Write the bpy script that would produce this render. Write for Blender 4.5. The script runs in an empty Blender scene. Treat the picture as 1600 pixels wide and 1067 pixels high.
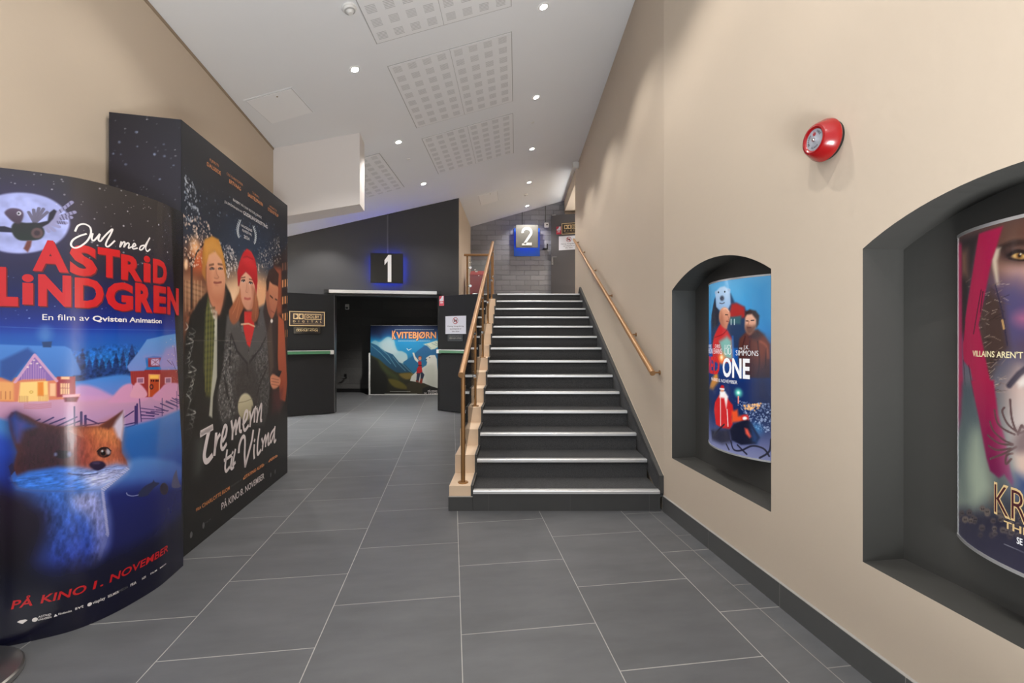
import bpy, bmesh, math, random
import numpy as np
from mathutils import Vector, Matrix

random.seed(7)
C = bpy.context.scene.collection
PI = math.pi

# ------------------------------------------------------------------ camera, world, exposure
cam_d = bpy.data.cameras.new('camera'); cam = bpy.data.objects.new('camera', cam_d); C.objects.link(cam)
cam.location = (0, 0, 1.286); cam.rotation_euler = (PI/2, 0, 0)
cam_d.sensor_width = 36.0; cam_d.lens = 36.0*720/1600
cam_d.shift_x = -7/1600; cam_d.shift_y = -4.5/1600
cam_d.clip_start = 0.02; cam_d.clip_end = 100
bpy.context.scene.camera = cam
vs = bpy.context.scene.view_settings
vs.view_transform = 'Standard'; vs.look = 'None'; vs.gamma = 1; vs.use_curve_mapping = False
vs.exposure = 0.24
world = bpy.data.worlds.new('world'); bpy.context.scene.world = world; world.use_nodes = True
world.node_tree.nodes['Background'].inputs[0].default_value = (0.93, 0.97, 1.0, 1)
world.node_tree.nodes['Background'].inputs[1].default_value = 0.8
SPOT_W = 49.0
SPOT_COL = (1.0, 0.96, 0.91)
def ceiling_fill(name, loc, rot, size, watts, col=(0.95, 0.98, 1.0), spread=180):
    # added fill with no fixture in the room: soft light thrown at the ceiling
    ld = bpy.data.lights.new(name, 'AREA'); ld.shape = 'RECTANGLE'; ld.size, ld.size_y = size; ld.energy = watts; ld.color = col; ld.spread = math.radians(spread)
    o = bpy.data.objects.new(name, ld); C.objects.link(o); o.location = loc; o.rotation_euler = rot
ceiling_fill('foyer_ceiling_fill', (0.8, -1.0, 0.25), (PI, 0, 0), (1.0, 1.8), 212)  # invented fill behind the camera, lifts the near ceiling; no such lamp
ceiling_fill('lobby_ceiling_fill', (-4.7, 5.7, 0.4), (PI, math.radians(-50), 0), (1.0, 1.0), 800, spread=110)  # unseen fill put into the side lobby to brighten the far ceiling
ceiling_fill('landing_ceiling_fill', (1.6, 9.4, 2.5), (PI, math.radians(40), 0), (.5, .8), 45, spread=140)  # fill added inside the recess to brighten the landing and the ceiling above

# ------------------------------------------------------------------ helpers
def lin(c):
    c = np.asarray(c, float)/255.0
    return np.where(c <= 0.04045, c/12.92, ((c+0.055)/1.055)**2.4)

def mat(name, col, rough=0.6, metal=0.0, noise=0.0, nscale=8.0, bump=0.0, bscale=60.0, emit=None, estr=0.0, spec=0.5, coat=0.0):
    m = bpy.data.materials.new(name); m.use_nodes = True
    nt = m.node_tree; N = nt.nodes; L = nt.links; b = N['Principled BSDF']
    c = tuple(float(x) for x in lin(col)) + (1,)
    b.inputs['Base Color'].default_value = c
    b.inputs['Roughness'].default_value = rough; b.inputs['Metallic'].default_value = metal
    b.inputs['Specular IOR Level'].default_value = spec
    if coat: b.inputs['Coat Weight'].default_value = coat; b.inputs['Coat Roughness'].default_value = 0.08
    if noise or bump:
        tc = N.new('ShaderNodeTexCoord')
    if noise:
        nz = N.new('ShaderNodeTexNoise'); nz.inputs['Scale'].default_value = nscale; nz.inputs['Detail'].default_value = 5
        mx = N.new('ShaderNodeMix'); mx.data_type = 'RGBA'
        L.new(tc.outputs['Object'], nz.inputs['Vector']); L.new(nz.outputs['Fac'], mx.inputs['Factor'])
        mx.inputs['A'].default_value = tuple(min(1, x*(1-noise)) for x in c[:3]) + (1,)
        mx.inputs['B'].default_value = tuple(min(1, x*(1+noise)) for x in c[:3]) + (1,)
        L.new(mx.outputs['Result'], b.inputs['Base Color'])
    if bump:
        nb = N.new('ShaderNodeTexNoise'); nb.inputs['Scale'].default_value = bscale; nb.inputs['Detail'].default_value = 4
        bp = N.new('ShaderNodeBump'); bp.inputs['Strength'].default_value = bump; bp.inputs['Distance'].default_value = 0.01
        L.new(tc.outputs['Object'], nb.inputs['Vector']); L.new(nb.outputs['Fac'], bp.inputs['Height'])
        L.new(bp.outputs['Normal'], b.inputs['Normal'])
    if emit is not None:
        b.inputs['Emission Color'].default_value = tuple(float(x) for x in lin(emit)) + (1,)
        b.inputs['Emission Strength'].default_value = estr
    return m

class MB:
    def __init__(s): s.v = []; s.f = []
    def add(s, vs, fs):
        o = len(s.v); s.v += [tuple(map(float, p)) for p in vs]; s.f += [tuple(i+o for i in f) for f in fs]; return s
    def box(s, x0, x1, y0, y1, z0, z1):
        return s.add([(x0,y0,z0),(x1,y0,z0),(x1,y1,z0),(x0,y1,z0),(x0,y0,z1),(x1,y0,z1),(x1,y1,z1),(x0,y1,z1)],
                     [(0,3,2,1),(4,5,6,7),(0,1,5,4),(1,2,6,5),(2,3,7,6),(3,0,4,7)])
    def prism(s, pts, a, b):             # pts: 3D ring, extruded from ring + a*d to ring + b*d ; a,b are vectors
        n = len(pts); A = [tuple(Vector(p)+Vector(a)) for p in pts]; B = [tuple(Vector(p)+Vector(b)) for p in pts]
        return s.add(A+B, [tuple(range(n-1,-1,-1)), tuple(range(n,2*n))] + [(i,(i+1)%n,n+(i+1)%n,n+i) for i in range(n)])
    def quad(s, a, b, c, d): return s.add([a,b,c,d], [(0,1,2,3)])
    def tube(s, path, r, n=14, caps=True, radii=None):
        P = [Vector(p) for p in path]; rings = []; up = None
        for i, p in enumerate(P):
            t = (P[min(i+1,len(P)-1)]-P[max(i-1,0)]).normalized()
            if up is None: up = t.orthogonal().normalized()
            up = (up - t*up.dot(t)).normalized(); w = t.cross(up)
            rr = radii[i] if radii else r
            rings.append([p+(up*math.cos(2*PI*k/n)+w*math.sin(2*PI*k/n))*rr for k in range(n)])
        vs = [q for ring in rings for q in ring]
        fs = [(i*n+k, i*n+(k+1)%n, (i+1)*n+(k+1)%n, (i+1)*n+k) for i in range(len(P)-1) for k in range(n)]
        if caps: fs += [tuple(range(n-1,-1,-1)), tuple(range((len(P)-1)*n, len(P)*n))]
        return s.add(vs, fs)
    def lathe(s, prof, n=40, M=None):    # prof: (r,z); closed by the axis where r = 0
        M = M or Matrix.Identity(4); vs = []; idx = []
        for r, z in prof:
            if r < 1e-6: idx.append([len(vs)]); vs.append(tuple(M @ Vector((0,0,z))))
            else:
                idx.append(list(range(len(vs), len(vs)+n)))
                vs += [tuple(M @ Vector((r*math.cos(2*PI*k/n), r*math.sin(2*PI*k/n), z))) for k in range(n)]
        fs = []
        for a, b in zip(idx, idx[1:]):
            for k in range(n):
                k2 = (k+1) % n
                if len(a) == 1 and len(b) == 1: continue
                if len(a) == 1: fs.append((a[0], b[k2], b[k]))
                elif len(b) == 1: fs.append((a[k], a[k2], b[0]))
                else: fs.append((a[k], a[k2], b[k2], b[k]))
        return s.add(vs, fs)
    def build(s, name, m, parent=None, smooth=False, bevel=0.0, kind=None):
        me = bpy.data.meshes.new(name); me.from_pydata(s.v, [], s.f); me.update()
        bm = bmesh.new(); bm.from_mesh(me)
        bmesh.ops.recalc_face_normals(bm, faces=bm.faces)
        if bevel:
            es = [e for e in bm.edges if len(e.link_faces) == 2 and e.calc_face_angle(0) > 0.5]
            bmesh.ops.bevel(bm, geom=es, offset=bevel, segments=2, affect='EDGES', clamp_overlap=True)
        if smooth:
            for f in bm.faces: f.smooth = True
            for e in bm.edges:
                if len(e.link_faces) == 2 and e.calc_face_angle(0) > 0.6: e.smooth = False
        bm.to_mesh(me); bm.free()
        o = bpy.data.objects.new(name, me); C.objects.link(o)
        if m: me.materials.append(m)
        if parent: o.parent = parent
        if kind: o['kind'] = kind
        return o

def tag(o, label, cat, group=None):
    o['label'] = label; o['category'] = cat
    if group: o['group'] = group
    return o
def thing(name, label, cat, loc=(0,0,0), rot=(0,0,0), group=None):
    o = bpy.data.objects.new(name, None); o.empty_display_size = .1; C.objects.link(o)
    o.location = loc; o.rotation_euler = rot
    return tag(o, label, cat, group)
def struct(name, mb, m, label=None, bevel=0.0):
    o = mb.build(name, m, None, bevel=bevel); o['kind'] = 'structure'
    if label: o['label'] = label
    return o
def copy_tree(o, parent=None):
    c = o.copy(); C.objects.link(c); c.parent = parent
    for ch in list(o.children): copy_tree(ch, c)
    return c

# ---- lettering: flat text meshes laid on a surface through fn(x, y) -> point
_glyph = {}
def glyphs(txt, bold, sub):
    k = (txt, bold, sub)
    if k in _glyph: return _glyph[k]
    cu = bpy.data.curves.new('t', 'FONT'); cu.body = txt; cu.size = 1.0; cu.offset = bold; cu.resolution_u = 3
    ob = bpy.data.objects.new('t', cu); C.objects.link(ob)
    dg = bpy.context.evaluated_depsgraph_get(); dg.update()
    me = bpy.data.meshes.new_from_object(ob.evaluated_get(dg))
    bm = bmesh.new(); bm.from_mesh(me); bpy.data.meshes.remove(me)
    bpy.data.objects.remove(ob); bpy.data.curves.remove(cu)
    if sub and bm.verts:
        x0 = min(v.co.x for v in bm.verts); x1 = max(v.co.x for v in bm.verts); x = x0+sub
        while x < x1:
            bmesh.ops.bisect_plane(bm, geom=bm.verts[:]+bm.edges[:]+bm.faces[:], plane_co=(x,0,0), plane_no=(1,0,0)); x += sub
    bm.verts.index_update()
    r = ([(v.co.x, v.co.y) for v in bm.verts], [tuple(v.index for v in f.verts) for f in bm.faces]); bm.free()
    _glyph[k] = r; return r
_cap = None
def text(mb, txt, x0, x1, y, h, fn, bold=0.0, shear=0.0, sub=0.0, align='fit', xs=1.0):
    """cap height h, baseline y; 'fit' stretches to x0..x1, otherwise left / centre / right at x0"""
    global _cap
    if _cap is None:
        g = glyphs('H', 0.0, 0); _cap = max(p[1] for p in g[0])
    v, f = glyphs(txt, bold, sub)
    if not v: return
    k = h/_cap; a = min(p[0] for p in v); b = max(p[0] for p in v)
    if align == 'fit': kx = (x1-x0)/max(b-a, 1e-6); off = x0
    else:
        kx = k*xs; wd = (b-a)*kx; off = x0 if align == 'left' else (x0-wd/2 if align == 'center' else x0-wd)
    mb.add([fn((p[0]-a)*kx+off+shear*p[1]*k, y+p[1]*k) for p in v], f)
def ribbon(mb, pts, w, fn, taper=False, n=5):
    """a pen stroke of width w through 2D points (smoothed), laid on fn"""
    P = [np.array(p, float) for p in pts]; m = len(P); q = []
    for i in range(m-1):
        p0 = P[max(i-1,0)]; p1 = P[i]; p2 = P[i+1]; p3 = P[min(i+2,m-1)]
        for j in range(n):
            t = j/n; q.append(.5*((2*p1)+(p2-p0)*t+(2*p0-5*p1+4*p2-p3)*t*t+(3*p1-p0-3*p2+p3)*t**3))
    q.append(P[-1]); L = []; R = []
    for i, p in enumerate(q):
        d = q[min(i+1,len(q)-1)]-q[max(i-1,0)]; d = d/(np.linalg.norm(d)+1e-9); nn = np.array((-d[1], d[0]))
        ww = w/2*(1-.55*i/len(q)) if taper else w/2
        e = d*ww*.6*(-1 if i == 0 else 1 if i == len(q)-1 else 0)
        L.append(p+nn*ww+e); R.append(p-nn*ww+e)
    k = len(q); mb.add([fn(*p) for p in L]+[fn(*p) for p in R], [(k+i, k+i+1, i+1, i) for i in range(k-1)])

# ---- printed pictures: a small painter working in metres on the sheet
class Sheet:
    def __init__(s, W, Hh, res):
        s.W, s.H, s.res = W, Hh, res; s.nx = int(W*res)+1; s.ny = int(Hh*res)+1
        s.X, s.Y = np.meshgrid(np.linspace(0, W, s.nx), np.linspace(0, Hh, s.ny)); s.a = np.zeros((s.ny, s.nx, 3))
    def box(s, x0, x1, y0, y1):
        i0 = max(0, int(x0/s.W*(s.nx-1))); i1 = min(s.nx, int(x1/s.W*(s.nx-1))+2); j0 = max(0, int(y0/s.H*(s.ny-1))); j1 = min(s.ny, int(y1/s.H*(s.ny-1))+2)
        return (slice(j0, max(j0, j1)), slice(i0, max(i0, i1)))
    def smooth(s, P):
        P = np.array(P, float); m = len(P); o = []
        for i in range(m):
            p0, p1, p2, p3 = P[(i-1)%m], P[i], P[(i+1)%m], P[(i+2)%m]
            for k in range(4):
                t = k/4; o.append(.5*((2*p1)+(p2-p0)*t+(2*p0-5*p1+4*p2-p3)*t*t+(3*p1-p0-3*p2+p3)*t**3))
        return np.array(o)
    def sd(s, b, P):
        x, y = s.X[b], s.Y[b]; d = np.full(x.shape, 1e9); ins = np.zeros(x.shape, bool)
        for (ax, ay), (bx, by) in zip(P, np.roll(P, -1, 0)):
            ex, ey = bx-ax, by-ay; t = np.clip(((x-ax)*ex+(y-ay)*ey)/(ex*ex+ey*ey+1e-12), 0, 1)
            d = np.minimum(d, (x-ax-t*ex)**2+(y-ay-t*ey)**2)
            c = ((ay > y) != (by > y)); ins ^= c & (x < ex*(y-ay)/(ey if abs(ey) > 1e-12 else 1e-12)+ax)
        return np.where(ins, np.sqrt(d), -np.sqrt(d))
    def over(s, b, al, col):
        if al.size: s.a[b] = s.a[b]*(1-al[..., None])+np.asarray(col, float)*al[..., None]
    def noise(s, b, sx, sy, seed):
        r = np.random.RandomState(seed); x, y = s.X[b], s.Y[b]; o = np.zeros(x.shape); amp = 1.0
        for k in range(3):
            g = r.rand(64, 64); fx, fy = x/sx*2**k, y/sy*2**k; ix, iy = np.floor(fx).astype(int), np.floor(fy).astype(int); tx, ty = fx-ix, fy-iy
            tx = tx*tx*(3-2*tx); ty = ty*ty*(3-2*ty); G = lambda i, j: g[j % 64, i % 64]
            o += amp*((G(ix,iy)*(1-tx)+G(ix+1,iy)*tx)*(1-ty)+(G(ix,iy+1)*(1-tx)+G(ix+1,iy+1)*tx)*ty-.5); amp *= .6
        return o
    def run(s, cmds):
        for c in cmds:
            k = c[0]
            if k == 'V':
                for ch in range(3): s.a[..., ch] = np.interp(s.Y, [q[0] for q in c[1]], [q[1][ch] for q in c[1]])
            elif k == 'P':
                _, pts, col, fe, al, c2, sm = c; fe = max(fe, .7/s.res); P = s.smooth(pts) if sm else np.array(pts, float)
                b = s.box(P[:,0].min()-fe, P[:,0].max()+fe, P[:,1].min()-fe, P[:,1].max()+fe)
                if s.X[b].size == 0: continue
                A = np.clip(s.sd(b, P)/fe*.5+.5, 0, 1); A = A*A*(3-2*A)*al
                if c2:
                    t = np.clip((P[:,1].max()-s.Y[b])/(np.ptp(P[:,1])+1e-9), 0, 1)[..., None]; col = np.array(col)*(1-t)+np.array(c2)*t
                s.over(b, A, col)
            elif k == 'L':
                _, pts, col, w, al, fe, sm = c; fe = max(fe, .7/s.res); P = np.array(pts, float)
                if sm:
                    Q = []
                    for i in range(len(P)-1):
                        p0, p1, p2, p3 = P[max(i-1,0)], P[i], P[i+1], P[min(i+2,len(P)-1)]
                        for j in range(5):
                            t = j/5; Q.append(.5*((2*p1)+(p2-p0)*t+(2*p0-5*p1+4*p2-p3)*t*t+(3*p1-p0-3*p2+p3)*t**3))
                    P = np.array(Q+[P[-1]])
                m = w/2+fe; b = s.box(P[:,0].min()-m, P[:,0].max()+m, P[:,1].min()-m, P[:,1].max()+m)
                x, y = s.X[b], s.Y[b]
                if x.size == 0: continue
                d = np.full(x.shape, 1e9)
                for (ax, ay), (bx, by) in zip(P[:-1], P[1:]):
                    ex, ey = bx-ax, by-ay; t = np.clip(((x-ax)*ex+(y-ay)*ey)/(ex*ex+ey*ey+1e-12), 0, 1)
                    d = np.minimum(d, np.hypot(x-ax-t*ex, y-ay-t*ey))
                s.over(b, np.clip((w/2-d)/fe+.5, 0, 1)*al, col)
            elif k == 'D':
                _, pts, n, r0, r1, col, seed, al = c; P = np.array(pts, float); R = random.Random(seed); g = 0
                from mathutils.geometry import intersect_point_tri_2d
                while n > 0 and g < 20000:
                    g += 1; x = R.uniform(P[:,0].min(), P[:,0].max()); y = R.uniform(P[:,1].min(), P[:,1].max()); ins = False
                    for (ax, ay), (bx, by) in zip(P, np.roll(P, -1, 0)):
                        if (ay > y) != (by > y) and x < (bx-ax)*(y-ay)/(by-ay)+ax: ins = not ins
                    if not ins: continue
                    n -= 1; r = r0+(r1-r0)*R.random()**2; f = .8/s.res; b = s.box(x-r-f, x+r+f, y-r-f, y+r+f)
                    if s.X[b].size == 0: continue
                    s.over(b, np.clip((r-np.hypot(s.X[b]-x, s.Y[b]-y))/f+.5, 0, 1)*al*R.uniform(.45, 1), col)
            elif k == 'N':
                _, pts, amp, sx, sy, seed, fe = c; P = s.smooth(pts); b = s.box(P[:,0].min(), P[:,0].max(), P[:,1].min(), P[:,1].max())
                if s.X[b].size == 0: continue
                A = np.clip(s.sd(b, P)/fe, 0, 1); s.a[b] = s.a[b]*(1+amp*2*A*s.noise(b, sx, sy, seed))[..., None]
            elif k == 'G':
                _, (x, y), r, col, al = c; b = s.box(x-r, x+r, y-r, y+r)
                if s.X[b].size == 0: continue
                A = np.clip(1-np.hypot(s.X[b]-x, s.Y[b]-y)/r, 0, 1); s.over(b, A*A*(3-2*A)*al, col)
        return s
    def build(s, name, m, fn, parent, lift=0.001, back=0.0):
        pts = np.array([[fn(x, 0, lift) for x in s.X[0]]], float)[0]      # along the sheet at its foot; sheets hang upright
        co = np.zeros((s.ny, s.nx, 3)); co[:] = pts[None]; co[..., 2] += s.Y
        j, i = np.meshgrid(np.arange(s.ny-1), np.arange(s.nx-1), indexing='ij'); q = (j*s.nx+i).ravel()
        F = np.stack([q, q+1, q+s.nx+1, q+s.nx], 1).astype(np.int32)
        me = bpy.data.meshes.new(name); me.vertices.add(s.nx*s.ny); me.vertices.foreach_set('co', co.ravel().astype(np.float32))
        me.loops.add(F.size); me.loops.foreach_set('vertex_index', F.ravel()); me.polygons.add(len(F))
        me.polygons.foreach_set('loop_start', np.arange(0, F.size, 4, dtype=np.int32))
        me.polygons.foreach_set('use_smooth', np.ones(len(F), bool)); me.update(calc_edges=True)
        at = me.color_attributes.new('print', 'FLOAT_COLOR', 'POINT'); rgba = np.ones((s.ny*s.nx, 4), np.float32)
        rgba[:, :3] = lin(np.clip(s.a, 0, 255)).reshape(-1, 3); at.data.foreach_set('color', rgba.ravel())
        me.materials.append(m); o = bpy.data.objects.new(name, me); C.objects.link(o); o.parent = parent
        return o
def print_mat(name, rough=0.35, glow=0.0, coat=0.0, base=1.0):
    m = bpy.data.materials.new(name); m.use_nodes = True; nt = m.node_tree; b = nt.nodes['Principled BSDF']
    a = nt.nodes.new('ShaderNodeAttribute'); a.attribute_name = 'print'
    nt.links.new(a.outputs['Color'], b.inputs['Base Color']); b.inputs['Roughness'].default_value = rough
    if base != 1.0:
        mx = nt.nodes.new('ShaderNodeMix'); mx.data_type = 'RGBA'; mx.blend_type = 'MULTIPLY'; mx.inputs['Factor'].default_value = 1
        mx.inputs['B'].default_value = (base, base, base, 1); nt.links.new(a.outputs['Color'], mx.inputs['A']); nt.links.new(mx.outputs['Result'], b.inputs['Base Color'])
    if coat: b.inputs['Coat Weight'].default_value = coat; b.inputs['Coat Roughness'].default_value = 0.06
    if glow:
        nt.links.new(a.outputs['Color'], b.inputs['Emission Color']); b.inputs['Emission Strength'].default_value = glow
    return m

# ------------------------------------------------------------------ materials
M_WALL = mat('beige_plaster', (195,179,160), .85, noise=.035, nscale=1.3, bump=.12, bscale=14)
M_CEIL = mat('ceiling_white', (234,235,237), .9, noise=.015, nscale=2)
M_GREY = mat('grey_wall_paint', (56,56,57), .8, noise=.05, nscale=2.0, bump=.05, bscale=40)
M_NICHE = mat('niche_grey_paint', (68,67,64), .55, noise=.06, nscale=4, bump=.1, bscale=20)
M_DOOR = mat('door_black_laminate', (30,30,31), .75, spec=.2, noise=.06, nscale=5)
M_DARK = mat('dark_interior_paint', (62,61,60), .8)
M_CARPET = mat('charcoal_carpet', (78,78,79), 1.0, spec=.1, noise=.75, nscale=140, bump=.6, bscale=420)
M_TILED = mat('dark_stone_tile', (62,62,62), .5, noise=.12, nscale=6)
M_ALU = mat('brushed_aluminium', (222,222,222), .38, .7)
M_OAK = mat('bronze_lacquered_rail', (172,130,88), .34, .45, noise=.08, nscale=30)
M_POST = mat('bronze_post', (150,110,68), .36, .55, noise=.06, nscale=20)
M_STEEL = mat('brushed_steel', (190,188,184), .3, 1.0, noise=.04, nscale=12)
M_CHROME = mat('chrome', (220,220,220), .12, 1.0)
M_BLACK = mat('black_plastic', (22,22,23), .4)
M_BLKGL = mat('gloss_black', (16,16,17), .12, coat=.5)
M_RED = mat('red_enamel', (150,8,12), .25, coat=.3)
M_REDBOX = mat('red_box_paint', (176,10,20), .5)
M_WHITE = mat('white_plastic', (226,225,222), .5)
M_WHITEP = mat('white_painted_board', (222,216,213), .8)
M_PAPER = mat('white_print', (205,207,216), .6)
M_INK = mat('black_ink', (34,32,36), .6)
M_REDINK = mat('red_ink', (150,40,48), .6)
M_GOLD = mat('pale_gold', (214,188,142), .35, .35)
M_GREENBAR = mat('green_bar', (58,112,76), .4)
M_TRED = mat('poster_red', (188,16,24), .3, coat=.3)
M_TWHITE = mat('poster_white', (222,216,214), .4)
M_TORANGE = mat('poster_orange', (218,140,86), .5)
M_TGREY = mat('poster_grey', (92,92,94), .5)
M_PINKW = mat('poster_title_white', (214,204,204), .45)

def glass_mat():
    m = bpy.data.materials.new('clear_glass'); m.use_nodes = True; nt = m.node_tree; N = nt.nodes; N.clear()
    o = N.new('ShaderNodeOutputMaterial'); mx = N.new('ShaderNodeMixShader'); t = N.new('ShaderNodeBsdfTransparent'); g = N.new('ShaderNodeBsdfGlossy'); f = N.new('ShaderNodeFresnel')
    t.inputs[0].default_value = (.93,.95,.94,1); g.inputs['Roughness'].default_value = 0.0; f.inputs[0].default_value = 1.45
    for a, b in ((f.outputs[0], mx.inputs[0]), (t.outputs[0], mx.inputs[1]), (g.outputs[0], mx.inputs[2]), (mx.outputs[0], o.inputs[0])): nt.links.new(a, b)
    return m
M_GLASS = glass_mat()

def tile_mat():
    """600 mm stone tiles in half bond, laid along the room's axis (turned 8 degrees)"""
    m = bpy.data.materials.new('stone_floor_tiles'); m.use_nodes = True; nt = m.node_tree; N = nt.nodes; L = nt.links; b = N['Principled BSDF']
    g = N.new('ShaderNodeNewGeometry'); mp = N.new('ShaderNodeMapping'); mp.vector_type = 'POINT'
    L.new(g.outputs['Position'], mp.inputs['Vector'])
    # brick x axis = along the room (t), brick y axis = across (c)
    th = math.atan2(.9903, -.1386)
    mp.inputs['Rotation'].default_value = (0, 0, -th)
    off = N.new('ShaderNodeVectorMath'); off.operation = 'ADD'; off.inputs[1].default_value = (TILE_TX, TILE_CY, 0); L.new(mp.outputs[0], off.inputs[0])
    br = N.new('ShaderNodeTexBrick'); br.offset = .5; br.offset_frequency = 2; br.squash = 1
    br.inputs['Scale'].default_value = 1; br.inputs['Brick Width'].default_value = .61; br.inputs['Row Height'].default_value = .604
    br.inputs['Mortar Size'].default_value = .0022; br.inputs['Mortar Smooth'].default_value = .2; br.inputs['Bias'].default_value = 0
    c0 = lin((87,88,90)); c1 = lin((94,95,97)); mo = lin((160,158,154))
    br.inputs['Color1'].default_value = (*c0,1); br.inputs['Color2'].default_value = (*c1,1); br.inputs['Mortar'].default_value = (*mo,1)
    L.new(off.outputs[0], br.inputs['Vector'])
    n = N.new('ShaderNodeTexNoise'); n.inputs['Scale'].default_value = 2.2; n.inputs['Detail'].default_value = 6; n.inputs['Roughness'].default_value = .6
    st = N.new('ShaderNodeMapping'); st.inputs['Scale'].default_value = (3.4, 1, 1); L.new(off.outputs[0], st.inputs['Vector']); L.new(st.outputs[0], n.inputs['Vector'])
    rg = N.new('ShaderNodeMapRange'); rg.inputs[1].default_value = .3; rg.inputs[2].default_value = .7; rg.inputs[3].default_value = .86; rg.inputs[4].default_value = 1.14; L.new(n.outputs['Fac'], rg.inputs[0])
    mx = N.new('ShaderNodeVectorMath'); mx.operation = 'SCALE'; L.new(br.outputs['Color'], mx.inputs[0]); L.new(rg.outputs[0], mx.inputs['Scale'])
    L.new(mx.outputs[0], b.inputs['Base Color'])
    b.inputs['Roughness'].default_value = .42; b.inputs['Specular IOR Level'].default_value = .4
    bp = N.new('ShaderNodeBump'); bp.inputs['Strength'].default_value = .35; bp.inputs['Distance'].default_value = .002; bp.invert = True
    L.new(br.outputs['Fac'], bp.inputs['Height']); L.new(bp.outputs[0], b.inputs['Normal'])
    return m
TILE_TX, TILE_CY = 0.0, 0.0
TILE_TX = -(2.015 % .61) + .61*20; TILE_CY = .604*20 + .0396
M_TILE = tile_mat()

def brick_mat(name, col, bw, bh, dark=.75, bump=.9):
    m = bpy.data.materials.new(name); m.use_nodes = True; nt = m.node_tree; N = nt.nodes; L = nt.links; b = N['Principled BSDF']
    g = N.new('ShaderNodeNewGeometry'); sx = N.new('ShaderNodeSeparateXYZ'); cx = N.new('ShaderNodeCombineXYZ')
    L.new(g.outputs['Position'], sx.inputs[0]); L.new(sx.outputs['X'], cx.inputs['X']); L.new(sx.outputs['Z'], cx.inputs['Y'])
    nw = N.new('ShaderNodeTexNoise'); nw.inputs['Scale'].default_value = 7; L.new(cx.outputs[0], nw.inputs['Vector'])
    wob = N.new('ShaderNodeVectorMath'); wob.operation = 'MULTIPLY_ADD'; wob.inputs[1].default_value = (.02,.02,0); L.new(nw.outputs['Color'], wob.inputs[0]); L.new(cx.outputs[0], wob.inputs[2])
    br = N.new('ShaderNodeTexBrick'); br.offset = .42; br.inputs['Scale'].default_value = 1; br.inputs['Brick Width'].default_value = bw; br.inputs['Row Height'].default_value = bh
    br.inputs['Mortar Size'].default_value = .006; br.inputs['Mortar Smooth'].default_value = .4
    c = lin(col); br.inputs['Color1'].default_value = (*(c*1.12),1); br.inputs['Color2'].default_value = (*(c*.86),1); br.inputs['Mortar'].default_value = (*(c*dark),1)
    L.new(wob.outputs[0], br.inputs['Vector']); L.new(br.outputs['Color'], b.inputs['Base Color'])
    n2 = N.new('ShaderNodeTexNoise'); n2.inputs['Scale'].default_value = 16; n2.inputs['Detail'].default_value = 5; L.new(cx.outputs[0], n2.inputs['Vector'])
    sub = N.new('ShaderNodeMath'); sub.operation = 'SUBTRACT'; mu = N.new('ShaderNodeMath'); mu.operation = 'MULTIPLY'; mu.inputs[1].default_value = .5
    L.new(n2.outputs['Fac'], mu.inputs[0]); L.new(mu.outputs[0], sub.inputs[0]); L.new(br.outputs['Fac'], sub.inputs[1])
    bp = N.new('ShaderNodeBump'); bp.inputs['Strength'].default_value = bump; bp.inputs['Distance'].default_value = .02; L.new(sub.outputs[0], bp.inputs['Height']); L.new(bp.outputs[0], b.inputs['Normal'])
    b.inputs['Roughness'].default_value = .55
    return m
M_BRICK = brick_mat('painted_clinker_brick', (134,134,140), .33, .114)
M_BLOCK = brick_mat('dark_block_wall', (84,83,82), .5, .2, .8, .5)

def slot_mat():
    """white acoustic board with squares of routed slots, drawn in the board's own metres"""
    m = bpy.data.materials.new('slotted_acoustic_board'); m.use_nodes = True; nt = m.node_tree; N = nt.nodes; L = nt.links; b = N['Principled BSDF']
    tc = N.new('ShaderNodeTexCoord'); s = N.new('ShaderNodeSeparateXYZ'); L.new(tc.outputs['Object'], s.inputs[0])
    def mth(op, a, v=None, v2=None):
        n = N.new('ShaderNodeMath'); n.operation = op; L.new(a, n.inputs[0])
        if v is not None:
            if isinstance(v, (int, float)): n.inputs[1].default_value = v
            else: L.new(v, n.inputs[1])
        return n.outputs[0]
    def window(src, period, lo, hi):
        fr = mth('FRACT', mth('MULTIPLY', src, 1/period)); return mth('MULTIPLY', mth('GREATER_THAN', fr, lo), mth('LESS_THAN', fr, hi))
    wx = window(s.outputs['X'], .1425, .22, .78); wy = window(s.outputs['Y'], .1525, .2, .8); wl = window(s.outputs['Y'], .01525, .0, .5)
    f = mth('MULTIPLY', mth('MULTIPLY', wx, wy), wl)
    mx = N.new('ShaderNodeMix'); mx.data_type = 'RGBA'; L.new(f, mx.inputs['Factor'])
    mx.inputs['A'].default_value = (*lin((236,236,237)),1); mx.inputs['B'].default_value = (*lin((200,200,200)),1)
    L.new(mx.outputs['Result'], b.inputs['Base Color']); b.inputs['Roughness'].default_value = .9
    bp = N.new('ShaderNodeBump'); bp.invert = True; bp.inputs['Strength'].default_value = .5; bp.inputs['Distance'].default_value = .01; L.new(f, bp.inputs['Height']); L.new(bp.outputs[0], b.inputs['Normal'])
    return m
M_SLOT = slot_mat()

# ------------------------------------------------------------------ the room's lines
CS = .28                                              # the ceiling climbs to the right
cz = lambda x: 4.117 + CS*x
W0 = Vector((1.10, 3.44, 0)); WA = Vector((.1386, -.9903, 0)); WP = Vector((.9903, .1386, 0))   # right wall: bend, along (to the camera), into the wall
def RW(w, p, z): q = W0 + WA*w + WP*p; return (q.x, q.y, z)
lx = lambda y: -1.955 - .14*y                         # left wall face
E1 = Vector((.9868, .1620, 0)); G0 = Vector((-1.378, 8.27, 0))   # grey wall: direction and the right jamb
def GW(s, p, z): q = G0 + E1*s + Vector((-.1620, .9868, 0))*p; return (q.x, q.y, z)

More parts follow.
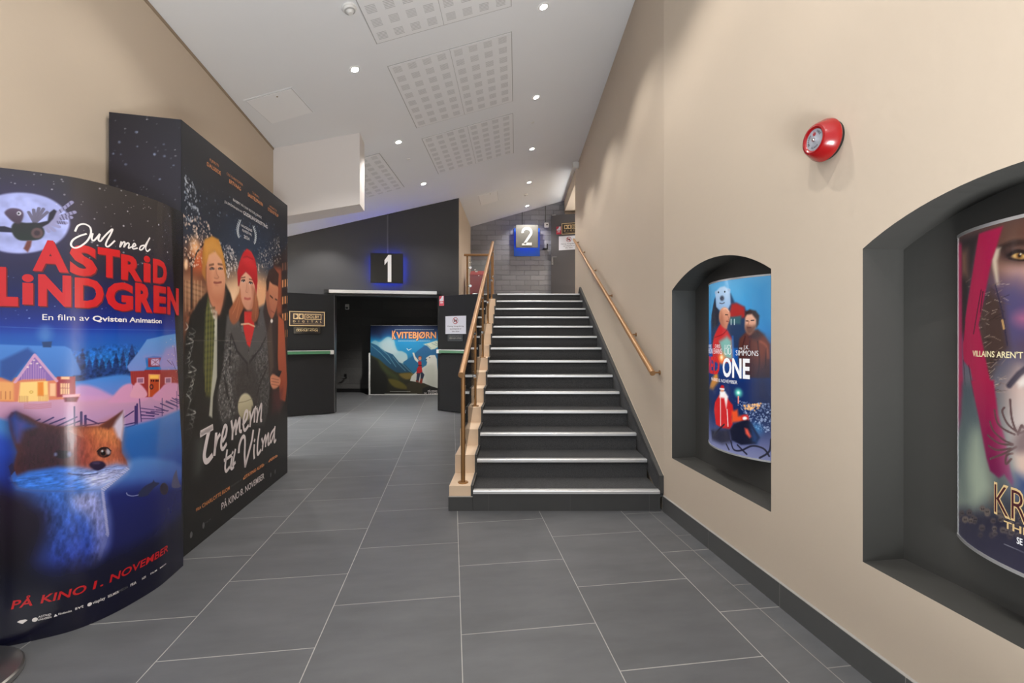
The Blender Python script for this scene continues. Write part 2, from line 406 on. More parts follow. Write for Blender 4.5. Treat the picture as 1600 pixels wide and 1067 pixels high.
# floor
struct('floor', MB().box(-6.6, 3.2, -2.8, 11.4, -.1, 0), M_TILE)
# ceiling
mb = MB(); Y0, Y1 = -2.8, 11.4
mb.add([(x, y, cz(x)+dz) for dz in (0, .12) for x, y in ((-6.6,Y0),(3.2,Y0),(3.2,Y1),(-6.6,Y1))], [(0,1,2,3),(7,6,5,4),(0,4,5,1),(1,5,6,2),(2,6,7,3),(3,7,4,0)])
struct('ceiling', mb, M_CEIL)
# left wall (ends just beyond the photo's left edge)
def slab(mb, a, b, d, z0=0, top=None):
    """upright slab from a to b (xy), thickness vector d (xy), up to the ceiling"""
    pts = [a, b, (b[0]+d[0], b[1]+d[1]), (a[0]+d[0], a[1]+d[1])]; n = 4
    lo = [(x, y, z0) for x, y in pts]; hi = [(x, y, cz(x) if top is None else top) for x, y in pts]
    mb.add(lo+hi, [(3,2,1,0),(4,5,6,7)]+[(i,(i+1)%n,n+(i+1)%n,n+i) for i in range(n)])
mb = MB(); slab(mb, (lx(1.9), 1.9), (lx(5.04), 5.04), (-.16, -.02)); struct('wall_left', mb, M_WALL)
M_TRIM = mat('grey_brown_joint', (150,132,112), .8)
mb = MB()
mb.prism([(lx(1.9), 1.9, cz(lx(1.9))-.002), (lx(1.9)+.008, 1.9, cz(lx(1.9))-.002), (lx(1.9)+.008, 1.9, cz(lx(1.9))-.02), (lx(1.9), 1.9, cz(lx(1.9))-.024)], (0,0,0), (lx(5.04)-lx(1.9), 3.14, cz(lx(5.04))-cz(lx(1.9))))
struct('trim_1', mb, M_TRIM)
# hanging white bulkhead past the left wall
mb = MB(); A = Vector((-2.668, 5.045, 0)); B = Vector((-1.776, 5.22, 0)); D = Vector((-.035, .27, 0))
ring = [A, B, B+D, A+D]
zb = lambda x: 2.60 + .235*(x+2.668)
mb.add([(p.x, p.y, zb(p.x)) for p in ring]+[(p.x, p.y, cz(p.x)-.001) for p in ring], [(3,2,1,0),(4,5,6,7),(0,1,5,4),(1,2,6,5),(2,3,7,6),(3,0,4,7)])
struct('trim_2', mb, M_WHITEP)
# the lobby runs on to the left behind the left wall
mb = MB(); slab(mb, (lx(5.04)-.16, 5.02), (-6.5, 4.5), (0, -.1)); struct('wall_lobby', mb, M_WALL)

# right wall with two arched niches
N1 = (.129, 1.168); N2 = (1.682, 2.72); SILL = .427; SPRING = 1.632; RISE = .145; ND = .18
def arch_z(w, n):
    c = (n[0]+n[1])/2; h = (n[1]-n[0])/2; R = (h*h+RISE*RISE)/(2*RISE); return SPRING+RISE-R+math.sqrt(max(0, R*R-(w-c)**2))
ws = [0.0]
for n in (N1, N2): ws += [n[0]+(n[1]-n[0])*i/24 for i in range(25)]
ws += [4.0, 6.3]
mb = MB()
top = lambda w: cz(RW(w,0,0)[0])
for a, b in zip(ws, ws[1:]):
    nn = next((n for n in (N1, N2) if a >= n[0]-1e-6 and b <= n[1]+1e-6), None)
    if nn is None: mb.quad(RW(a,0,0), RW(b,0,0), RW(b,0,top(b)), RW(a,0,top(a)))
    else:
        mb.quad(RW(a,0,0), RW(b,0,0), RW(b,0,SILL), RW(a,0,SILL))
        mb.quad(RW(a,0,arch_z(a,nn)), RW(b,0,arch_z(b,nn)), RW(b,0,top(b)), RW(a,0,top(a)))
mb.quad(RW(0,.4,0), RW(6.3,.4,0), RW(6.3,.4,top(6.3)+.1), RW(0,.4,top(0)+.1))
struct('wall_right', mb, M_WALL)
for k, n in enumerate((N1, N2)):
    mb = MB(); w = [n[0]+(n[1]-n[0])*i/24 for i in range(25)]
    ring = [(n[0],SILL),(n[1],SILL)] + [(x, arch_z(x,n)) for x in reversed(w)]
    m_ = len(ring); mb.add([RW(x,0,z) for x, z in ring]+[RW(x,ND,z) for x, z in ring], [(i,(i+1)%m_,m_+(i+1)%m_,m_+i) for i in range(m_)]+[tuple(range(m_,2*m_))])
    struct('wall_niche' if k == 0 else 'wall_niche.001', mb, M_NICHE)
# right wall beside the stairs, its header and the recess at the top
mb = MB(); slab(mb, (1.10, 3.44), (1.10, 8.64), (.16, 0)); struct('wall_stairs', mb, M_WALL)
mb = MB(); slab(mb, (1.085, 8.64), (1.085, 10.47), (.7, 0), z0=4.15); struct('wall_header', mb, M_WALL)
mb = MB(); mb.box(1.75, 1.9, 8.5, 10.6, 2.05, 4.15); mb.box(1.26, 1.75, 8.5, 8.64, 2.05, 4.15); struct('wall_recess', mb, M_WALL)
mb = MB(); mb.box(1.10, 1.75, 10.42, 10.469, 2.05, 4.15); struct('wall_recess_back', mb, M_WALL)
# brick wall at the head of the stairs and the beige return on its left
mb = MB(); slab(mb, (-1.04, 10.47), (1.9, 10.47), (0, .15), z0=1.9); struct('wall_brick', mb, M_BRICK)
mb = MB(); slab(mb, (-1.04, 8.325), (-1.04, 10.47), (-.1, 0), z0=2.05); struct('wall_stairwell', mb, M_WALL)
# grey wall with the double doorway to the first auditorium
OPL, OPR, OPH = -1.83, 0.0, 2.06
mb = MB()
def gslab(s0, s1, z0, z1=None):
    P = [(s0,0),(s1,0),(s1,.14),(s0,.14)]; lo = [GW(s,p,z0) for s, p in P]; hi = [GW(s,p,z1 if z1 else cz(GW(s,p,0)[0])) for s, p in P]
    mb.add(lo+hi, [(3,2,1,0),(4,5,6,7),(0,1,5,4),(1,2,6,5),(2,3,7,6),(3,0,4,7)])
gslab(-4.9, OPL, 0); gslab(OPL, OPR, OPH); gslab(OPR, .345, 0); gslab(.345, .88, 0, 2.04)
struct('wall_grey', mb, M_GREY)
mb = MB()
for s0, s1, z0, z1 in ((OPL-.0, OPL+.035, 0, OPH), (OPR-.035, OPR, 0, OPH), (OPL, OPR, OPH-.03, OPH)):
    P = [(s0,-.012),(s1,-.012),(s1,.15),(s0,.15)]
    mb.add([GW(s,p,z0) for s, p in P]+[GW(s,p,z1) for s, p in P], [(3,2,1,0),(4,5,6,7),(0,1,5,4),(1,2,6,5),(2,3,7,6),(3,0,4,7)])
struct('trim_3', mb, M_BLACK)
# first auditorium's entrance corridor
mb = MB(); mb.box(-5.6, -1.16, 11.05, 11.2, 0, 2.6); struct('wall_corridor', mb, M_BLOCK)
mb = MB(); mb.box(-1.16, -1.05, 8.5, 11.2, 0, 1.9); mb.box(-5.6, -5.5, 8.0, 11.05, 0, 2.6); struct('wall_corridor_side', mb, M_DARK)
mb = MB(); mb.box(-5.6, -1.05, 8.05, 11.2, 2.5, 2.6)
mb.v = [(x, y + (.164*(x+1.378)+.4 if y < 9 else 0), z) for x, y, z in mb.v]; struct('ceiling_corridor', mb, M_DARK)
mb = MB(); mb.box(-5.5, -1.16, 11.035, 11.05, 0, .09); struct('baseboard_corridor', mb, M_BLACK)
# landing
mb = MB(); mb.box(-.505, 1.9, 7.86, 10.47, 1.9, 2.047); mb.box(-1.04, -.505, 8.52, 10.47, 1.9, 2.05); struct('floor_landing', mb, M_CARPET)
# baseboards: right wall, landing
M_BASE = mat('baseboard_tile', (78,78,77), .45, noise=.12, nscale=5)
mb = MB()
for a, b in ((0.005,.62),(.623,1.24),(1.243,1.86),(1.863,2.48),(2.483,3.1),(3.103,3.72),(3.723,4.34)):
    mb.add([RW(a,-.012,0),RW(b,-.012,0),RW(b,0,0),RW(a,0,0),RW(a,-.012,.113),RW(b,-.012,.113),RW(b,0,.115),RW(a,0,.115)], [(3,2,1,0),(4,5,6,7),(0,1,5,4),(1,2,6,5),(2,3,7,6),(3,0,4,7)])
struct('baseboard_right', mb, M_BASE)
M_GROUT = mat('pale_grout', (150,147,142), .8)
mb = MB(); mb.add([RW(0,-.011,.0),RW(4.3,-.011,0),RW(4.3,0,0),RW(0,0,0),RW(0,-.011,.1125),RW(4.3,-.011,.1125),RW(4.3,0,.1185),RW(0,0,.1185)], [(3,2,1,0),(4,5,6,7),(0,1,5,4),(1,2,6,5),(2,3,7,6),(3,0,4,7)])
struct('baseboard_right_grout', mb, M_GROUT)
# border strip of tile along the right wall
mb = MB(); mb.add([RW(0,-.118,.0004),RW(4.3,-.118,.0004),RW(4.3,-.115,.0004),RW(0,-.115,.0004)], [(0,1,2,3)])
for t in (.42, 1.03, 1.64): mb.add([RW(t,-.115,.0004),RW(t+.003,-.115,.0004),RW(t+.003,-.012,.0004),RW(t,-.012,.0004)], [(0,1,2,3)])
struct('trim_4', mb, M_GROUT)

# ------------------------------------------------------------------ staircase
NS, Y_S, Z_S, TR, RI, XL, XR = 14, 3.445, .150, .3365, .146, -.325, 1.073
st = thing('staircase', 'charcoal carpeted staircase with bright metal nosings rising to the upper door', 'staircase', (0,0,0))
def step_profile(z_off, y_off=0.0, y_end=7.82, n=NS):
    p = [(Y_S+y_off, 0.0)]
    for k in range(n):
        y = Y_S+y_off+TR*k; z = Z_S+RI*k+z_off; p += [(y, z), (min(y+TR, y_end), z)]
    p += [(p[-1][0], 0.0)]; return p
mb = MB(); pr = step_profile(-.004, .012); mb.prism([(XL, y, z) for y, z in pr], (0,0,0), (XR-XL, 0, 0)); mb.build('carpet_treads', M_CARPET, st)
mb = MB(); mb.box(XL, XR, Y_S-.004, Y_S+.012, 0, Z_S-.02); mb.build('bottom_riser', M_TILED, st)
mb = MB()
M_RG = mat('riser_grout', (84,83,82), .7)
for x in (-.21, .40, .99): mb = MB(); mb.box(x, x+.003, Y_S-.0046, Y_S+.0, 0, Z_S-.02); mb.build('grout_joint', M_RG, st)
nz = None
for k in range(NS):
    y = Y_S+TR*k; z = Z_S+RI*k; mb = MB()
    mb.add([(x,)+q for x in (XL+.002, XR-.004) for q in ((y-.012, z-.022), (y-.012, z-.003), (y-.008, z+.002), (y+.034, z+.003), (y+.034, z-.004), (y+.0, z-.006), (y+.0, z-.022))],
           [tuple(range(6,-1,-1)), tuple(range(7,14))]+[(i,(i+1)%7,7+(i+1)%7,7+i) for i in range(7)])
    mb.build('nosing', M_ALU, st)
# carpeted stringer on the wall side with a dark capping
sl = RI/TR
zt = lambda y: .262+sl*(y-Y_S)
mb = MB(); ring = [(Y_S+.004, .10), (Y_S+.004, zt(Y_S)-.012), (7.82, zt(7.82)-.012), (7.95, 2.05), (7.82, 1.5)]
mb.prism([(XR, y, z) for y, z in ring], (0,0,0), (.027, 0, 0)); mb.build('side_stringer', M_CARPET, st)
mb = MB()
ring = [(Y_S-.004, .13), (Y_S-.004, zt(Y_S)), (7.82, zt(7.82)), (7.99, 2.055), (7.96, 2.055), (7.815, zt(7.815)-.022), (Y_S+.014, zt(Y_S)-.018), (Y_S+.014, .13)]
mb.prism([(XR-.006, y, z) for y, z in ring], (0,0,0), (.033, 0, 0)); mb.build('stringer_cap', M_TILED, st)
mb = MB(); mb.add([(1.098, Y_S, zt(Y_S)+.0), (1.0995, Y_S, zt(Y_S)+.0), (1.0995, 7.82, zt(7.82)+.0), (1.098, 7.82, zt(7.82)+.0), (1.098, Y_S, zt(Y_S)+.008), (1.0995, Y_S, zt(Y_S)+.008), (1.0995, 7.82, zt(7.82)+.008), (1.098, 7.82, zt(7.82)+.008)],
           [(3,2,1,0),(4,5,6,7),(0,1,5,4),(1,2,6,5),(2,3,7,6),(3,0,4,7)])
mb.build('cap_joint', mat('pale_sealant', (222,205,184), .7), st)
# stepped kerb on the open side
M_KERB = mat('pale_beige_kerb', (216,190,162), .7, noise=.03, nscale=3)
kp = step_profile(.032, .012, 7.83, NS-1)
mb = MB(); mb.prism([(-.505, y, max(z, .0)) for y, z in kp], (0,0,0), (.163, 0, 0)); mb.build('kerb', M_KERB, st)
mb = MB(); mb.box(-.508, -.327, Y_S-.006, Y_S+.0118, 0, .103); mb.build('kerb_plinth', M_TILED, st)
mb = MB(); mb.box(-.508, -.327, Y_S-.006, Y_S+.0118, .103, .106); mb.build('plinth_edge', M_GROUT, st)
kp2 = step_profile(.036, .006, 7.83, NS-1)
mb = MB(); mb.prism([(-.342, y, z) for y, z in kp2], (0,0,0), (.0165, 0, 0)); mb.build('kerb_skirting', M_TILED, st)
mb = MB()
for k in range(NS-1):
    y = Y_S+.004+TR*k; z = Z_S+RI*k+.036; mb.box(-.3275, -.3252, y, min(y+TR, 7.9), z-.002, z+.0012); mb.box(-.344, -.3415, y, min(y+TR, 7.9), z-.001, z+.0014)
mb.build('skirting_edge', M_GROUT, st)

# banister with glass
bx = -.41
rail_z = lambda y: 1.019+.4254*(y-3.43)
bn = thing('banister', 'bronze banister with glass panels on the open left side of the staircase', 'banister', (bx, 3.5, 0))
L_ = lambda x, y, z: (x-bx, y-3.5, z)
mb = MB(); mb.tube([L_(bx, 3.42, rail_z(3.42)), L_(bx, 7.97, rail_z(7.97))], .0235, 20); mb.build('handrail', M_OAK, bn, smooth=True)
ks = [0, 3, 6, 9, 12]; posts = []
for k in ks+['top']:
    if k == 'top': y, zb_ = 7.96, 2.05
    else: y, zb_ = Y_S+TR*k+.09, Z_S+RI*k+.032
    posts.append((y, zb_)); mb = MB(); mb.tube([L_(bx, y, zb_), L_(bx, y, rail_z(y)-.012)], .0165, 16); p = mb.build('post', M_POST, bn, smooth=True)
    mb = MB(); mb.lathe([(0,.008),(.036,.008),(.04,.004),(.04,0),(0,0)], 24, Matrix.Translation(L_(bx, y, zb_))); mb.build('base_flange', M_POST, p, smooth=True)
    for dz in (.30, .72):
        mb = MB(); z = zb_+dz
        mb.tube([L_(bx, y-.02, z), L_(bx, y-.055, z)], .012, 12); mb.tube([L_(bx-.016, y-.06, z), L_(bx+.016, y-.06, z)], .021, 14)
        if k != 0: mb.build('glass_clamp', M_CHROME, p, smooth=True)
        mb = MB(); mb.tube([L_(bx, y+.02, z), L_(bx, y+.055, z)], .012, 12); mb.tube([L_(bx-.016, y+.06, z), L_(bx+.016, y+.06, z)], .021, 14)
        if k != 'top': mb.build('glass_clamp', M_CHROME, p, smooth=True)
for (ya, za), (yb, zb2) in zip(posts, posts[1:]):
    y0, y1 = ya+.03, yb-.03; lo = lambda y: Z_S+.115+sl*(y-Y_S); hi = lambda y: rail_z(y)-.11
    mb = MB(); mb.prism([L_(bx, y0, lo(y0)), L_(bx, y1, lo(y1)), L_(bx, y1, hi(y1)), L_(bx, y0, hi(y0))], (-.004,0,0), (.004,0,0)); mb.build('glass_panel', M_GLASS, bn)
# wall handrail
wh = thing('wall_handrail', 'round bronze handrail fixed to the beige wall beside the stairs', 'handrail', (1.02, 3.45, 0))
mb = MB(); mb.tube([(0, 0, 1.027), (0, 4.75, 1.027+.4254*4.75)], .0215, 20); mb.build('rail', M_OAK, wh, smooth=True)
for y in (.08, .78, 1.85, 2.9, 3.95, 4.68):
    z = 1.027+.4254*y; mb = MB(); mb.tube([(0, y, z-.015), (.03, y, z-.035), (.079, y, z-.035)], .006, 10)
    mb.lathe([(0,.0),(.018,.0),(.018,.006),(0,.006)], 18, Matrix.Translation((.073, y, z-.035)) @ Matrix.Rotation(PI/2, 4, 'Y')); mb.build('bracket', M_POST, wh, smooth=True)
# guard rail along the landing edge
gd = thing('landing_guard', 'bronze guard rail with glass along the upper landing edge, left of the stairs', 'guard rail', (-.92, 8.62, 2.05))
mb = MB(); mb.tube([(-.06,0,.80),(.47,0,.80)], .022, 16); mb.build('handrail', M_OAK, gd, smooth=True)
for x in (.0, .45):
    mb = MB(); mb.tube([(x,0,0),(x,0,.79)], .0165, 14); p = mb.build('post', M_POST, gd, smooth=True)
    for z in (.22, .56):
        s_ = 1 if x == 0 else -1; mb = MB(); mb.tube([(x+.015*s_,0,z),(x+.06*s_,0,z)], .012, 12); mb.tube([(x+.06*s_,-.02,z),(x+.06*s_,.016,z)], .024, 16); mb.build('glass_clamp', M_CHROME, p, smooth=True)
mb = MB(); mb.box(.035,.415,-.004,.004,.08,.72); mb.build('glass_panel', M_GLASS, gd)

# ------------------------------------------------------------------ ceiling fittings
CR = (0, -math.atan(CS), 0)
def ceil_thing(name, label, cat, x, y, group=None): return thing(name, label, cat, (x, y, cz(x)), CR, group)
M_LAMP = mat('lit_lamp', (255,255,255), .5, emit=(255,250,240), estr=38)
M_RING = mat('white_lamp_ring', (226,225,222), .4)
def make_downlight(label, x, y, group, k=1.0):
    t = ceil_thing('downlight', label, 'ceiling light', x, y, group)
    mb = MB(); mb.lathe([(.034,-.0005),(.034,-.006),(.047,-.006),(.05,-.0005)], 32); mb.build('trim_ring', M_RING, t, smooth=True)
    mb = MB(); mb.lathe([(0,-.0045),(.034,-.0045),(.034,-.001),(0,-.001)], 28); mb.build('lamp_face', M_LAMP, t)
    ld = bpy.data.lights.new('downlight_beam', 'SPOT'); ld.energy = SPOT_W*k; ld.color = SPOT_COL; ld.spot_size = math.radians(118); ld.spot_blend = .5; ld.shadow_soft_size = .03
    lo = bpy.data.objects.new('downlight_beam', ld); C.objects.link(lo); lo.parent = t; lo.location = (0,0,-.03); lo.rotation_euler = (0, math.atan(CS), 0)
    return t
RX, LX = .235, -1.455
ordl = ['nearest the viewer', 'second from the viewer', 'third from the viewer', 'fourth from the viewer', 'farthest, just before the brick wall']
for i, n in enumerate(ordl): make_downlight('lit recessed spotlight, right-hand ceiling row, '+n, RX, 4.02+1.505*i, 'recessed ceiling spotlights')
for i, n in enumerate(['nearest the viewer, left of the slotted panels', 'second from the viewer, right of the white bulkhead', 'farthest, above the numbered grey wall']):
    make_downlight('lit recessed spotlight, left-hand ceiling row, '+n, LX, 4.147+1.53*i, 'recessed ceiling spotlights')
make_downlight('lit recessed spotlight seen below the white bulkhead on the low ceiling', -3.22, 7.40, 'recessed ceiling spotlights')
for x, y in ((RX,2.515),(RX,1.01),(RX,-.5),(LX,2.617),(LX,1.087),(LX,-.44),(-3.22,5.9),(-4.9,6.6),(RX,-1.9),(LX,-1.9)):
    make_downlight('recessed spotlight in the ceiling outside the photo', x, y, 'spotlights outside the photo', 1.4 if x == RX else .45 if x == LX else 1.0)
# slotted acoustic panels
M_GAP = mat('dark_joint', (178,177,175), .9)
def panel(label, x0, x1, y0, y1):
    k = math.sqrt(1+CS*CS); w = (x1-x0)*k; t = ceil_thing('acoustic_panel', label, 'ceiling panel', x0, y0, 'slotted ceiling panels'); h = y1-y0
    mb = MB(); mb.box(-.008, w+.008, -.008, h+.008, -.003, 0); mb.build('joint_frame', M_GAP, t)
    for a, b in ((.0, w/2-.002), (w/2+.002, w)):
        mb = MB(); mb.box(0, b-a, 0, h, -.0055, -.0005); o = mb.build('slotted_board', M_SLOT, t); o.location = (a, 0, 0)
panel('white slotted ceiling panel cut by the top edge of the photo', -1.18, -.05, 2.68, 3.90)
panel('large white slotted ceiling panel between the two nearest spotlight rows', -1.18, -.05, 4.235, 5.46)
panel('white slotted ceiling panel farthest along the right, before the stairwell', -1.18, -.05, 5.765, 6.99)
panel('white slotted ceiling panel partly hidden behind the bulkhead', -2.87, -1.74, 5.83, 7.12)
# hatches
def hatch(label, x0, x1, y0, y1):
    k = math.sqrt(1+CS*CS); w = (x1-x0)*k; h = y1-y0; t = ceil_thing('access_hatch', label, 'ceiling hatch', x0, y0)
    mb = MB(); mb.box(-.018, w+.018, -.018, h+.018, -.004, 0); mb.build('frame', M_CEIL, t)
    mb = MB(); mb.box(-.004, w+.004, -.004, h+.004, -.0044, -.0036); mb.build('joint', M_GAP, t)
    mb = MB(); mb.box(0, w, 0, h, -.008, -.004); mb.build('door_leaf', mat('hatch_white', (242,242,243), .8), t)
    mb = MB(); mb.lathe([(0,-.012),(.007,-.012),(.008,-.008),(0,-.008)], 12, Matrix.Translation((w*.62, .05, 0))); mb.build('latch', M_TRIM, t)
hatch('square white access hatch in the ceiling near the left wall', -2.44, -2.035, 4.16, 4.59)
hatch('faint white access hatch in the ceiling above the stairwell', -.70, -.36, 8.5, 9.1)
# detectors
def detector(label, x, y, r=.05, h=.045, nm='smoke_detector', cat='smoke detector'):
    t = ceil_thing(nm, label, cat, x, y)
    mb = MB(); mb.lathe([(0,-.012),(r*1.05,-.012),(r*1.1,-.006),(r*1.1,0),(0,0)], 32); mb.build('base', M_WHITE, t, smooth=True)
    mb = MB(); mb.lathe([(0,-h),(r*.35,-h),(r*.42,-h+.006),(r*.5,-h*.62),(r*.85,-h*.55),(r*.95,-.012),(0,-.012)], 32); mb.build('sensor_head', M_WHITE, t, smooth=True)
    mb = MB(); mb.lathe([(r*.6,-h*.62-.001),(r*.8,-h*.58-.001),(r*.82,-h*.55),(r*.6,-h*.55)], 32); mb.build('vent_ring', M_GAP, t, smooth=True)
detector('white smoke detector at the top edge of the photo beside a slotted panel', -1.256, 3.455)
detector('small white smoke detector far up the right ceiling row', .19, 9.23, .04, .03)
for lb, x, y in (('tiny white round blank plate on the ceiling between right-row spotlights', .214, 6.16), ('tiny white round blank plate on the ceiling between left-row spotlights', -1.46, 6.217)):
    t = ceil_thing('blank_plate', lb, 'cover plate', x, y); mb = MB(); mb.lathe([(0,-.008),(.022,-.008),(.026,-.004),(.026,0),(0,0)], 24); mb.build('cover', M_WHITE, t, smooth=True)
# small white box high on the stair wall
t = thing('alarm_sounder', 'small white box high on the beige stair wall, just under the ceiling', 'wall box', (1.10, 8.15, 4.30))
mb = MB(); mb.box(-.10, 0, -.05, .05, 0, .105); mb.build('housing', M_WHITE, t, bevel=.012)
mb = MB()
for z in (.03, .045, .06, .075): mb.box(-.103, -.099, -.03, .03, z, z+.006)
mb.build('grille', M_GAP, t)

# ------------------------------------------------------------------ red alarm bell
bc = Vector(RW(1.522, 0, 2.116)); t = thing('alarm_bell', 'round red fire alarm bell on the beige wall above the niches', 'alarm bell', bc, (0, 0, 0))
R_ = Matrix(((WA.x, 0, -WP.x), (WA.y, 0, -WP.y), (0, 1, 0))).to_4x4()      # x along wall, y up, z out of the wall
mb = MB(); mb.lathe([(0,0),(.078,0),(.080,.008),(.078,.016),(0,.016)], 48, R_); mb.build('back_plate', M_BLACK, t, smooth=True)
mb = MB(); mb.lathe([(.070,.012),(.082,.013),(.086,.02),(.084,.032),(.074,.05),(.066,.066),(.060,.073),(.052,.075),(.046,.072),(.042,.066),(0,.066)], 56, R_); mb.build('gong', M_RED, t, smooth=True)
mb = MB(); mb.lathe([(0,.066),(.0435,.066),(.0435,.068),(0,.068)], 44, R_); f_ = mb.build('face_plate', mat('bell_face', (176,180,190), .45, .3), t)
mb = MB(); mb.lathe([(0,.079),(.006,.078),(.008,.074),(.0085,.068),(0,.068)], 24, R_); mb.build('centre_nut', M_CHROME, t, smooth=True)
bell_fn = lambda r0: (lambda x, y: tuple(R_ @ Vector(((r0+y)*math.sin(x/r0), (r0+y)*math.cos(x/r0), .0686))))
mb = MB(); text(mb, 'FIRE', .012, 0, 0, .010, bell_fn(.028), align='left', xs=.9); mb.build('face_lettering', M_INK, f_); mb = MB(); text(mb, 'BRANN', -.058, 0, 0, .009, bell_fn(.028), align='left', xs=.9); mb.build('face_lettering', M_INK, f_)
mb = MB(); low = lambda x, y: tuple(R_ @ Vector(((.036-y)*math.sin(x/.03), -(.036-y)*math.cos(x/.03), .0686))); text(mb, 'ALARM', 0, 0, 0, .008, low, align='center', xs=.9); mb.build('face_lettering', M_INK, f_)
mb = MB(); mb.add([tuple(R_ @ Vector((x, y, .0687))) for x, y in ((-.006,.016),(.006,.016),(.009,.022),(.004,.034),(.002,.026),(-.003,.038),(-.004,.027),(-.009,.03))], [tuple(range(8))]); mb.build('flame_symbol', M_REDINK, f_)

# ------------------------------------------------------------------ illuminated number signs
M_SIGN = mat('sign_face_grey', (42,41,39), .7, spec=.2)
M_SIGN2 = mat('sign_face_silver', (108,106,101), .6)
M_DIGIT = mat('white_digit', (235,235,235), .4)
M_BLUE = mat('blue_led', (20,40,255), .5, emit=(8,70,255), estr=30)
M_BLUE2 = mat('blue_led_soft', (20,40,255), .5, emit=(8,70,255), estr=11)
M_BLUEB = mat('blue_backing', (40,96,190), .35)
def DIGIT(mb, which, w, h, cx, cz_, y):
    if which == '1':
        P = [(-.16,.30),(.06,.5),(.22,.5),(.22,-.5),(.02,-.5),(.02,.27),(-.16,.12)]
        mb.prism([(cx+a*w, y, cz_+b*h) for a, b in P], (0,-.004,0), (0,.004,0))
    else:
        arc = [(-.30,.17)]+[(-.02+.285*math.cos(math.radians(a)), .205+.22*math.sin(math.radians(a))) for a in range(175, -41, -15)]+[(-.18,-.42)]
        L = []; R = []; q = [np.array(p) for p in arc]; hw = .075
        for i, p in enumerate(q):
            d = (q[min(i+1,len(q)-1)]-q[max(i-1,0)]); d /= np.linalg.norm(d); nn = np.array((-d[1], d[0])); L.append(p+nn*hw); R.append(p-nn*hw)
        k = len(q); vs = [(cx+a*w*.95, y-.004, cz_+b*h) for a, b in L+R]; vs2 = [(a, y+.004, b) for a, _, b in vs]
        fs = [(k+i, k+i+1, i+1, i) for i in range(k-1)]; fs += [tuple(2*k+j for j in reversed(f)) for f in fs]
        fs += [(i, i+1, 2*k+i+1, 2*k+i) for i in range(k-1)]+[(k+i+1, k+i, 3*k+i, 3*k+i+1) for i in range(k-1)]
        mb.add(vs+vs2, fs); mb.prism([(cx+a*w*.95, y, cz_+b*h) for a, b in ((-.34,-.5),(.30,-.5),(.30,-.35),(-.12,-.35),(-.34,-.40))], (0,-.004,0), (0,.004,0))
# sign 1 on the grey wall: local x along the wall, y into it
s1p = GW(-.905, 0, 2.20); t = thing('cinema_sign', 'dark square sign with white digit 1 and blue halo above the double doorway', 'sign', s1p, (0, 0, math.atan2(E1.y, E1.x)))
mb = MB(); mb.box(-.275, .275, -.125, -.095, .05, .57); mb.build('face_panel', M_SIGN, t, bevel=.004)
mb = MB(); DIGIT(mb, '1', .30, .47, .01, .305, -.129); mb.build('digit', M_DIGIT, t)
mb = MB(); mb.box(-.20, .20, -.05, 0, .10, .50); mb.build('mounting_box', M_BLUEB, t)
for x0, x1, z0, z1 in ((-.262,-.252,.09,.53),(.252,.262,.09,.53),(-.24,.24,.068,.078),(-.24,.24,.545,.555)):
    mb = MB(); mb.box(x0, x1, -.060, -.040, z0, z1); mb.build('led_strip', M_BLUE, t)
# sign 2 on the brick wall
t = thing('cinema_sign', 'silver square sign with white digit 2 and blue backing on the brick wall', 'sign', (.235, 10.47, 3.10))
mb = MB(); mb.box(-.25, .25, -.165, -.135, .22, .73); mb.build('face_panel', M_SIGN2, t, bevel=.004)
mb = MB(); DIGIT(mb, '2', .36, .41, .005, .475, -.169); mb.build('digit', M_DIGIT, t)
mb = MB(); mb.box(-.295, .295, -.03, 0, .055, .69); mb.build('backing_panel', M_BLUEB, t, bevel=.003)
for x0, x1, z0, z1 in ((-.235,-.228,.26,.70),(.228,.235,.26,.70),(-.20,.20,.25,.257)):
    mb = MB(); mb.box(x0, x1, -.134, -.125, z0, z1); mb.build('led_strip', M_BLUE2, t)
# cable ducts down to the signs
M_DUCT = mat('grey_duct', (84,84,84), .6)
gx = GW(-.905, 0, 0); zt1 = cz(gx[0])
mb = MB(); mb.box(-.011, .011, -.012, 0, 2.75, zt1); o = mb.build('cable_duct', M_DUCT); o.location = (gx[0], gx[1], 0); o.rotation_euler = (0,0,math.atan2(E1.y, E1.x)); tag(o, 'thin grey cable duct from the ceiling to the sign with digit 1', 'cable duct')
mb = MB(); mb.box(-.01, .01, -.012, 0, 3.8, cz(.14)-.002); o = mb.build('cable_duct', M_DUCT); o.location = (.13, 10.47, 0); tag(o, 'thin dark cable duct from the ceiling to the sign with digit 2', 'cable duct')
mb = MB(); mb.box(-.008, .008, -.01, 0, 3.92, cz(.66)-.002); o = mb.build('cable_duct', M_DUCT); o.location = (.66, 10.47, 0); tag(o, 'thin dark cable duct down to the white sensor on the brick wall', 'cable duct')
t = thing('door_sensor', 'small white sensor box on the brick wall left of the upper door', 'sensor', (.68, 10.47, 3.80))
mb = MB(); mb.box(-.05, .05, -.06, 0, 0, .11); h_ = mb.build('housing', M_WHITE, t, bevel=.008); mb = MB(); mb.lathe([(0,.068),(.016,.066),(.018,.06),(0,.06)], 20, Matrix.Translation((.01,0,.06)) @ Matrix.Rotation(PI/2,4,'X')); mb.build('lens', M_BLACK, t, smooth=True)
t = thing('door_holder', 'black bracket on the brick wall that holds the upper door open', 'door holder', (.66, 10.47, 3.30))
mb = MB(); mb.box(-.07, .03, -.10, 0, 0, .025); mb.build('arm', M_BLACK, t, bevel=.003); mb = MB(); mb.box(.02, .05, -.10, -.07, 0, .12); mb.build('catch', M_BLACK, t, bevel=.003)

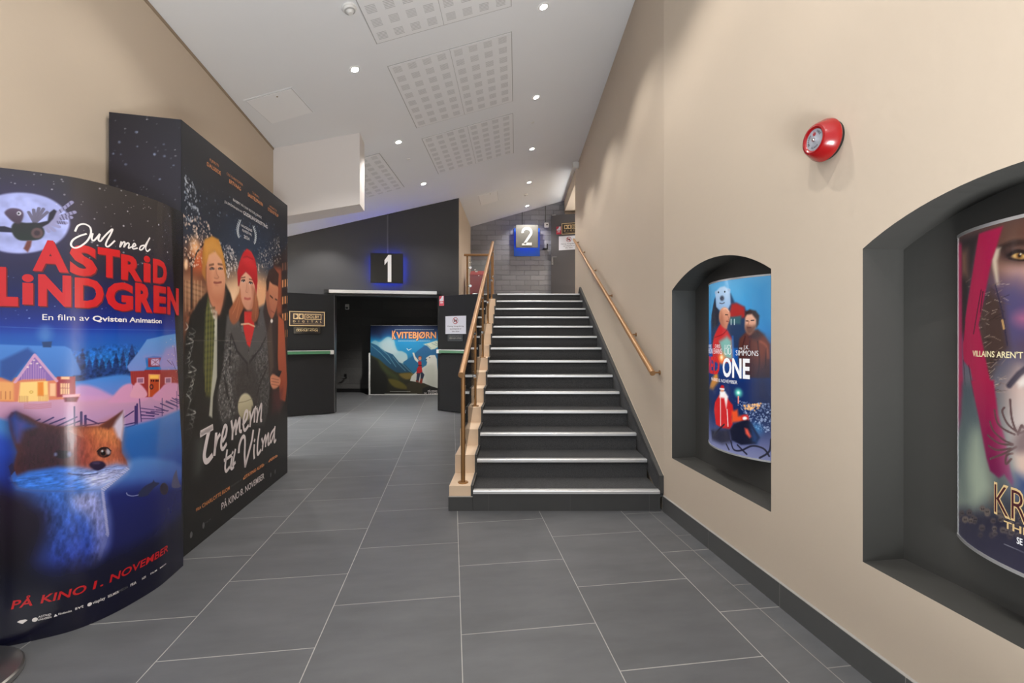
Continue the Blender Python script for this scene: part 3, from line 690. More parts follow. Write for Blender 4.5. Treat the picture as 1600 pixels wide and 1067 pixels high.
# ------------------------------------------------------------------ doors
def bar_push(t, x0, x1, z, mname='push_bar'):
    mb = MB(); mb.box(x0, x1, -.075, -.045, z-.028, z+.022); b_ = mb.build(mname, M_GREENBAR, t, bevel=.006)
    mb = MB(); mb.box(x0, x1, -.075, -.05, z+.0225, z+.032); mb.build('bar_top', M_ALU, b_)
    for x in (x0, x1-.05): mb = MB(); mb.box(x-.002, x+.052, -.08, 0, z-.035, z+.034); mb.build('bar_end', M_ALU, b_, bevel=.004)
def attached(name, par, M, label):
    o = bpy.data.objects.new(name, None); o.empty_display_size = .05; C.objects.link(o); o.parent = par; o.matrix_local = par.matrix_basis.inverted() @ M
    o['label'] = label; return o
def plaque_big(par, label, M):
    """brown plaque, gold frame: double-D mark, boxed word, spaced word below; local x right, z up, y away"""
    t = attached('sound_plaque', par, M, label)
    W, Hh = .544, .243
    mb = MB(); mb.box(0, W, -.012, 0, 0, Hh); mb.build('board', mat('plaque_brown', (48,38,36), .4), t)
    fn = lambda x, z: (x, -.0135, z); fr = lambda mb, x0, x1, z0, z1, w: [mb.box(a, b, -.0145, -.012, c, d) for a, b, c, d in ((x0,x1,z0,z0+w),(x0,x1,z1-w,z1),(x0,x0+w,z0,z1),(x1-w,x1,z0,z1))]
    mb = MB(); fr(mb, 0, W, 0, Hh, .012); mb.build('frame', M_GOLD, t)
    mb = MB()
    def dd(x0, x1, z0, z1):
        xm = (x0+x1)/2; g = .003
        for s, xa in ((1, x0), (-1, x1)):
            w = (x1-x0)/2-g; o = [(0,0),(w,0),(w,(z1-z0)),(0,(z1-z0))]; zc = (z1-z0)/2; ry = (z1-z0)/2-.014
            # gold square with a D-shaped hole: strips around the hole
            N_ = 14; hole = [(w-.016-(w*.62)*math.cos(-PI/2+PI*i/N_) if s < 0 else .016+(w*.62)*math.cos(-PI/2+PI*i/N_), zc+ry*math.sin(-PI/2+PI*i/N_)) for i in range(N_+1)]
            if s < 0: hole = [(w-.016-(w*.62)*math.cos(-PI/2+PI*i/N_), zc+ry*math.sin(-PI/2+PI*i/N_)) for i in range(N_+1)]; base = x1-w
            else: base = x0
            flat = .016 if s > 0 else w-.016; far = w if s > 0 else 0.0; near = 0.0 if s > 0 else w
            q = lambda a, b, c, d: mb.quad(*[fn(base+p[0], z0+p[1]) for p in (a,b,c,d)])
            for i in range(N_): q(hole[i], hole[i+1], (far, hole[i+1][1]), (far, hole[i][1]))
            q((near,0),(flat,0),(flat,z1-z0),(near,z1-z0)); q((flat,0),(far,0),(far,zc-ry),(flat,zc-ry)); q((flat,zc+ry),(far,zc+ry),(far,z1-z0),(flat,z1-z0))
    dd(.060, .215, .112, .205); mb.build('double_d_mark', M_GOLD, t)
    mb = MB(); fr(mb, .230, .490, .108, .202, .010); text(mb, 'DOLBY', .262, .458, .132, .046, fn, bold=.01); text(mb, '®', .502, .515, .185, .012, fn); mb.build('boxed_word', M_GOLD, t)
    mb = MB()
    for i, ch in enumerate('DIGITAL'): text(mb, ch, .075+i*.068, 0, .060, .032, fn, bold=.015, align='center', xs=1.15)
    mb.box(.06, .49, -.0135, -.012, .034, .037); mb.build('spaced_word', M_GOLD, t)
    return t
def plaque_small(par, label, M, W, Hh, col):
    t = attached('sound_plaque', par, M, label); fn = lambda x, z: (x, -.0125, z)
    mb = MB(); mb.box(0, W, -.011, 0, 0, Hh); mb.build('board', M_BLKGL, t); k = W/.40
    mb = MB(); text(mb, 'THIS AUDITORIUM IS EQUIPPED WITH', .045*k, .355*k, Hh*.76, .010*k, fn); mb.build('small_lettering', col, t)
    mb = MB(); text(mb, 'DOLBY ATMOS', .105*k, .36*k, Hh*.36, .030*k, fn, bold=.0)
    for x in (.04, .072): mb.box((x)*k, (x+.028)*k, -.0125, -.011, Hh*.36, Hh*.36+.004); mb.box(x*k, (x+.028)*k, -.0125, -.011, Hh*.36+.028*k, Hh*.36+.032*k); mb.box(x*k, (x+.005)*k, -.0125, -.011, Hh*.36, Hh*.36+.032*k); mb.box((x+.023)*k, (x+.028)*k, -.0125, -.011, Hh*.36, Hh*.36+.032*k)
    mb.build('lettering', col, t); return t
def notice(par, label, M, W, Hh):
    t = attached('notice', par, M, label); fn = lambda x, z: (x, -.0065, z)
    mb = MB(); mb.box(0, W, -.006, 0, 0, Hh); mb.build('sheet', M_PAPER, t)
    c = (W*.49, Hh*.74); r = Hh*.19
    mb = MB()
    for i in range(36):
        a, b = 2*PI*i/36, 2*PI*(i+1)/36; mb.quad(*[fn(c[0]+rr*math.cos(q), c[1]+rr*math.sin(q)) for rr, q in ((r,a),(r,b),(r*.82,b),(r*.82,a))])
    d = r*.62; w = r*.1; mb.quad(fn(c[0]-d-w,c[1]+d-w), fn(c[0]-d+w,c[1]+d+w), fn(c[0]+d+w,c[1]-d+w), fn(c[0]+d-w,c[1]-d-w)); mb.build('ban_ring', M_REDINK, t)
    mb = MB()
    for x0, x1, z0, z1 in ((-.5,-.1,-.4,.45),(.08,.55,-.35,.25),(.2,.42,.25,.38)): mb.box(c[0]+x0*r, c[0]+x1*r, -.0063, -.006, c[1]+z0*r, c[1]+z1*r)
    mb.build('pictogram', M_INK, t)
    mb = MB(); text(mb, 'Filming, fotografering', W*.11, W*.89, Hh*.40, Hh*.072, fn, bold=.008); text(mb, 'og lydopptak er', W*.22, W*.78, Hh*.255, Hh*.072, fn, bold=.008); text(mb, 'ikke tillatt', W*.32, W*.68, Hh*.11, Hh*.072, fn, bold=.008); mb.build('lettering', M_INK, t)
    return t
def sticker(par, label, M, W=.11, Hh=.175):
    t = attached('sticker', par, M, label); fn = lambda x, z: (x*W, -.0025, z*Hh)
    mb = MB(); mb.box(0, W, -.002, 0, 0, Hh); mb.build('sheet', mat('sticker_red', (190,44,66), .5), t)
    mb = MB(); mb.add([fn(*p) for p in ((.1,.48),(.9,.48),(.9,.98),(.6,.98),(.45,.8),(.1,.62))], [tuple(range(6))]); mb.build('white_figure', M_PAPER, t)
    mb = MB(); mb.box(W*.2, W*.8, -.0026, -.002, Hh*.26, Hh*.34); mb.box(W*.28, W*.72, -.0026, -.002, Hh*.38, Hh*.42); mb.build('white_bars', M_PAPER, t)
def leaf_frame(hx, hy, ex, ey):
    """matrix at the leaf's left foot as the viewer sees it: x right along the leaf, y away, z up"""
    a = math.atan2(ey-hy, ex-hx); return Matrix.Translation((hx, hy, 0)) @ Matrix.Rotation(a, 4, 'Z')
# left leaf (hinged on its right end)
ML = leaf_frame(-3.135-.86*.92, 7.925-.51*.92, -3.135, 7.925); LW = .92
t = thing('door_leaf', 'black door leaf with green push bar folded open left of the doorway', 'door', ML.to_translation(), ML.to_euler())
mb = MB(); mb.box(0, LW, 0, .045, .008, 2.04); mb.build('leaf', M_DOOR, t, bevel=.002)
bar_push(t, .06, LW-.02, 1.055)
mb = MB(); mb.box(LW-.002, LW+.006, 0, .05, .02, 2.04); mb.build('edge_strip', M_DUCT, t)
plaque_big(t, 'gold-framed brown plaque on the open left door leaf, double-D mark on it', ML @ Matrix.Translation((LW-.697, 0, 1.496)))
plaque_small(t, 'small black plaque with pale lettering under the gold-framed plaque, left leaf', ML @ Matrix.Translation((LW-.632, 0, 1.37)), .41, .11, M_GOLD)
# right leaf (hinged on its left end)
MR = leaf_frame(-1.378, 8.22, -.640, 7.784); RWd = .857
t = thing('door_leaf', 'black door leaf with white notice folded open beside the staircase', 'door', MR.to_translation(), MR.to_euler())
mb = MB(); mb.box(0, RWd, 0, .045, .008, 2.045); mb.build('leaf', M_DOOR, t, bevel=.002)
bar_push(t, .0, RWd-.18, 1.06)
mb = MB(); mb.box(RWd-.12, RWd-.04, -.004, .049, 2.045, 2.052); mb.build('top_plate', M_ALU, t)
notice(t, 'white no-filming notice on the door leaf beside the staircase', MR @ Matrix.Translation((.147, 0, 1.367)), .45, .313)
plaque_small(t, 'small black plaque below the white notice beside the staircase', MR @ Matrix.Translation((.2, 0, 1.24)), .335, .113, mat('dull_lettering', (120,112,100), .5))
sticker(t, 'small red and white sticker in the top corner of the leaf beside the staircase', MR @ Matrix.Translation((0.0, 0, 1.87)))
# closer rail over the doorway
t = thing('door_closer_rail', 'silver door closer rail with black ends over the double doorway', 'door closer', GW(-.93, 0, 2.07), (0, 0, math.atan2(E1.y, E1.x)))
mb = MB(); mb.box(-.94, .88, -.09, 0, 0, .055); mb.build('rail', M_ALU, t, bevel=.004)
for x0, x1 in ((-1.02,-.94),(.88,.96)): mb = MB(); mb.box(x0, x1, -.095, 0, -.003, .06); mb.build('end_cap', M_BLACK, t, bevel=.004)
# upper door
M2 = leaf_frame(.78, 10.39, 1.637, 10.115)
t = thing('door_leaf', 'dark grey upper door standing open against the brick wall at the stair head', 'door', (.78, 10.39, 2.05), M2.to_euler()); bpy.context.view_layer.update()
mb = MB(); mb.box(0, .9, 0, .045, .008, 2.01); mb.build('leaf', mat('upper_door_grey', (76,74,77), .5), t, bevel=.002)
mb = MB(); mb.box(.012, .05, -.006, 0, .90, 1.08); lk = mb.build('lock_plate', M_STEEL, t)
mb = MB(); mb.tube([(.03,-.004,1.065),(.03,-.05,1.065),(.145,-.055,1.06)], .0095, 12); mb.build('lever_handle', M_STEEL, t, smooth=True)
mb = MB(); mb.lathe([(0,.003),(.008,.003),(.008,0),(0,0)], 12, Matrix.Translation((.031,-.006,.945)) @ Matrix.Rotation(PI/2,4,'X')); mb.build('cylinder_lock', M_BLACK, lk)
mb = MB(); mb.box(.03, .11, -.01, .05, 2.01, 2.02); mb.build('top_plate', M_ALU, t)
plaque_big(t, 'gold-framed brown plaque on the open upper door at the stair head', M2 @ Matrix.Translation((.245, 0, 3.615)))
notice(t, 'white no-filming notice on the upper door at the stair head', M2 @ Matrix.Translation((.18, 0, 3.265)), .46, .31)
sticker(t, 'small red and white sticker on the upper door beside its framed plaque', M2 @ Matrix.Translation((.123, 0, 3.625)))

# ------------------------------------------------------------------ red box on the landing
t = thing('red_bin', 'red box with a sloping lid standing on the upper landing', 'box', (-.70, 9.25, 2.05))
mb = MB(); mb.box(-.22, .22, -.15, .15, 0, .47); mb.build('body', M_REDBOX, t, bevel=.008)
mb = MB(); mb.prism([(-.225,-.16,.472),(-.225,.155,.472),(-.225,.155,.60),(-.225,.10,.61),(-.225,-.16,.50)], (0,0,0), (.45,0,0)); mb.build('lid', M_REDBOX, t, bevel=.01)
mb = MB(); mb.box(-.13,-.08,.0,.012,.57,.60); mb.build('catch', M_WHITE, t)

# ------------------------------------------------------------------ corridor odds and ends
t = thing('wall_sensor', 'small white sensor on the dark corridor wall beyond the doorway', 'sensor', (-4.05, 11.05, 1.98))
mb = MB(); mb.box(-.045,.045,-.05,0,0,.13); mb.build('housing', M_WHITE, t, bevel=.01); mb = MB(); mb.box(-.03,.03,-.056,-.05,.02,.06); mb.build('lens', M_DUCT, t)
t = thing('door_stop', 'small black hook low on the dark corridor wall beyond the doorway', 'door stop', (-4.1, 11.05, .36))
mb = MB(); mb.box(-.03,.03,-.01,0,-.03,.08); mb.build('plate', M_BLACK, t); mb = MB(); mb.tube([(0,-.005,0),(0,-.08,-.01),(-.05,-.11,0)], .016, 10); mb.build('hook', M_BLACK, t, smooth=True)
ld = bpy.data.lights.new('corridor_light', 'SPOT'); ld.energy = 200; ld.color = SPOT_COL; ld.spot_size = math.radians(120); ld.spot_blend = .5; ld.shadow_soft_size = .04
t = thing('downlight', 'recessed spotlight in the corridor ceiling hidden above the doorway', 'ceiling light', (-2.5, 9.3, 2.5))
mb = MB(); mb.lathe([(.034,0),(.034,-.006),(.047,-.006),(.05,0)], 32); mb.build('trim_ring', M_RING, t, smooth=True); mb = MB(); mb.lathe([(0,-.0045),(.034,-.0045),(.034,0),(0,0)], 28); mb.build('lamp_face', M_LAMP, t)
lo = bpy.data.objects.new('corridor_beam', ld); C.objects.link(lo); lo.parent = t; lo.location = (0,0,-.03)

# ------------------------------------------------------------------ posters (art in metres on each sheet)
ART_A = [
 ('V',[(0,(14,13,30)),(.18,(15,15,48)),(.45,(26,34,98)),(.6,(40,85,165)),(.8,(55,110,190)),(.95,(120,120,190)),(1.05,(50,130,200)),(1.2,(22,85,175)),(1.33,(16,48,150)),(1.45,(17,24,92)),(1.6,(30,27,52)),(1.75,(46,42,48)),(2.0,(52,48,48))]),
 ('G',(.123,1.774),.33,(70,60,130),.55),
 ('P',[(.303,1.793),(.298,1.761),(.285,1.729),(.263,1.7),(.235,1.676),(.202,1.658),(.166,1.647),(.129,1.644),(.094,1.649),(.061,1.661),(.033,1.679),(.012,1.702),(-.001,1.729),(-.006,1.759),(-.001,1.789),(.012,1.818),(.033,1.845),(.061,1.868),(.094,1.886),(.129,1.898),(.166,1.903),(.202,1.901),(.235,1.892),(.263,1.875),(.285,1.852),(.298,1.824)],(166,172,226),.006,1,None,1),
 ('N',[(-.006,1.759),(.088,1.872),(.158,1.903),(.303,1.838),(.303,1.736),(.23,1.667),(.088,1.645)],.1,.05,.05,3,.02),
 ('D',[(.088,1.993),(.782,2.006),(.782,1.65),(.34,1.588),(.321,1.842),(.088,1.944)],90,.0015,.0042,(225,222,230),5,.75),
 ('L',[(.245,1.804),(.31,1.886)],(150,146,186),.013,.95,.002,0),
 ('L',[(.248,1.802),(.319,1.844)],(150,146,186),.013,.95,.002,0),
 ('L',[(.248,1.797),(.308,1.819)],(150,146,186),.013,.95,.002,0),
 ('L',[(.245,1.789),(.292,1.792)],(150,146,186),.013,.95,.002,0),
 ('L',[(.237,1.783),(.27,1.772)],(150,146,186),.013,.95,.002,0),
 ('L',[(.23,1.777),(.255,1.754)],(150,146,186),.013,.95,.002,0),
 ('L',[(.223,1.771),(.237,1.748)],(150,146,186),.013,.95,.002,0),
 ('L',[(.272,1.845),(.276,1.835)],(70,66,92),.004,.8,.002,0),
 ('L',[(.278,1.825),(.282,1.815)],(70,66,92),.004,.8,.002,0),
 ('L',[(.273,1.811),(.277,1.802)],(70,66,92),.004,.8,.002,0),
 ('L',[(.264,1.795),(.268,1.785)],(70,66,92),.004,.8,.002,0),
 ('L',[(.282,1.857),(.286,1.847)],(70,66,92),.004,.8,.002,0),
 ('L',[(.289,1.831),(.293,1.822)],(70,66,92),.004,.8,.002,0),
 ('L',[(.282,1.814),(.286,1.805)],(70,66,92),.004,.8,.002,0),
 ('L',[(.271,1.795),(.275,1.786)],(70,66,92),.004,.8,.002,0),
 ('L',[(.292,1.869),(.296,1.86)],(70,66,92),.004,.8,.002,0),
 ('L',[(.3,1.838),(.303,1.828)],(70,66,92),.004,.8,.002,0),
 ('L',[(.291,1.818),(.295,1.808)],(70,66,92),.004,.8,.002,0),
 ('L',[(.278,1.796),(.282,1.786)],(70,66,92),.004,.8,.002,0),
 ('L',[(.302,1.882),(.305,1.872)],(70,66,92),.004,.8,.002,0),
 ('L',[(.31,1.844),(.314,1.835)],(70,66,92),.004,.8,.002,0),
 ('L',[(.301,1.821),(.304,1.812)],(70,66,92),.004,.8,.002,0),
 ('L',[(.285,1.796),(.289,1.786)],(70,66,92),.004,.8,.002,0),
 ('L',[(.194,1.778),(.176,1.822)],(104,98,120),.011,.95,.002,0),
 ('L',[(.194,1.778),(.191,1.834)],(104,98,120),.011,.95,.002,0),
 ('L',[(.194,1.778),(.207,1.843)],(104,98,120),.011,.95,.002,0),
 ('L',[(.194,1.778),(.221,1.842)],(104,98,120),.011,.95,.002,0),
 ('L',[(.194,1.778),(.233,1.83)],(104,98,120),.011,.95,.002,0),
 ('P',[(.176,1.768),(.234,1.793),(.239,1.828),(.254,1.846),(.263,1.839),(.252,1.805),(.237,1.781),(.205,1.754)],(40,36,48),.003,1,None,0),
 ('P',[(.045,1.747),(.102,1.755),(.13,1.746),(.127,1.731),(.052,1.729)],(40,38,58),.003,1,None,0),
 ('P',[(.123,1.755),(.137,1.776),(.169,1.776),(.205,1.779),(.225,1.747),(.212,1.713),(.173,1.701),(.144,1.702),(.127,1.724)],(46,44,48),.004,1,(38,46,42),1),
 ('P',[(.102,1.813),(.121,1.832),(.151,1.83),(.16,1.808),(.15,1.772),(.132,1.773),(.112,1.793)],(92,74,98),.004,1,(70,54,70),1),
 ('P',[(.153,1.814),(.152,1.81),(.15,1.807),(.148,1.805),(.144,1.805),(.142,1.806),(.14,1.809),(.139,1.813),(.14,1.817),(.142,1.82),(.144,1.822),(.148,1.822),(.15,1.821),(.152,1.818)],(214,210,226),.002,1,None,1),
 ('P',[(.148,1.813),(.148,1.812),(.147,1.81),(.146,1.809),(.144,1.809),(.143,1.81),(.142,1.811),(.142,1.813),(.142,1.814),(.143,1.816),(.144,1.817),(.146,1.817),(.147,1.816),(.148,1.815)],(20,18,26),.002,1,None,1),
 ('P',[(.22,1.739),(.218,1.728),(.213,1.72),(.205,1.715),(.197,1.714),(.19,1.717),(.185,1.725),(.183,1.734),(.185,1.744),(.19,1.753),(.197,1.758),(.205,1.759),(.213,1.756),(.218,1.748)],(98,74,76),.004,1,None,1),
 ('P',[(.21,1.737),(.21,1.733),(.207,1.729),(.203,1.726),(.199,1.726),(.195,1.727),(.193,1.731),(.192,1.735),(.193,1.74),(.195,1.744),(.199,1.747),(.203,1.747),(.207,1.746),(.21,1.742)],(60,46,54),.004,1,None,1),
 ('P',[(.171,1.701),(.185,1.702),(.182,1.677),(.173,1.652),(.16,1.666)],(110,60,54),.004,1,None,0),
 ('D',[(.088,1.547),(.897,1.515),(.897,1.372),(.088,1.349)],60,.001,.003,(170,190,250),9,.8),
 ('P',[(-.02,1.317),(.922,1.329),(.922,1.079),(-.02,1.137)],(24,78,176),.03,.8,(45,140,205),0),
 ('P',[(.248,1.308),(.246,1.293),(.24,1.281),(.231,1.274),(.222,1.274),(.213,1.281),(.207,1.293),(.205,1.308),(.207,1.323),(.213,1.335),(.222,1.342),(.231,1.342),(.24,1.336),(.246,1.324)],(120,165,215),.02,.45,None,1),
 ('P',[(.307,1.1),(.316,1.135),(.315,1.135),(.322,1.178),(.32,1.178),(.329,1.211),(.338,1.178),(.336,1.178),(.343,1.133),(.341,1.134),(.352,1.097)],(28,52,108),.003,.92,None,0),
 ('P',[(.318,1.099),(.329,1.134),(.328,1.134),(.336,1.193),(.333,1.193),(.344,1.242),(.355,1.192),(.352,1.193),(.361,1.132),(.359,1.132),(.371,1.095)],(28,52,108),.003,.92,None,0),
 ('P',[(.344,1.097),(.354,1.133),(.353,1.133),(.36,1.171),(.358,1.172),(.367,1.2),(.377,1.171),(.375,1.171),(.382,1.131),(.381,1.131),(.392,1.093)],(28,52,108),.003,.92,None,0),
 ('P',[(.365,1.096),(.376,1.131),(.375,1.131),(.382,1.176),(.38,1.176),(.39,1.21),(.4,1.175),(.397,1.175),(.405,1.129),(.404,1.13),(.415,1.091)],(28,52,108),.003,.92,None,0),
 ('P',[(.388,1.094),(.399,1.13),(.397,1.13),(.405,1.169),(.403,1.169),(.413,1.198),(.424,1.168),(.421,1.168),(.43,1.128),(.428,1.128),(.44,1.089)],(28,52,108),.003,.92,None,0),
 ('P',[(.413,1.092),(.425,1.128),(.423,1.128),(.432,1.165),(.429,1.165),(.44,1.192),(.451,1.164),(.449,1.164),(.458,1.126),(.456,1.126),(.469,1.087)],(28,52,108),.003,.92,None,0),
 ('P',[(.438,1.09),(.452,1.126),(.449,1.126),(.459,1.179),(.456,1.179),(.469,1.22),(.482,1.178),(.479,1.178),(.489,1.124),(.487,1.124),(.502,1.084)],(28,52,108),.003,.92,None,0),
 ('P',[(.471,1.087),(.484,1.124),(.482,1.124),(.491,1.184),(.488,1.184),(.499,1.233),(.511,1.183),(.508,1.183),(.518,1.121),(.516,1.122),(.529,1.081)],(28,52,108),.003,.92,None,0),
 ('P',[(.494,1.085),(.515,1.122),(.511,1.122),(.526,1.196),(.522,1.197),(.541,1.261),(.56,1.195),(.555,1.195),(.572,1.117),(.568,1.118),(.591,1.076)],(28,52,108),.003,.92,None,0),
 ('P',[(.532,1.081),(.548,1.119),(.545,1.119),(.556,1.178),(.553,1.178),(.567,1.226),(.581,1.177),(.578,1.177),(.59,1.116),(.587,1.116),(.604,1.075)],(28,52,108),.003,.92,None,0),
 ('N',[(.31,1.237),(.567,1.255),(.567,1.084),(.31,1.105)],.25,.012,.012,8,.02),
 ('P',[(.318,1.079),(.379,1.105),(.51,1.114),(.555,1.079),(.567,.981),(.318,1.012)],(66,132,214),.008,1,(120,130,205),1),
 ('P',[(-.02,1.071),(.318,1.038),(.422,1.021),(.521,1.01),(.922,.986),(.922,.828),(.469,.863),(-.02,.91)],(222,160,178),.012,1,(160,130,190),0),
 ('P',[(.318,1.073),(.363,1.077),(.422,1.043),(.449,1.007),(.318,1.012)],(205,150,200),.012,.9,None,1),
 ('P',[(.449,1.007),(.499,1.062),(.555,1.062),(.623,1.003),(.604,.976),(.449,.986)],(214,150,190),.008,1,None,1),
 ('P',[(-.02,1.132),(.318,1.114),(.318,1.022),(.123,1.021),(-.02,1.033)],(222,128,92),.004,1,None,0),
 ('P',[(.263,1.122),(.321,1.119),(.321,1.032),(.263,1.032)],(160,52,62),.003,1,None,0),
 ('P',[(.276,1.121),(.303,1.119),(.303,1.107),(.276,1.109)],(250,196,150),.003,1,None,0),
 ('P',[(.274,1.092),(.303,1.09),(.303,1.041),(.274,1.044)],(250,196,150),.003,1,None,0),
 ('P',[(.241,1.093),(.259,1.092),(.259,1.037),(.241,1.038)],(250,196,150),.003,1,None,0),
 ('L',[(.282,1.091),(.282,1.043)],(150,60,60),.002,1,.002,0),
 ('L',[(.289,1.091),(.289,1.042)],(150,60,60),.002,1,.002,0),
 ('L',[(.296,1.09),(.296,1.042)],(150,60,60),.002,1,.002,0),
 ('L',[(.274,1.071),(.303,1.069)],(150,60,60),.002,1,.002,0),
 ('P',[(-.02,1.123),(.13,1.103),(.13,1.025),(-.02,1.037)],(240,168,100),.006,1,None,0),
 ('L',[(.091,1.066),(.091,1.035)],(190,110,70),.003,1,.002,0),
 ('L',[(.105,1.065),(.105,1.034)],(190,110,70),.003,1,.002,0),
 ('L',[(.119,1.065),(.119,1.033)],(190,110,70),.003,1,.002,0),
 ('P',[(.15,1.102),(.234,1.104),(.237,1.018),(.144,1.02)],(255,212,128),.004,1,None,0),
 ('P',[(.203,1.1),(.221,1.1),(.222,1.039),(.203,1.041)],(238,138,40),.003,1,None,0),
 ('P',[(.189,1.059),(.189,1.056),(.187,1.054),(.185,1.053),(.182,1.053),(.18,1.054),(.178,1.057),(.178,1.059),(.178,1.062),(.18,1.064),(.182,1.065),(.185,1.065),(.187,1.064),(.189,1.062)],(205,150,60),.001,1,None,1),
 ('P',[(.187,1.059),(.187,1.057),(.186,1.056),(.184,1.055),(.183,1.055),(.181,1.056),(.18,1.058),(.179,1.059),(.18,1.061),(.181,1.062),(.183,1.063),(.184,1.063),(.186,1.062),(.187,1.061)],(250,210,120),.001,1,None,1),
 ('L',[(.148,1.044),(.148,1.017)],(200,140,90),.0018,1,.002,0),
 ('L',[(.153,1.044),(.153,1.017)],(200,140,90),.0018,1,.002,0),
 ('L',[(.158,1.043),(.158,1.016)],(200,140,90),.0018,1,.002,0),
 ('L',[(.163,1.043),(.163,1.016)],(200,140,90),.0018,1,.002,0),
 ('L',[(.168,1.043),(.168,1.016)],(200,140,90),.0018,1,.002,0),
 ('L',[(.173,1.042),(.173,1.015)],(200,140,90),.0018,1,.002,0),
 ('L',[(.207,1.045),(.207,1.018)],(220,150,90),.0018,1,.002,0),
 ('L',[(.212,1.045),(.212,1.018)],(220,150,90),.0018,1,.002,0),
 ('L',[(.217,1.045),(.217,1.017)],(220,150,90),.0018,1,.002,0),
 ('L',[(.222,1.044),(.222,1.017)],(220,150,90),.0018,1,.002,0),
 ('L',[(.227,1.044),(.227,1.017)],(220,150,90),.0018,1,.002,0),
 ('L',[(.232,1.044),(.232,1.016)],(220,150,90),.0018,1,.002,0),
 ('P',[(-.02,1.255),(.088,1.262),(.194,1.256),(.288,1.253),(.307,1.24),(.34,1.139),(.337,1.124),(.259,1.123),(.194,1.222),(.123,1.108),(.088,1.128),(-.02,1.137)],(74,132,212),.004,1,(60,112,190),0),
 ('P',[(.088,1.192),(.173,1.247),(.194,1.222),(.123,1.108),(.088,1.128)],(34,66,140),.01,.8,None,0),
 ('P',[(.194,1.223),(.261,1.107),(.23,1.104),(.228,1.114),(.158,1.114),(.134,1.103)],(140,104,176),.003,1,None,0),
 ('L',[(.134,1.103),(.194,1.217),(.263,1.102)],(225,170,200),.01,.8,.002,0),
 ('L',[(.155,1.112),(.155,1.139)],(196,150,200),.0022,.8,.002,0),
 ('L',[(.162,1.112),(.162,1.149)],(196,150,200),.0022,.8,.002,0),
 ('L',[(.169,1.111),(.169,1.158)],(196,150,200),.0022,.8,.002,0),
 ('L',[(.176,1.111),(.176,1.168)],(196,150,200),.0022,.8,.002,0),
 ('L',[(.183,1.111),(.183,1.177)],(196,150,200),.0022,.8,.002,0),
 ('L',[(.191,1.111),(.191,1.187)],(196,150,200),.0022,.8,.002,0),
 ('L',[(.198,1.11),(.198,1.182)],(196,150,200),.0022,.8,.002,0),
 ('L',[(.205,1.11),(.205,1.172)],(196,150,200),.0022,.8,.002,0),
 ('L',[(.212,1.11),(.212,1.162)],(196,150,200),.0022,.8,.002,0),
 ('L',[(.219,1.109),(.219,1.152)],(196,150,200),.0022,.8,.002,0),
 ('L',[(.226,1.109),(.226,1.141)],(196,150,200),.0022,.8,.002,0),
 ('G',(.173,1.165),.006,(255,235,220),.9),
 ('G',(.183,1.18),.006,(255,235,220),.9),
 ('G',(.192,1.194),.006,(255,235,220),.9),
 ('G',(.202,1.18),.006,(255,235,220),.9),
 ('G',(.212,1.164),.006,(255,235,220),.9),
 ('P',[(.216,1.272),(.248,1.274),(.245,1.248),(.22,1.249)],(34,62,112),.003,1,None,0),
 ('P',[(.283,1.035),(.336,1.036),(.325,1.006),(.288,1.01)],(120,36,50),.004,1,None,0),
 ('P',[(.281,1.041),(.336,1.041),(.336,1.028),(.281,1.029)],(240,180,190),.004,1,None,0),
 ('L',[(.162,1.01),(.205,1.005),(.245,1.008)],(190,110,110),.0022,.8,.002,0),
 ('L',[(.162,1.004),(.205,.999),(.245,1.002)],(190,110,110),.0022,.8,.002,0),
 ('L',[(.162,.998),(.205,.993),(.245,.996)],(190,110,110),.0022,.8,.002,0),
 ('L',[(.162,.992),(.205,.987),(.245,.99)],(190,110,110),.0022,.8,.002,0),
 ('P',[(.532,1.134),(.878,1.114),(.872,.966),(.61,.993),(.538,1.069)],(158,52,52),.003,1,None,0),
 ('L',[(.544,1.131),(.544,1.007)],(130,38,44),.0015,.6,.002,0),
 ('L',[(.553,1.13),(.553,1.006)],(130,38,44),.0015,.6,.002,0),
 ('L',[(.562,1.13),(.562,1.004)],(130,38,44),.0015,.6,.002,0),
 ('L',[(.572,1.129),(.572,1.003)],(130,38,44),.0015,.6,.002,0),
 ('L',[(.581,1.128),(.581,1.002)],(130,38,44),.0015,.6,.002,0),
 ('L',[(.591,1.128),(.591,1.001)],(130,38,44),.0015,.6,.002,0),
 ('L',[(.601,1.127),(.601,1.0)],(130,38,44),.0015,.6,.002,0),
 ('L',[(.611,1.126),(.611,.998)],(130,38,44),.0015,.6,.002,0),
 ('L',[(.622,1.125),(.622,.997)],(130,38,44),.0015,.6,.002,0),
 ('L',[(.632,1.125),(.632,.996)],(130,38,44),.0015,.6,.002,0),
 ('L',[(.643,1.124),(.643,.994)],(130,38,44),.0015,.6,.002,0),
 ('L',[(.654,1.123),(.654,.993)],(130,38,44),.0015,.6,.002,0),
 ('L',[(.666,1.122),(.666,.992)],(130,38,44),.0015,.6,.002,0),
 ('L',[(.678,1.122),(.678,.99)],(130,38,44),.0015,.6,.002,0),
 ('L',[(.69,1.121),(.69,.989)],(130,38,44),.0015,.6,.002,0),
 ('L',[(.703,1.12),(.703,.987)],(130,38,44),.0015,.6,.002,0),
 ('L',[(.718,1.119),(.718,.985)],(130,38,44),.0015,.6,.002,0),
 ('L',[(.733,1.118),(.733,.983)],(130,38,44),.0015,.6,.002,0),
 ('L',[(.749,1.117),(.749,.981)],(130,38,44),.0015,.6,.002,0),
 ('L',[(.765,1.116),(.765,.979)],(130,38,44),.0015,.6,.002,0),
 ('L',[(.782,1.114),(.782,.977)],(130,38,44),.0015,.6,.002,0),
 ('L',[(.799,1.113),(.799,.975)],(130,38,44),.0015,.6,.002,0),
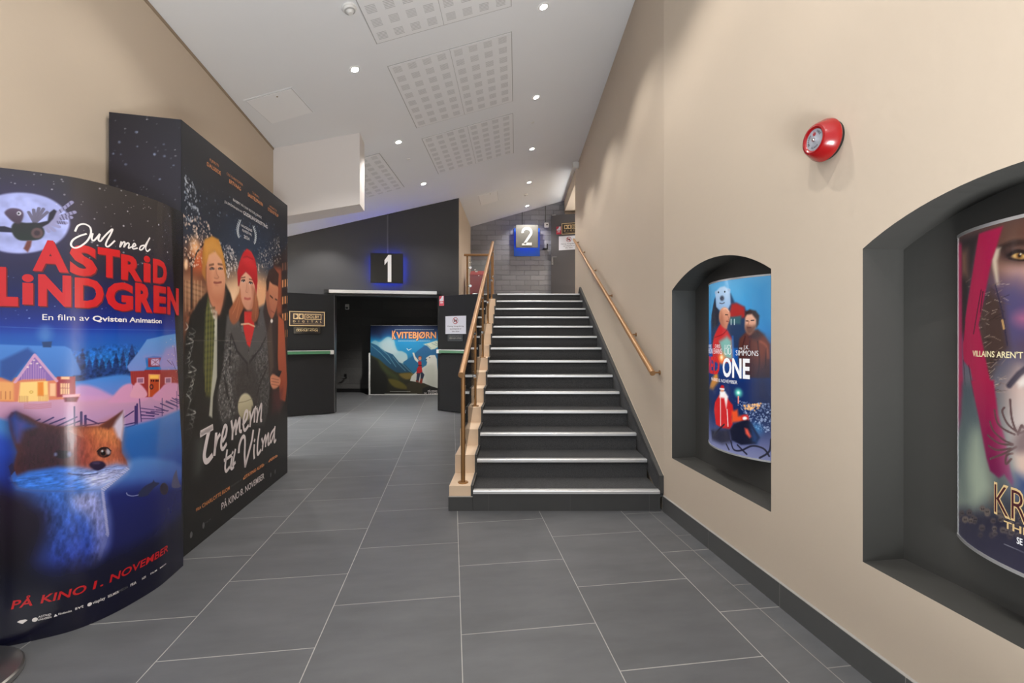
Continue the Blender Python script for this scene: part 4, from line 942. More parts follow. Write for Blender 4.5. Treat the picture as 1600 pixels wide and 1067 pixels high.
 ('L',[(.816,1.112),(.816,.973)],(130,38,44),.0015,.6,.002,0),
 ('L',[(.834,1.111),(.834,.971)],(130,38,44),.0015,.6,.002,0),
 ('L',[(.853,1.11),(.853,.969)],(130,38,44),.0015,.6,.002,0),
 ('P',[(.628,1.107),(.703,1.1),(.699,.983),(.628,.993)],(236,150,110),.002,1,None,0),
 ('P',[(.636,1.101),(.693,1.096),(.692,.985),(.636,.992)],(186,74,40),.002,1,None,0),
 ('P',[(.636,1.102),(.693,1.098),(.692,1.077),(.636,1.082)],(255,196,90),.004,1,None,0),
 ('P',[(.642,1.077),(.65,1.076),(.65,1.067),(.642,1.068)],(40,20,30),.001,1,None,0),
 ('P',[(.654,1.076),(.663,1.075),(.663,1.066),(.654,1.066)],(40,20,30),.001,1,None,0),
 ('P',[(.67,1.074),(.679,1.074),(.679,1.064),(.67,1.065)],(40,20,30),.001,1,None,0),
 ('P',[(.682,1.073),(.692,1.073),(.692,1.063),(.682,1.064)],(40,20,30),.001,1,None,0),
 ('P',[(.658,1.04),(.657,1.034),(.653,1.029),(.649,1.027),(.643,1.028),(.639,1.031),(.636,1.036),(.634,1.042),(.636,1.048),(.639,1.053),(.643,1.055),(.649,1.055),(.653,1.052),(.657,1.046)],(70,40,40),.002,1,None,1),
 ('P',[(.651,1.041),(.651,1.038),(.649,1.035),(.647,1.034),(.645,1.034),(.643,1.036),(.641,1.039),(.64,1.042),(.641,1.045),(.643,1.047),(.645,1.048),(.647,1.048),(.649,1.046),(.651,1.044)],(190,80,50),.002,1,None,1),
 ('P',[(.565,1.095),(.604,1.093),(.604,1.062),(.565,1.065)],(226,170,190),.002,1,None,0),
 ('P',[(.569,1.09),(.599,1.089),(.599,1.067),(.569,1.069)],(150,100,130),.002,1,None,0),
 ('P',[(.739,1.081),(.799,1.077),(.799,1.043),(.739,1.048)],(226,170,190),.002,1,None,0),
 ('P',[(.747,1.075),(.791,1.073),(.791,1.049),(.747,1.052)],(150,100,130),.002,1,None,0),
 ('P',[(.626,1.189),(.712,1.187),(.712,1.14),(.626,1.143)],(140,50,62),.003,1,None,0),
 ('P',[(.643,1.183),(.697,1.182),(.697,1.147),(.643,1.149)],(196,170,205),.002,1,None,0),
 ('L',[(.643,1.182),(.697,1.148)],(120,60,80),.0025,1,.002,0),
 ('L',[(.697,1.181),(.643,1.15)],(120,60,80),.0025,1,.002,0),
 ('L',[(.669,1.182),(.669,1.148)],(120,60,80),.0025,1,.002,0),
 ('P',[(.62,1.282),(.721,1.301),(.866,1.316),(.922,1.302),(.897,1.129),(.86,1.114),(.712,1.124),(.695,1.157),(.712,1.191),(.657,1.197),(.61,1.19),(.618,1.143),(.604,1.126),(.527,1.129),(.517,1.152),(.573,1.22)],(92,150,216),.004,1,(120,140,210),0),
 ('P',[(.607,1.195),(.717,1.198),(.751,1.234),(.872,1.257),(.884,1.127),(.712,1.124),(.693,1.151),(.712,1.186),(.61,1.187)],(178,140,196),.02,.6,None,0),
 ('P',[(.538,1.03),(.567,1.072),(.617,1.021),(.61,.992),(.538,1.001)],(224,160,185),.005,1,None,1),
 ('P',[(.65,.985),(.703,1.023),(.761,1.048),(.897,1.028),(.909,.962),(.721,.96)],(214,150,190),.006,1,None,1),
 ('L',[(.86,.98),(.854,1.097),(.803,1.163)],(70,40,50),.003,.8,.002,0),
 ('L',[(.854,1.097),(.897,1.172)],(70,40,50),.003,.8,.002,0),
 ('L',[(.854,1.135),(.825,1.238)],(70,40,50),.003,.8,.002,0),
 ('L',[(.803,1.144),(.761,1.171)],(70,40,50),.003,.8,.002,0),
 ('L',[(.872,1.141),(.916,1.21)],(70,40,50),.003,.8,.002,0),
 ('D',[(.751,1.27),(.909,1.315),(.922,1.013),(.825,1.023),(.761,1.116)],70,.001,.0032,(255,214,170),4,.95),
 ('L',[(.318,.986),(.318,.899)],(62,46,104),.005,1,.002,0),
 ('L',[(.34,.958),(.34,.896)],(62,46,104),.009,1,.002,0),
 ('L',[(.354,.941),(.354,.894)],(62,46,104),.009,1,.002,0),
 ('L',[(.558,.954),(.558,.869)],(62,46,104),.009,1,.002,0),
 ('L',[(.567,.964),(.567,.867)],(62,46,104),.009,1,.002,0),
 ('L',[(.579,.988),(.589,.875)],(62,46,104),.005,1,.002,0),
 ('L',[(.717,.973),(.717,.882)],(62,46,104),.005,1,.002,0),
 ('L',[(.848,.995),(.854,.891)],(62,46,104),.005,1,.002,0),
 ('L',[(.219,.925),(.252,.945)],(62,46,104),.006,1,.002,0),
 ('L',[(.241,.918),(.288,.939)],(62,46,104),.006,1,.002,0),
 ('L',[(.263,.906),(.325,.939)],(62,46,104),.006,1,.002,0),
 ('L',[(.288,.902),(.34,.922)],(62,46,104),.006,1,.002,0),
 ('L',[(.318,.897),(.44,.901)],(62,46,104),.006,1,.002,0),
 ('L',[(.354,.93),(.4,.897)],(62,46,104),.006,1,.002,0),
 ('L',[(.499,.874),(.555,.875)],(62,46,104),.006,1,.002,0),
 ('L',[(.499,.907),(.549,.933)],(62,46,104),.006,1,.002,0),
 ('L',[(.499,.857),(.555,.864)],(62,46,104),.006,1,.002,0),
 ('L',[(.066,.928),(.109,.934)],(62,46,104),.006,1,.002,0),
 ('L',[(.066,.904),(.116,.924)],(62,46,104),.006,1,.002,0),
 ('L',[(.066,.909),(.119,.9)],(62,46,104),.006,1,.002,0),
 ('L',[(.194,.932),(.21,.941)],(62,46,104),.006,1,.002,0),
 ('L',[(.588,.909),(.661,.888)],(62,46,104),.0045,1,.002,0),
 ('L',[(.615,.913),(.692,.893)],(62,46,104),.0045,1,.002,0),
 ('L',[(.643,.917),(.73,.896)],(62,46,104),.0045,1,.002,0),
 ('L',[(.672,.92),(.773,.899)],(62,46,104),.0045,1,.002,0),
 ('L',[(.706,.948),(.817,.903)],(62,46,104),.0045,1,.002,0),
 ('L',[(.746,.951),(.866,.906)],(62,46,104),.0045,1,.002,0),
 ('L',[(.79,.954),(.918,.909)],(62,46,104),.0045,1,.002,0),
 ('L',[(.835,.957),(.971,.912)],(62,46,104),.0045,1,.002,0),
 ('L',[(.886,.959),(1.027,.915)],(62,46,104),.0045,1,.002,0),
 ('L',[(.664,.938),(.761,.899)],(62,46,104),.005,1,.002,0),
 ('L',[(.703,.948),(.805,.906)],(62,46,104),.005,1,.002,0),
 ('L',[(.751,.956),(.853,.913)],(62,46,104),.005,1,.002,0),
 ('L',[(.803,.965),(.904,.92)],(62,46,104),.005,1,.002,0),
 ('L',[(.86,.974),(.957,.928)],(62,46,104),.005,1,.002,0),
 ('L',[(.922,.983),(1.012,.935)],(62,46,104),.005,1,.002,0),
 ('L',[(.588,.941),(.664,.921)],(62,46,104),.004,1,.002,0),
 ('L',[(.588,.924),(.664,.906)],(62,46,104),.004,1,.002,0),
 ('L',[(.588,.906),(.664,.891)],(62,46,104),.004,1,.002,0),
 ('L',[(.588,.889),(.664,.876)],(62,46,104),.004,1,.002,0),
 ('P',[(-.02,.946),(.088,.954),(.144,.931),(.266,.889),(.422,.873),(.521,.863),(.643,.87),(.916,.891),(.934,.719),(.934,.455),(.422,.507),(-.02,.596)],(64,132,206),.012,1,(30,56,150),0),
 ('P',[(.494,.813),(.643,.822),(.928,.793),(.928,.701),(.643,.675),(.494,.714)],(40,104,186),.03,.6,None,1),
 ('P',[(.499,.701),(.579,.698),(.679,.672),(.825,.615),(.934,.547),(.934,.428),(.422,.561),(.422,.668)],(86,140,214),.02,1,(50,70,160),0),
 ('P',[(.4,.599),(.579,.566),(.934,.455),(.934,-.339),(.34,.017)],(32,40,112),.05,.95,(16,16,56),0),
 ('P',[(-.02,.89),(.109,.875),(.141,.809),(.141,.721),(.13,.558),(-.02,.578)],(30,72,196),.03,.9,(14,20,110),1),
 ('P',[(.567,.513),(.604,.547),(.65,.555),(.657,.565),(.668,.55),(.697,.535),(.664,.524),(.636,.507),(.617,.496)],(44,50,84),.003,1,None,1),
 ('L',[(.573,.516),(.544,.521),(.521,.534),(.515,.546)],(160,170,220),.003,1,.001,1),
 ('P',[(.77,.482),(.766,.47),(.755,.462),(.741,.461),(.725,.466),(.712,.476),(.703,.49),(.7,.505),(.703,.518),(.712,.526),(.725,.528),(.741,.523),(.755,.512),(.766,.498)],(50,44,64),.003,1,None,1),
 ('P',[(.803,.483),(.814,.53),(.837,.555),(.848,.561),(.86,.516),(.884,.47),(.897,.457),(.86,.458)],(84,84,116),.003,1,None,1),
 ('P',[(.134,.663),(.205,.643),(.34,.619),(.413,.596),(.422,.534),(.433,.477),(.44,.393),(.436,.315),(.405,.253),(.363,.224),(.288,.228),(.194,.259),(.158,.326),(.148,.476)],(64,118,216),.03,1,(36,48,140),1),
 ('P',[(-.02,.662),(.151,.641),(.205,.588),(.245,.526),(.237,.432),(.205,.34),(.194,.219),(-.02,.265)],(34,14,30),.06,.92,(12,8,14),1),
 ('P',[(.318,.591),(.379,.595),(.415,.563),(.424,.523),(.436,.47),(.442,.398),(.436,.32),(.405,.259),(.371,.263),(.388,.361),(.363,.474),(.318,.54)],(176,176,224),.03,.85,(90,100,180),1),
 ('N',[(.205,.643),(.422,.593),(.442,.392),(.405,.248),(.266,.25),(.212,.463)],.2,.012,.03,11,.03),
 ('L',[(.41,.591),(.419,.577)],(184,186,232),.005,.7,.003,0),
 ('L',[(.411,.583),(.42,.568)],(184,186,232),.005,.7,.003,0),
 ('L',[(.412,.575),(.42,.56)],(184,186,232),.005,.7,.003,0),
 ('L',[(.412,.566),(.421,.552)],(184,186,232),.005,.7,.003,0),
 ('L',[(.413,.558),(.422,.544)],(184,186,232),.005,.7,.003,0),
 ('L',[(.414,.55),(.423,.535)],(184,186,232),.005,.7,.003,0),
 ('L',[(.415,.542),(.424,.527)],(184,186,232),.005,.7,.003,0),
 ('L',[(.416,.533),(.424,.519)],(184,186,232),.005,.7,.003,0),
 ('L',[(.416,.525),(.425,.511)],(184,186,232),.005,.7,.003,0),
 ('L',[(.417,.517),(.426,.502)],(184,186,232),.005,.7,.003,0),
 ('L',[(.418,.509),(.427,.494)],(184,186,232),.005,.7,.003,0),
 ('L',[(.419,.5),(.428,.486)],(184,186,232),.005,.7,.003,0),
 ('L',[(.42,.492),(.429,.477)],(184,186,232),.005,.7,.003,0),
 ('L',[(.42,.484),(.429,.469)],(184,186,232),.005,.7,.003,0),
 ('L',[(.421,.476),(.43,.461)],(184,186,232),.005,.7,.003,0),
 ('L',[(.422,.467),(.431,.452)],(184,186,232),.005,.7,.003,0),
 ('L',[(.423,.459),(.432,.444)],(184,186,232),.005,.7,.003,0),
 ('L',[(.424,.451),(.433,.436)],(184,186,232),.005,.7,.003,0),
 ('L',[(.424,.442),(.433,.427)],(184,186,232),.005,.7,.003,0),
 ('L',[(.425,.434),(.434,.419)],(184,186,232),.005,.7,.003,0),
 ('L',[(.426,.426),(.435,.41)],(184,186,232),.005,.7,.003,0),
 ('L',[(.427,.417),(.436,.402)],(184,186,232),.005,.7,.003,0),
 ('L',[(.428,.409),(.437,.394)],(184,186,232),.005,.7,.003,0),
 ('L',[(.428,.401),(.438,.385)],(184,186,232),.005,.7,.003,0),
 ('L',[(.429,.392),(.438,.377)],(184,186,232),.005,.7,.003,0),
 ('L',[(.427,.385),(.436,.37)],(184,186,232),.005,.7,.003,0),
 ('L',[(.425,.378),(.434,.363)],(110,120,190),.005,.7,.003,0),
 ('L',[(.422,.371),(.431,.355)],(110,120,190),.005,.7,.003,0),
 ('L',[(.42,.364),(.429,.348)],(110,120,190),.005,.7,.003,0),
 ('L',[(.418,.357),(.427,.341)],(110,120,190),.005,.7,.003,0),
 ('L',[(.416,.35),(.425,.334)],(110,120,190),.005,.7,.003,0),
 ('L',[(.414,.342),(.422,.327)],(110,120,190),.005,.7,.003,0),
 ('L',[(.411,.335),(.42,.32)],(110,120,190),.005,.7,.003,0),
 ('L',[(.409,.328),(.418,.313)],(110,120,190),.005,.7,.003,0),
 ('L',[(.407,.321),(.416,.306)],(110,120,190),.005,.7,.003,0),
 ('L',[(.405,.314),(.414,.299)],(110,120,190),.005,.7,.003,0),
 ('L',[(.403,.307),(.411,.292)],(110,120,190),.005,.7,.003,0),
 ('L',[(.401,.3),(.409,.285)],(110,120,190),.005,.7,.003,0),
 ('L',[(.399,.293),(.407,.278)],(110,120,190),.005,.7,.003,0),
 ('L',[(.396,.286),(.405,.271)],(110,120,190),.005,.7,.003,0),
 ('P',[(.114,.957),(.123,.976),(.137,.981),(.173,.958),(.205,.93),(.259,.908),(.333,.896),(.4,.888),(.449,.914),(.498,.943),(.504,.911),(.501,.856),(.489,.798),(.494,.741),(.513,.703),(.524,.664),(.494,.637),(.445,.607),(.413,.596),(.303,.615),(.194,.637),(.141,.655),(.121,.699),(.127,.742),(.141,.809),(.127,.864),(.118,.908)],(96,46,44),.006,1,None,0),
 ('P',[(.121,.952),(.141,.97),(.205,.925),(.274,.894),(.318,.832),(.318,.755),(.288,.704),(.134,.702),(.13,.761),(.144,.808),(.13,.868)],(48,20,34),.05,.9,None,0),
 ('P',[(.31,.892),(.4,.883),(.449,.898),(.484,.837),(.484,.76),(.51,.699),(.499,.668),(.422,.689),(.363,.704),(.336,.751),(.325,.831)],(186,98,58),.045,.95,(198,108,82),0),
 ('P',[(.379,.873),(.449,.871),(.479,.816),(.479,.772),(.44,.808),(.405,.831)],(214,134,82),.03,.7,None,1),
 ('P',[(.318,.868),(.356,.841),(.371,.775),(.371,.723),(.34,.709),(.31,.756)],(146,56,52),.04,.7,None,1),
 ('N',[(.114,.957),(.123,.976),(.137,.981),(.173,.958),(.205,.93),(.259,.908),(.333,.896),(.4,.888),(.449,.914),(.498,.943),(.504,.911),(.501,.856),(.489,.798),(.494,.741),(.513,.703),(.524,.664),(.494,.637),(.445,.607),(.413,.596),(.303,.615),(.194,.637),(.141,.655),(.121,.699),(.127,.742),(.141,.809),(.127,.864),(.118,.908)],.12,.006,.02,21,.01),
 ('P',[(.115,.952),(.134,.975),(.151,.95),(.194,.912),(.155,.895),(.141,.853),(.127,.888)],(36,70,160),.02,.85,None,0),
 ('P',[(.141,.936),(.162,.929),(.151,.886),(.146,.852)],(90,70,140),.02,.7,None,0),
 ('P',[(.405,.884),(.449,.912),(.497,.942),(.489,.908),(.459,.875),(.436,.866)],(92,50,46),.01,.9,None,0),
 ('P',[(.501,.939),(.504,.872),(.492,.803),(.474,.823),(.457,.875),(.469,.9)],(216,206,232),.012,.95,None,0),
 ('P',[(.121,.702),(.176,.724),(.266,.731),(.318,.72),(.375,.693),(.422,.693),(.469,.693),(.523,.67),(.51,.646),(.449,.609),(.413,.593),(.303,.613),(.194,.635),(.141,.655)],(52,112,214),.014,1,(60,120,220),0),
 ('P',[(.318,.709),(.375,.69),(.422,.693),(.469,.693),(.523,.668),(.51,.646),(.449,.609),(.413,.593),(.363,.61),(.34,.663)],(196,196,240),.035,.9,None,0),
 ('N',[(.121,.702),(.303,.725),(.523,.67),(.449,.606),(.303,.613),(.141,.655)],.2,.02,.006,31,.02),
 ('L',[(.513,.667),(.527,.655)],(206,206,244),.005,.8,.002,0),
 ('L',[(.506,.662),(.519,.651)],(206,206,244),.005,.8,.002,0),
 ('L',[(.498,.657),(.511,.646)],(206,206,244),.005,.8,.002,0),
 ('L',[(.491,.653),(.504,.642)],(206,206,244),.005,.8,.002,0),
 ('L',[(.484,.648),(.496,.637)],(206,206,244),.005,.8,.002,0),
 ('L',[(.477,.644),(.489,.633)],(206,206,244),.005,.8,.002,0),
 ('L',[(.47,.639),(.482,.628)],(206,206,244),.005,.8,.002,0),
 ('L',[(.463,.635),(.475,.624)],(206,206,244),.005,.8,.002,0),
 ('L',[(.456,.63),(.468,.619)],(206,206,244),.005,.8,.002,0),
 ('L',[(.449,.625),(.461,.615)],(206,206,244),.005,.8,.002,0),
 ('L',[(.443,.621),(.454,.61)],(206,206,244),.005,.8,.002,0),
 ('L',[(.436,.616),(.448,.606)],(206,206,244),.005,.8,.002,0),
 ('L',[(.43,.612),(.441,.601)],(206,206,244),.005,.8,.002,0),
 ('L',[(.424,.607),(.435,.597)],(206,206,244),.005,.8,.002,0),
 ('L',[(.418,.603),(.428,.592)],(206,206,244),.005,.8,.002,0),
 ('L',[(.411,.598),(.422,.587)],(206,206,244),.005,.8,.002,0),
 ('L',[(.125,.762),(.116,.751)],(40,30,60),.005,.7,.002,0),
 ('L',[(.126,.757),(.117,.746)],(40,30,60),.005,.7,.002,0),
 ('L',[(.127,.753),(.118,.741)],(40,30,60),.005,.7,.002,0),
 ('L',[(.128,.748),(.119,.736)],(40,30,60),.005,.7,.002,0),
 ('L',[(.129,.744),(.12,.731)],(40,30,60),.005,.7,.002,0),
 ('L',[(.13,.739),(.121,.726)],(40,30,60),.005,.7,.002,0),
 ('L',[(.131,.735),(.122,.721)],(40,30,60),.005,.7,.002,0),
 ('L',[(.132,.73),(.123,.716)],(40,30,60),.005,.7,.002,0),
 ('L',[(.133,.726),(.124,.711)],(50,100,200),.005,.7,.002,0),
 ('L',[(.134,.721),(.125,.706)],(50,100,200),.005,.7,.002,0),
 ('L',[(.135,.717),(.127,.701)],(50,100,200),.005,.7,.002,0),
 ('L',[(.136,.712),(.128,.696)],(50,100,200),.005,.7,.002,0),
 ('L',[(.138,.708),(.129,.691)],(50,100,200),.005,.7,.002,0),
 ('L',[(.139,.703),(.13,.686)],(50,100,200),.005,.7,.002,0),
 ('L',[(.299,.695),(.333,.681),(.363,.675),(.397,.673)],(30,30,80),.004,.9,.002,1),
 ('L',[(.424,.691),(.459,.687),(.499,.685)],(70,60,110),.0015,.8,.001,1),
 ('L',[(.424,.683),(.469,.668),(.499,.662)],(70,60,110),.0015,.8,.001,1),
 ('L',[(.424,.675),(.464,.656),(.494,.643)],(70,60,110),.0015,.8,.001,1),
 ('P',[(.447,.755),(.444,.746),(.437,.74),(.426,.738),(.415,.741),(.404,.748),(.398,.757),(.395,.767),(.398,.776),(.404,.783),(.415,.785),(.426,.782),(.437,.775),(.444,.766)],(34,20,26),.004,1,None,1),
 ('P',[(.433,.757),(.431,.75),(.427,.745),(.421,.743),(.414,.745),(.408,.749),(.404,.756),(.403,.764),(.404,.771),(.408,.776),(.414,.778),(.421,.776),(.427,.772),(.431,.765)],(84,48,40),.004,1,None,1),
 ('P',[(.426,.758),(.425,.753),(.422,.75),(.419,.749),(.415,.75),(.411,.753),(.409,.757),(.408,.762),(.409,.766),(.411,.769),(.415,.771),(.419,.77),(.422,.767),(.425,.763)],(14,10,16),.003,1,None,1),
 ('P',[(.445,.761),(.444,.755),(.442,.751),(.438,.749),(.435,.75),(.431,.753),(.429,.759),(.428,.765),(.429,.771),(.431,.775),(.435,.777),(.438,.776),(.442,.773),(.444,.768)],(206,196,206),.006,.85,None,1),
 ('P',[(.417,.769),(.417,.767),(.416,.766),(.414,.765),(.412,.766),(.411,.767),(.41,.769),(.409,.771),(.41,.773),(.411,.774),(.412,.775),(.414,.775),(.416,.773),(.417,.771)],(240,235,240),.003,.9,None,1),
 ('L',[(.395,.773),(.409,.785),(.431,.782),(.447,.763)],(26,14,20),.005,.9,.002,1),
 ('P',[(.309,.777),(.306,.77),(.298,.765),(.287,.764),(.275,.766),(.264,.771),(.256,.778),(.253,.785),(.256,.792),(.264,.797),(.275,.799),(.287,.797),(.298,.792),(.306,.785)],(26,16,30),.006,1,None,1),
 ('P',[(.308,.778),(.307,.773),(.306,.769),(.303,.767),(.301,.768),(.299,.77),(.297,.775),(.296,.78),(.297,.785),(.299,.789),(.301,.791),(.303,.791),(.306,.788),(.307,.784)],(150,150,200),.006,.8,None,1),
 ('P',[(.263,.784),(.263,.781),(.262,.779),(.26,.778),(.258,.778),(.256,.779),(.255,.782),(.255,.785),(.255,.788),(.256,.79),(.258,.792),(.26,.791),(.262,.79),(.263,.787)],(160,170,220),.006,.7,None,1),
 ('P',[(.367,.718),(.379,.73),(.409,.725),(.424,.71),(.424,.696),(.4,.684),(.379,.697)],(38,26,56),.005,1,None,1),
 ('P',[(.405,.717),(.403,.716),(.4,.715),(.395,.716),(.389,.717),(.384,.719),(.381,.721),(.379,.723),(.381,.725),(.384,.726),(.389,.725),(.395,.724),(.4,.722),(.403,.72)],(110,90,130),.008,.6,None,1),
 ('L',[(.299,.883),(.318,.865)],(206,140,110),.0015,.45,.001,0),
 ('L',[(.302,.883),(.321,.863)],(206,140,110),.0015,.45,.001,0),
 ('L',[(.305,.883),(.324,.861)],(206,140,110),.0015,.45,.001,0),
 ('L',[(.308,.883),(.327,.859)],(206,140,110),.0015,.45,.001,0),
 ('L',[(.311,.883),(.33,.857)],(206,140,110),.0015,.45,.001,0),
 ('L',[(.314,.884),(.333,.855)],(206,140,110),.0015,.45,.001,0),
 ('L',[(.317,.884),(.336,.853)],(206,140,110),.0015,.45,.001,0),
 ('L',[(.32,.884),(.339,.851)],(206,140,110),.0015,.45,.001,0),
 ('L',[(.323,.884),(.342,.849)],(206,140,110),.0015,.45,.001,0),
 ('L',[(.326,.884),(.345,.847)],(206,140,110),.0015,.45,.001,0),
 ('L',[(.329,.884),(.348,.845)],(206,140,110),.0015,.45,.001,0),
 ('L',[(.332,.884),(.351,.843)],(206,140,110),.0015,.45,.001,0),
 ('P',[(-.031,.319),(.326,.292),(.523,.266),(.947,.293),(.947,-.477),(-.031,-.046)],(14,14,36),.06,.85,None,0),
 ('L',[(.008,1.338),(.285,1.328),(.523,1.329),(.919,1.33)],(70,110,190),.003,.6,.001,0),
 ('P',[(.79,2.025),(1.019,2.091),(1.019,1.169),(.898,.023),(.905,.669),(.838,1.318)],(13,13,15),.003,1,None,0),
 ('L',[(.885,1.999),(.898,1.174)],(90,90,95),.004,.6,.003,0),
]
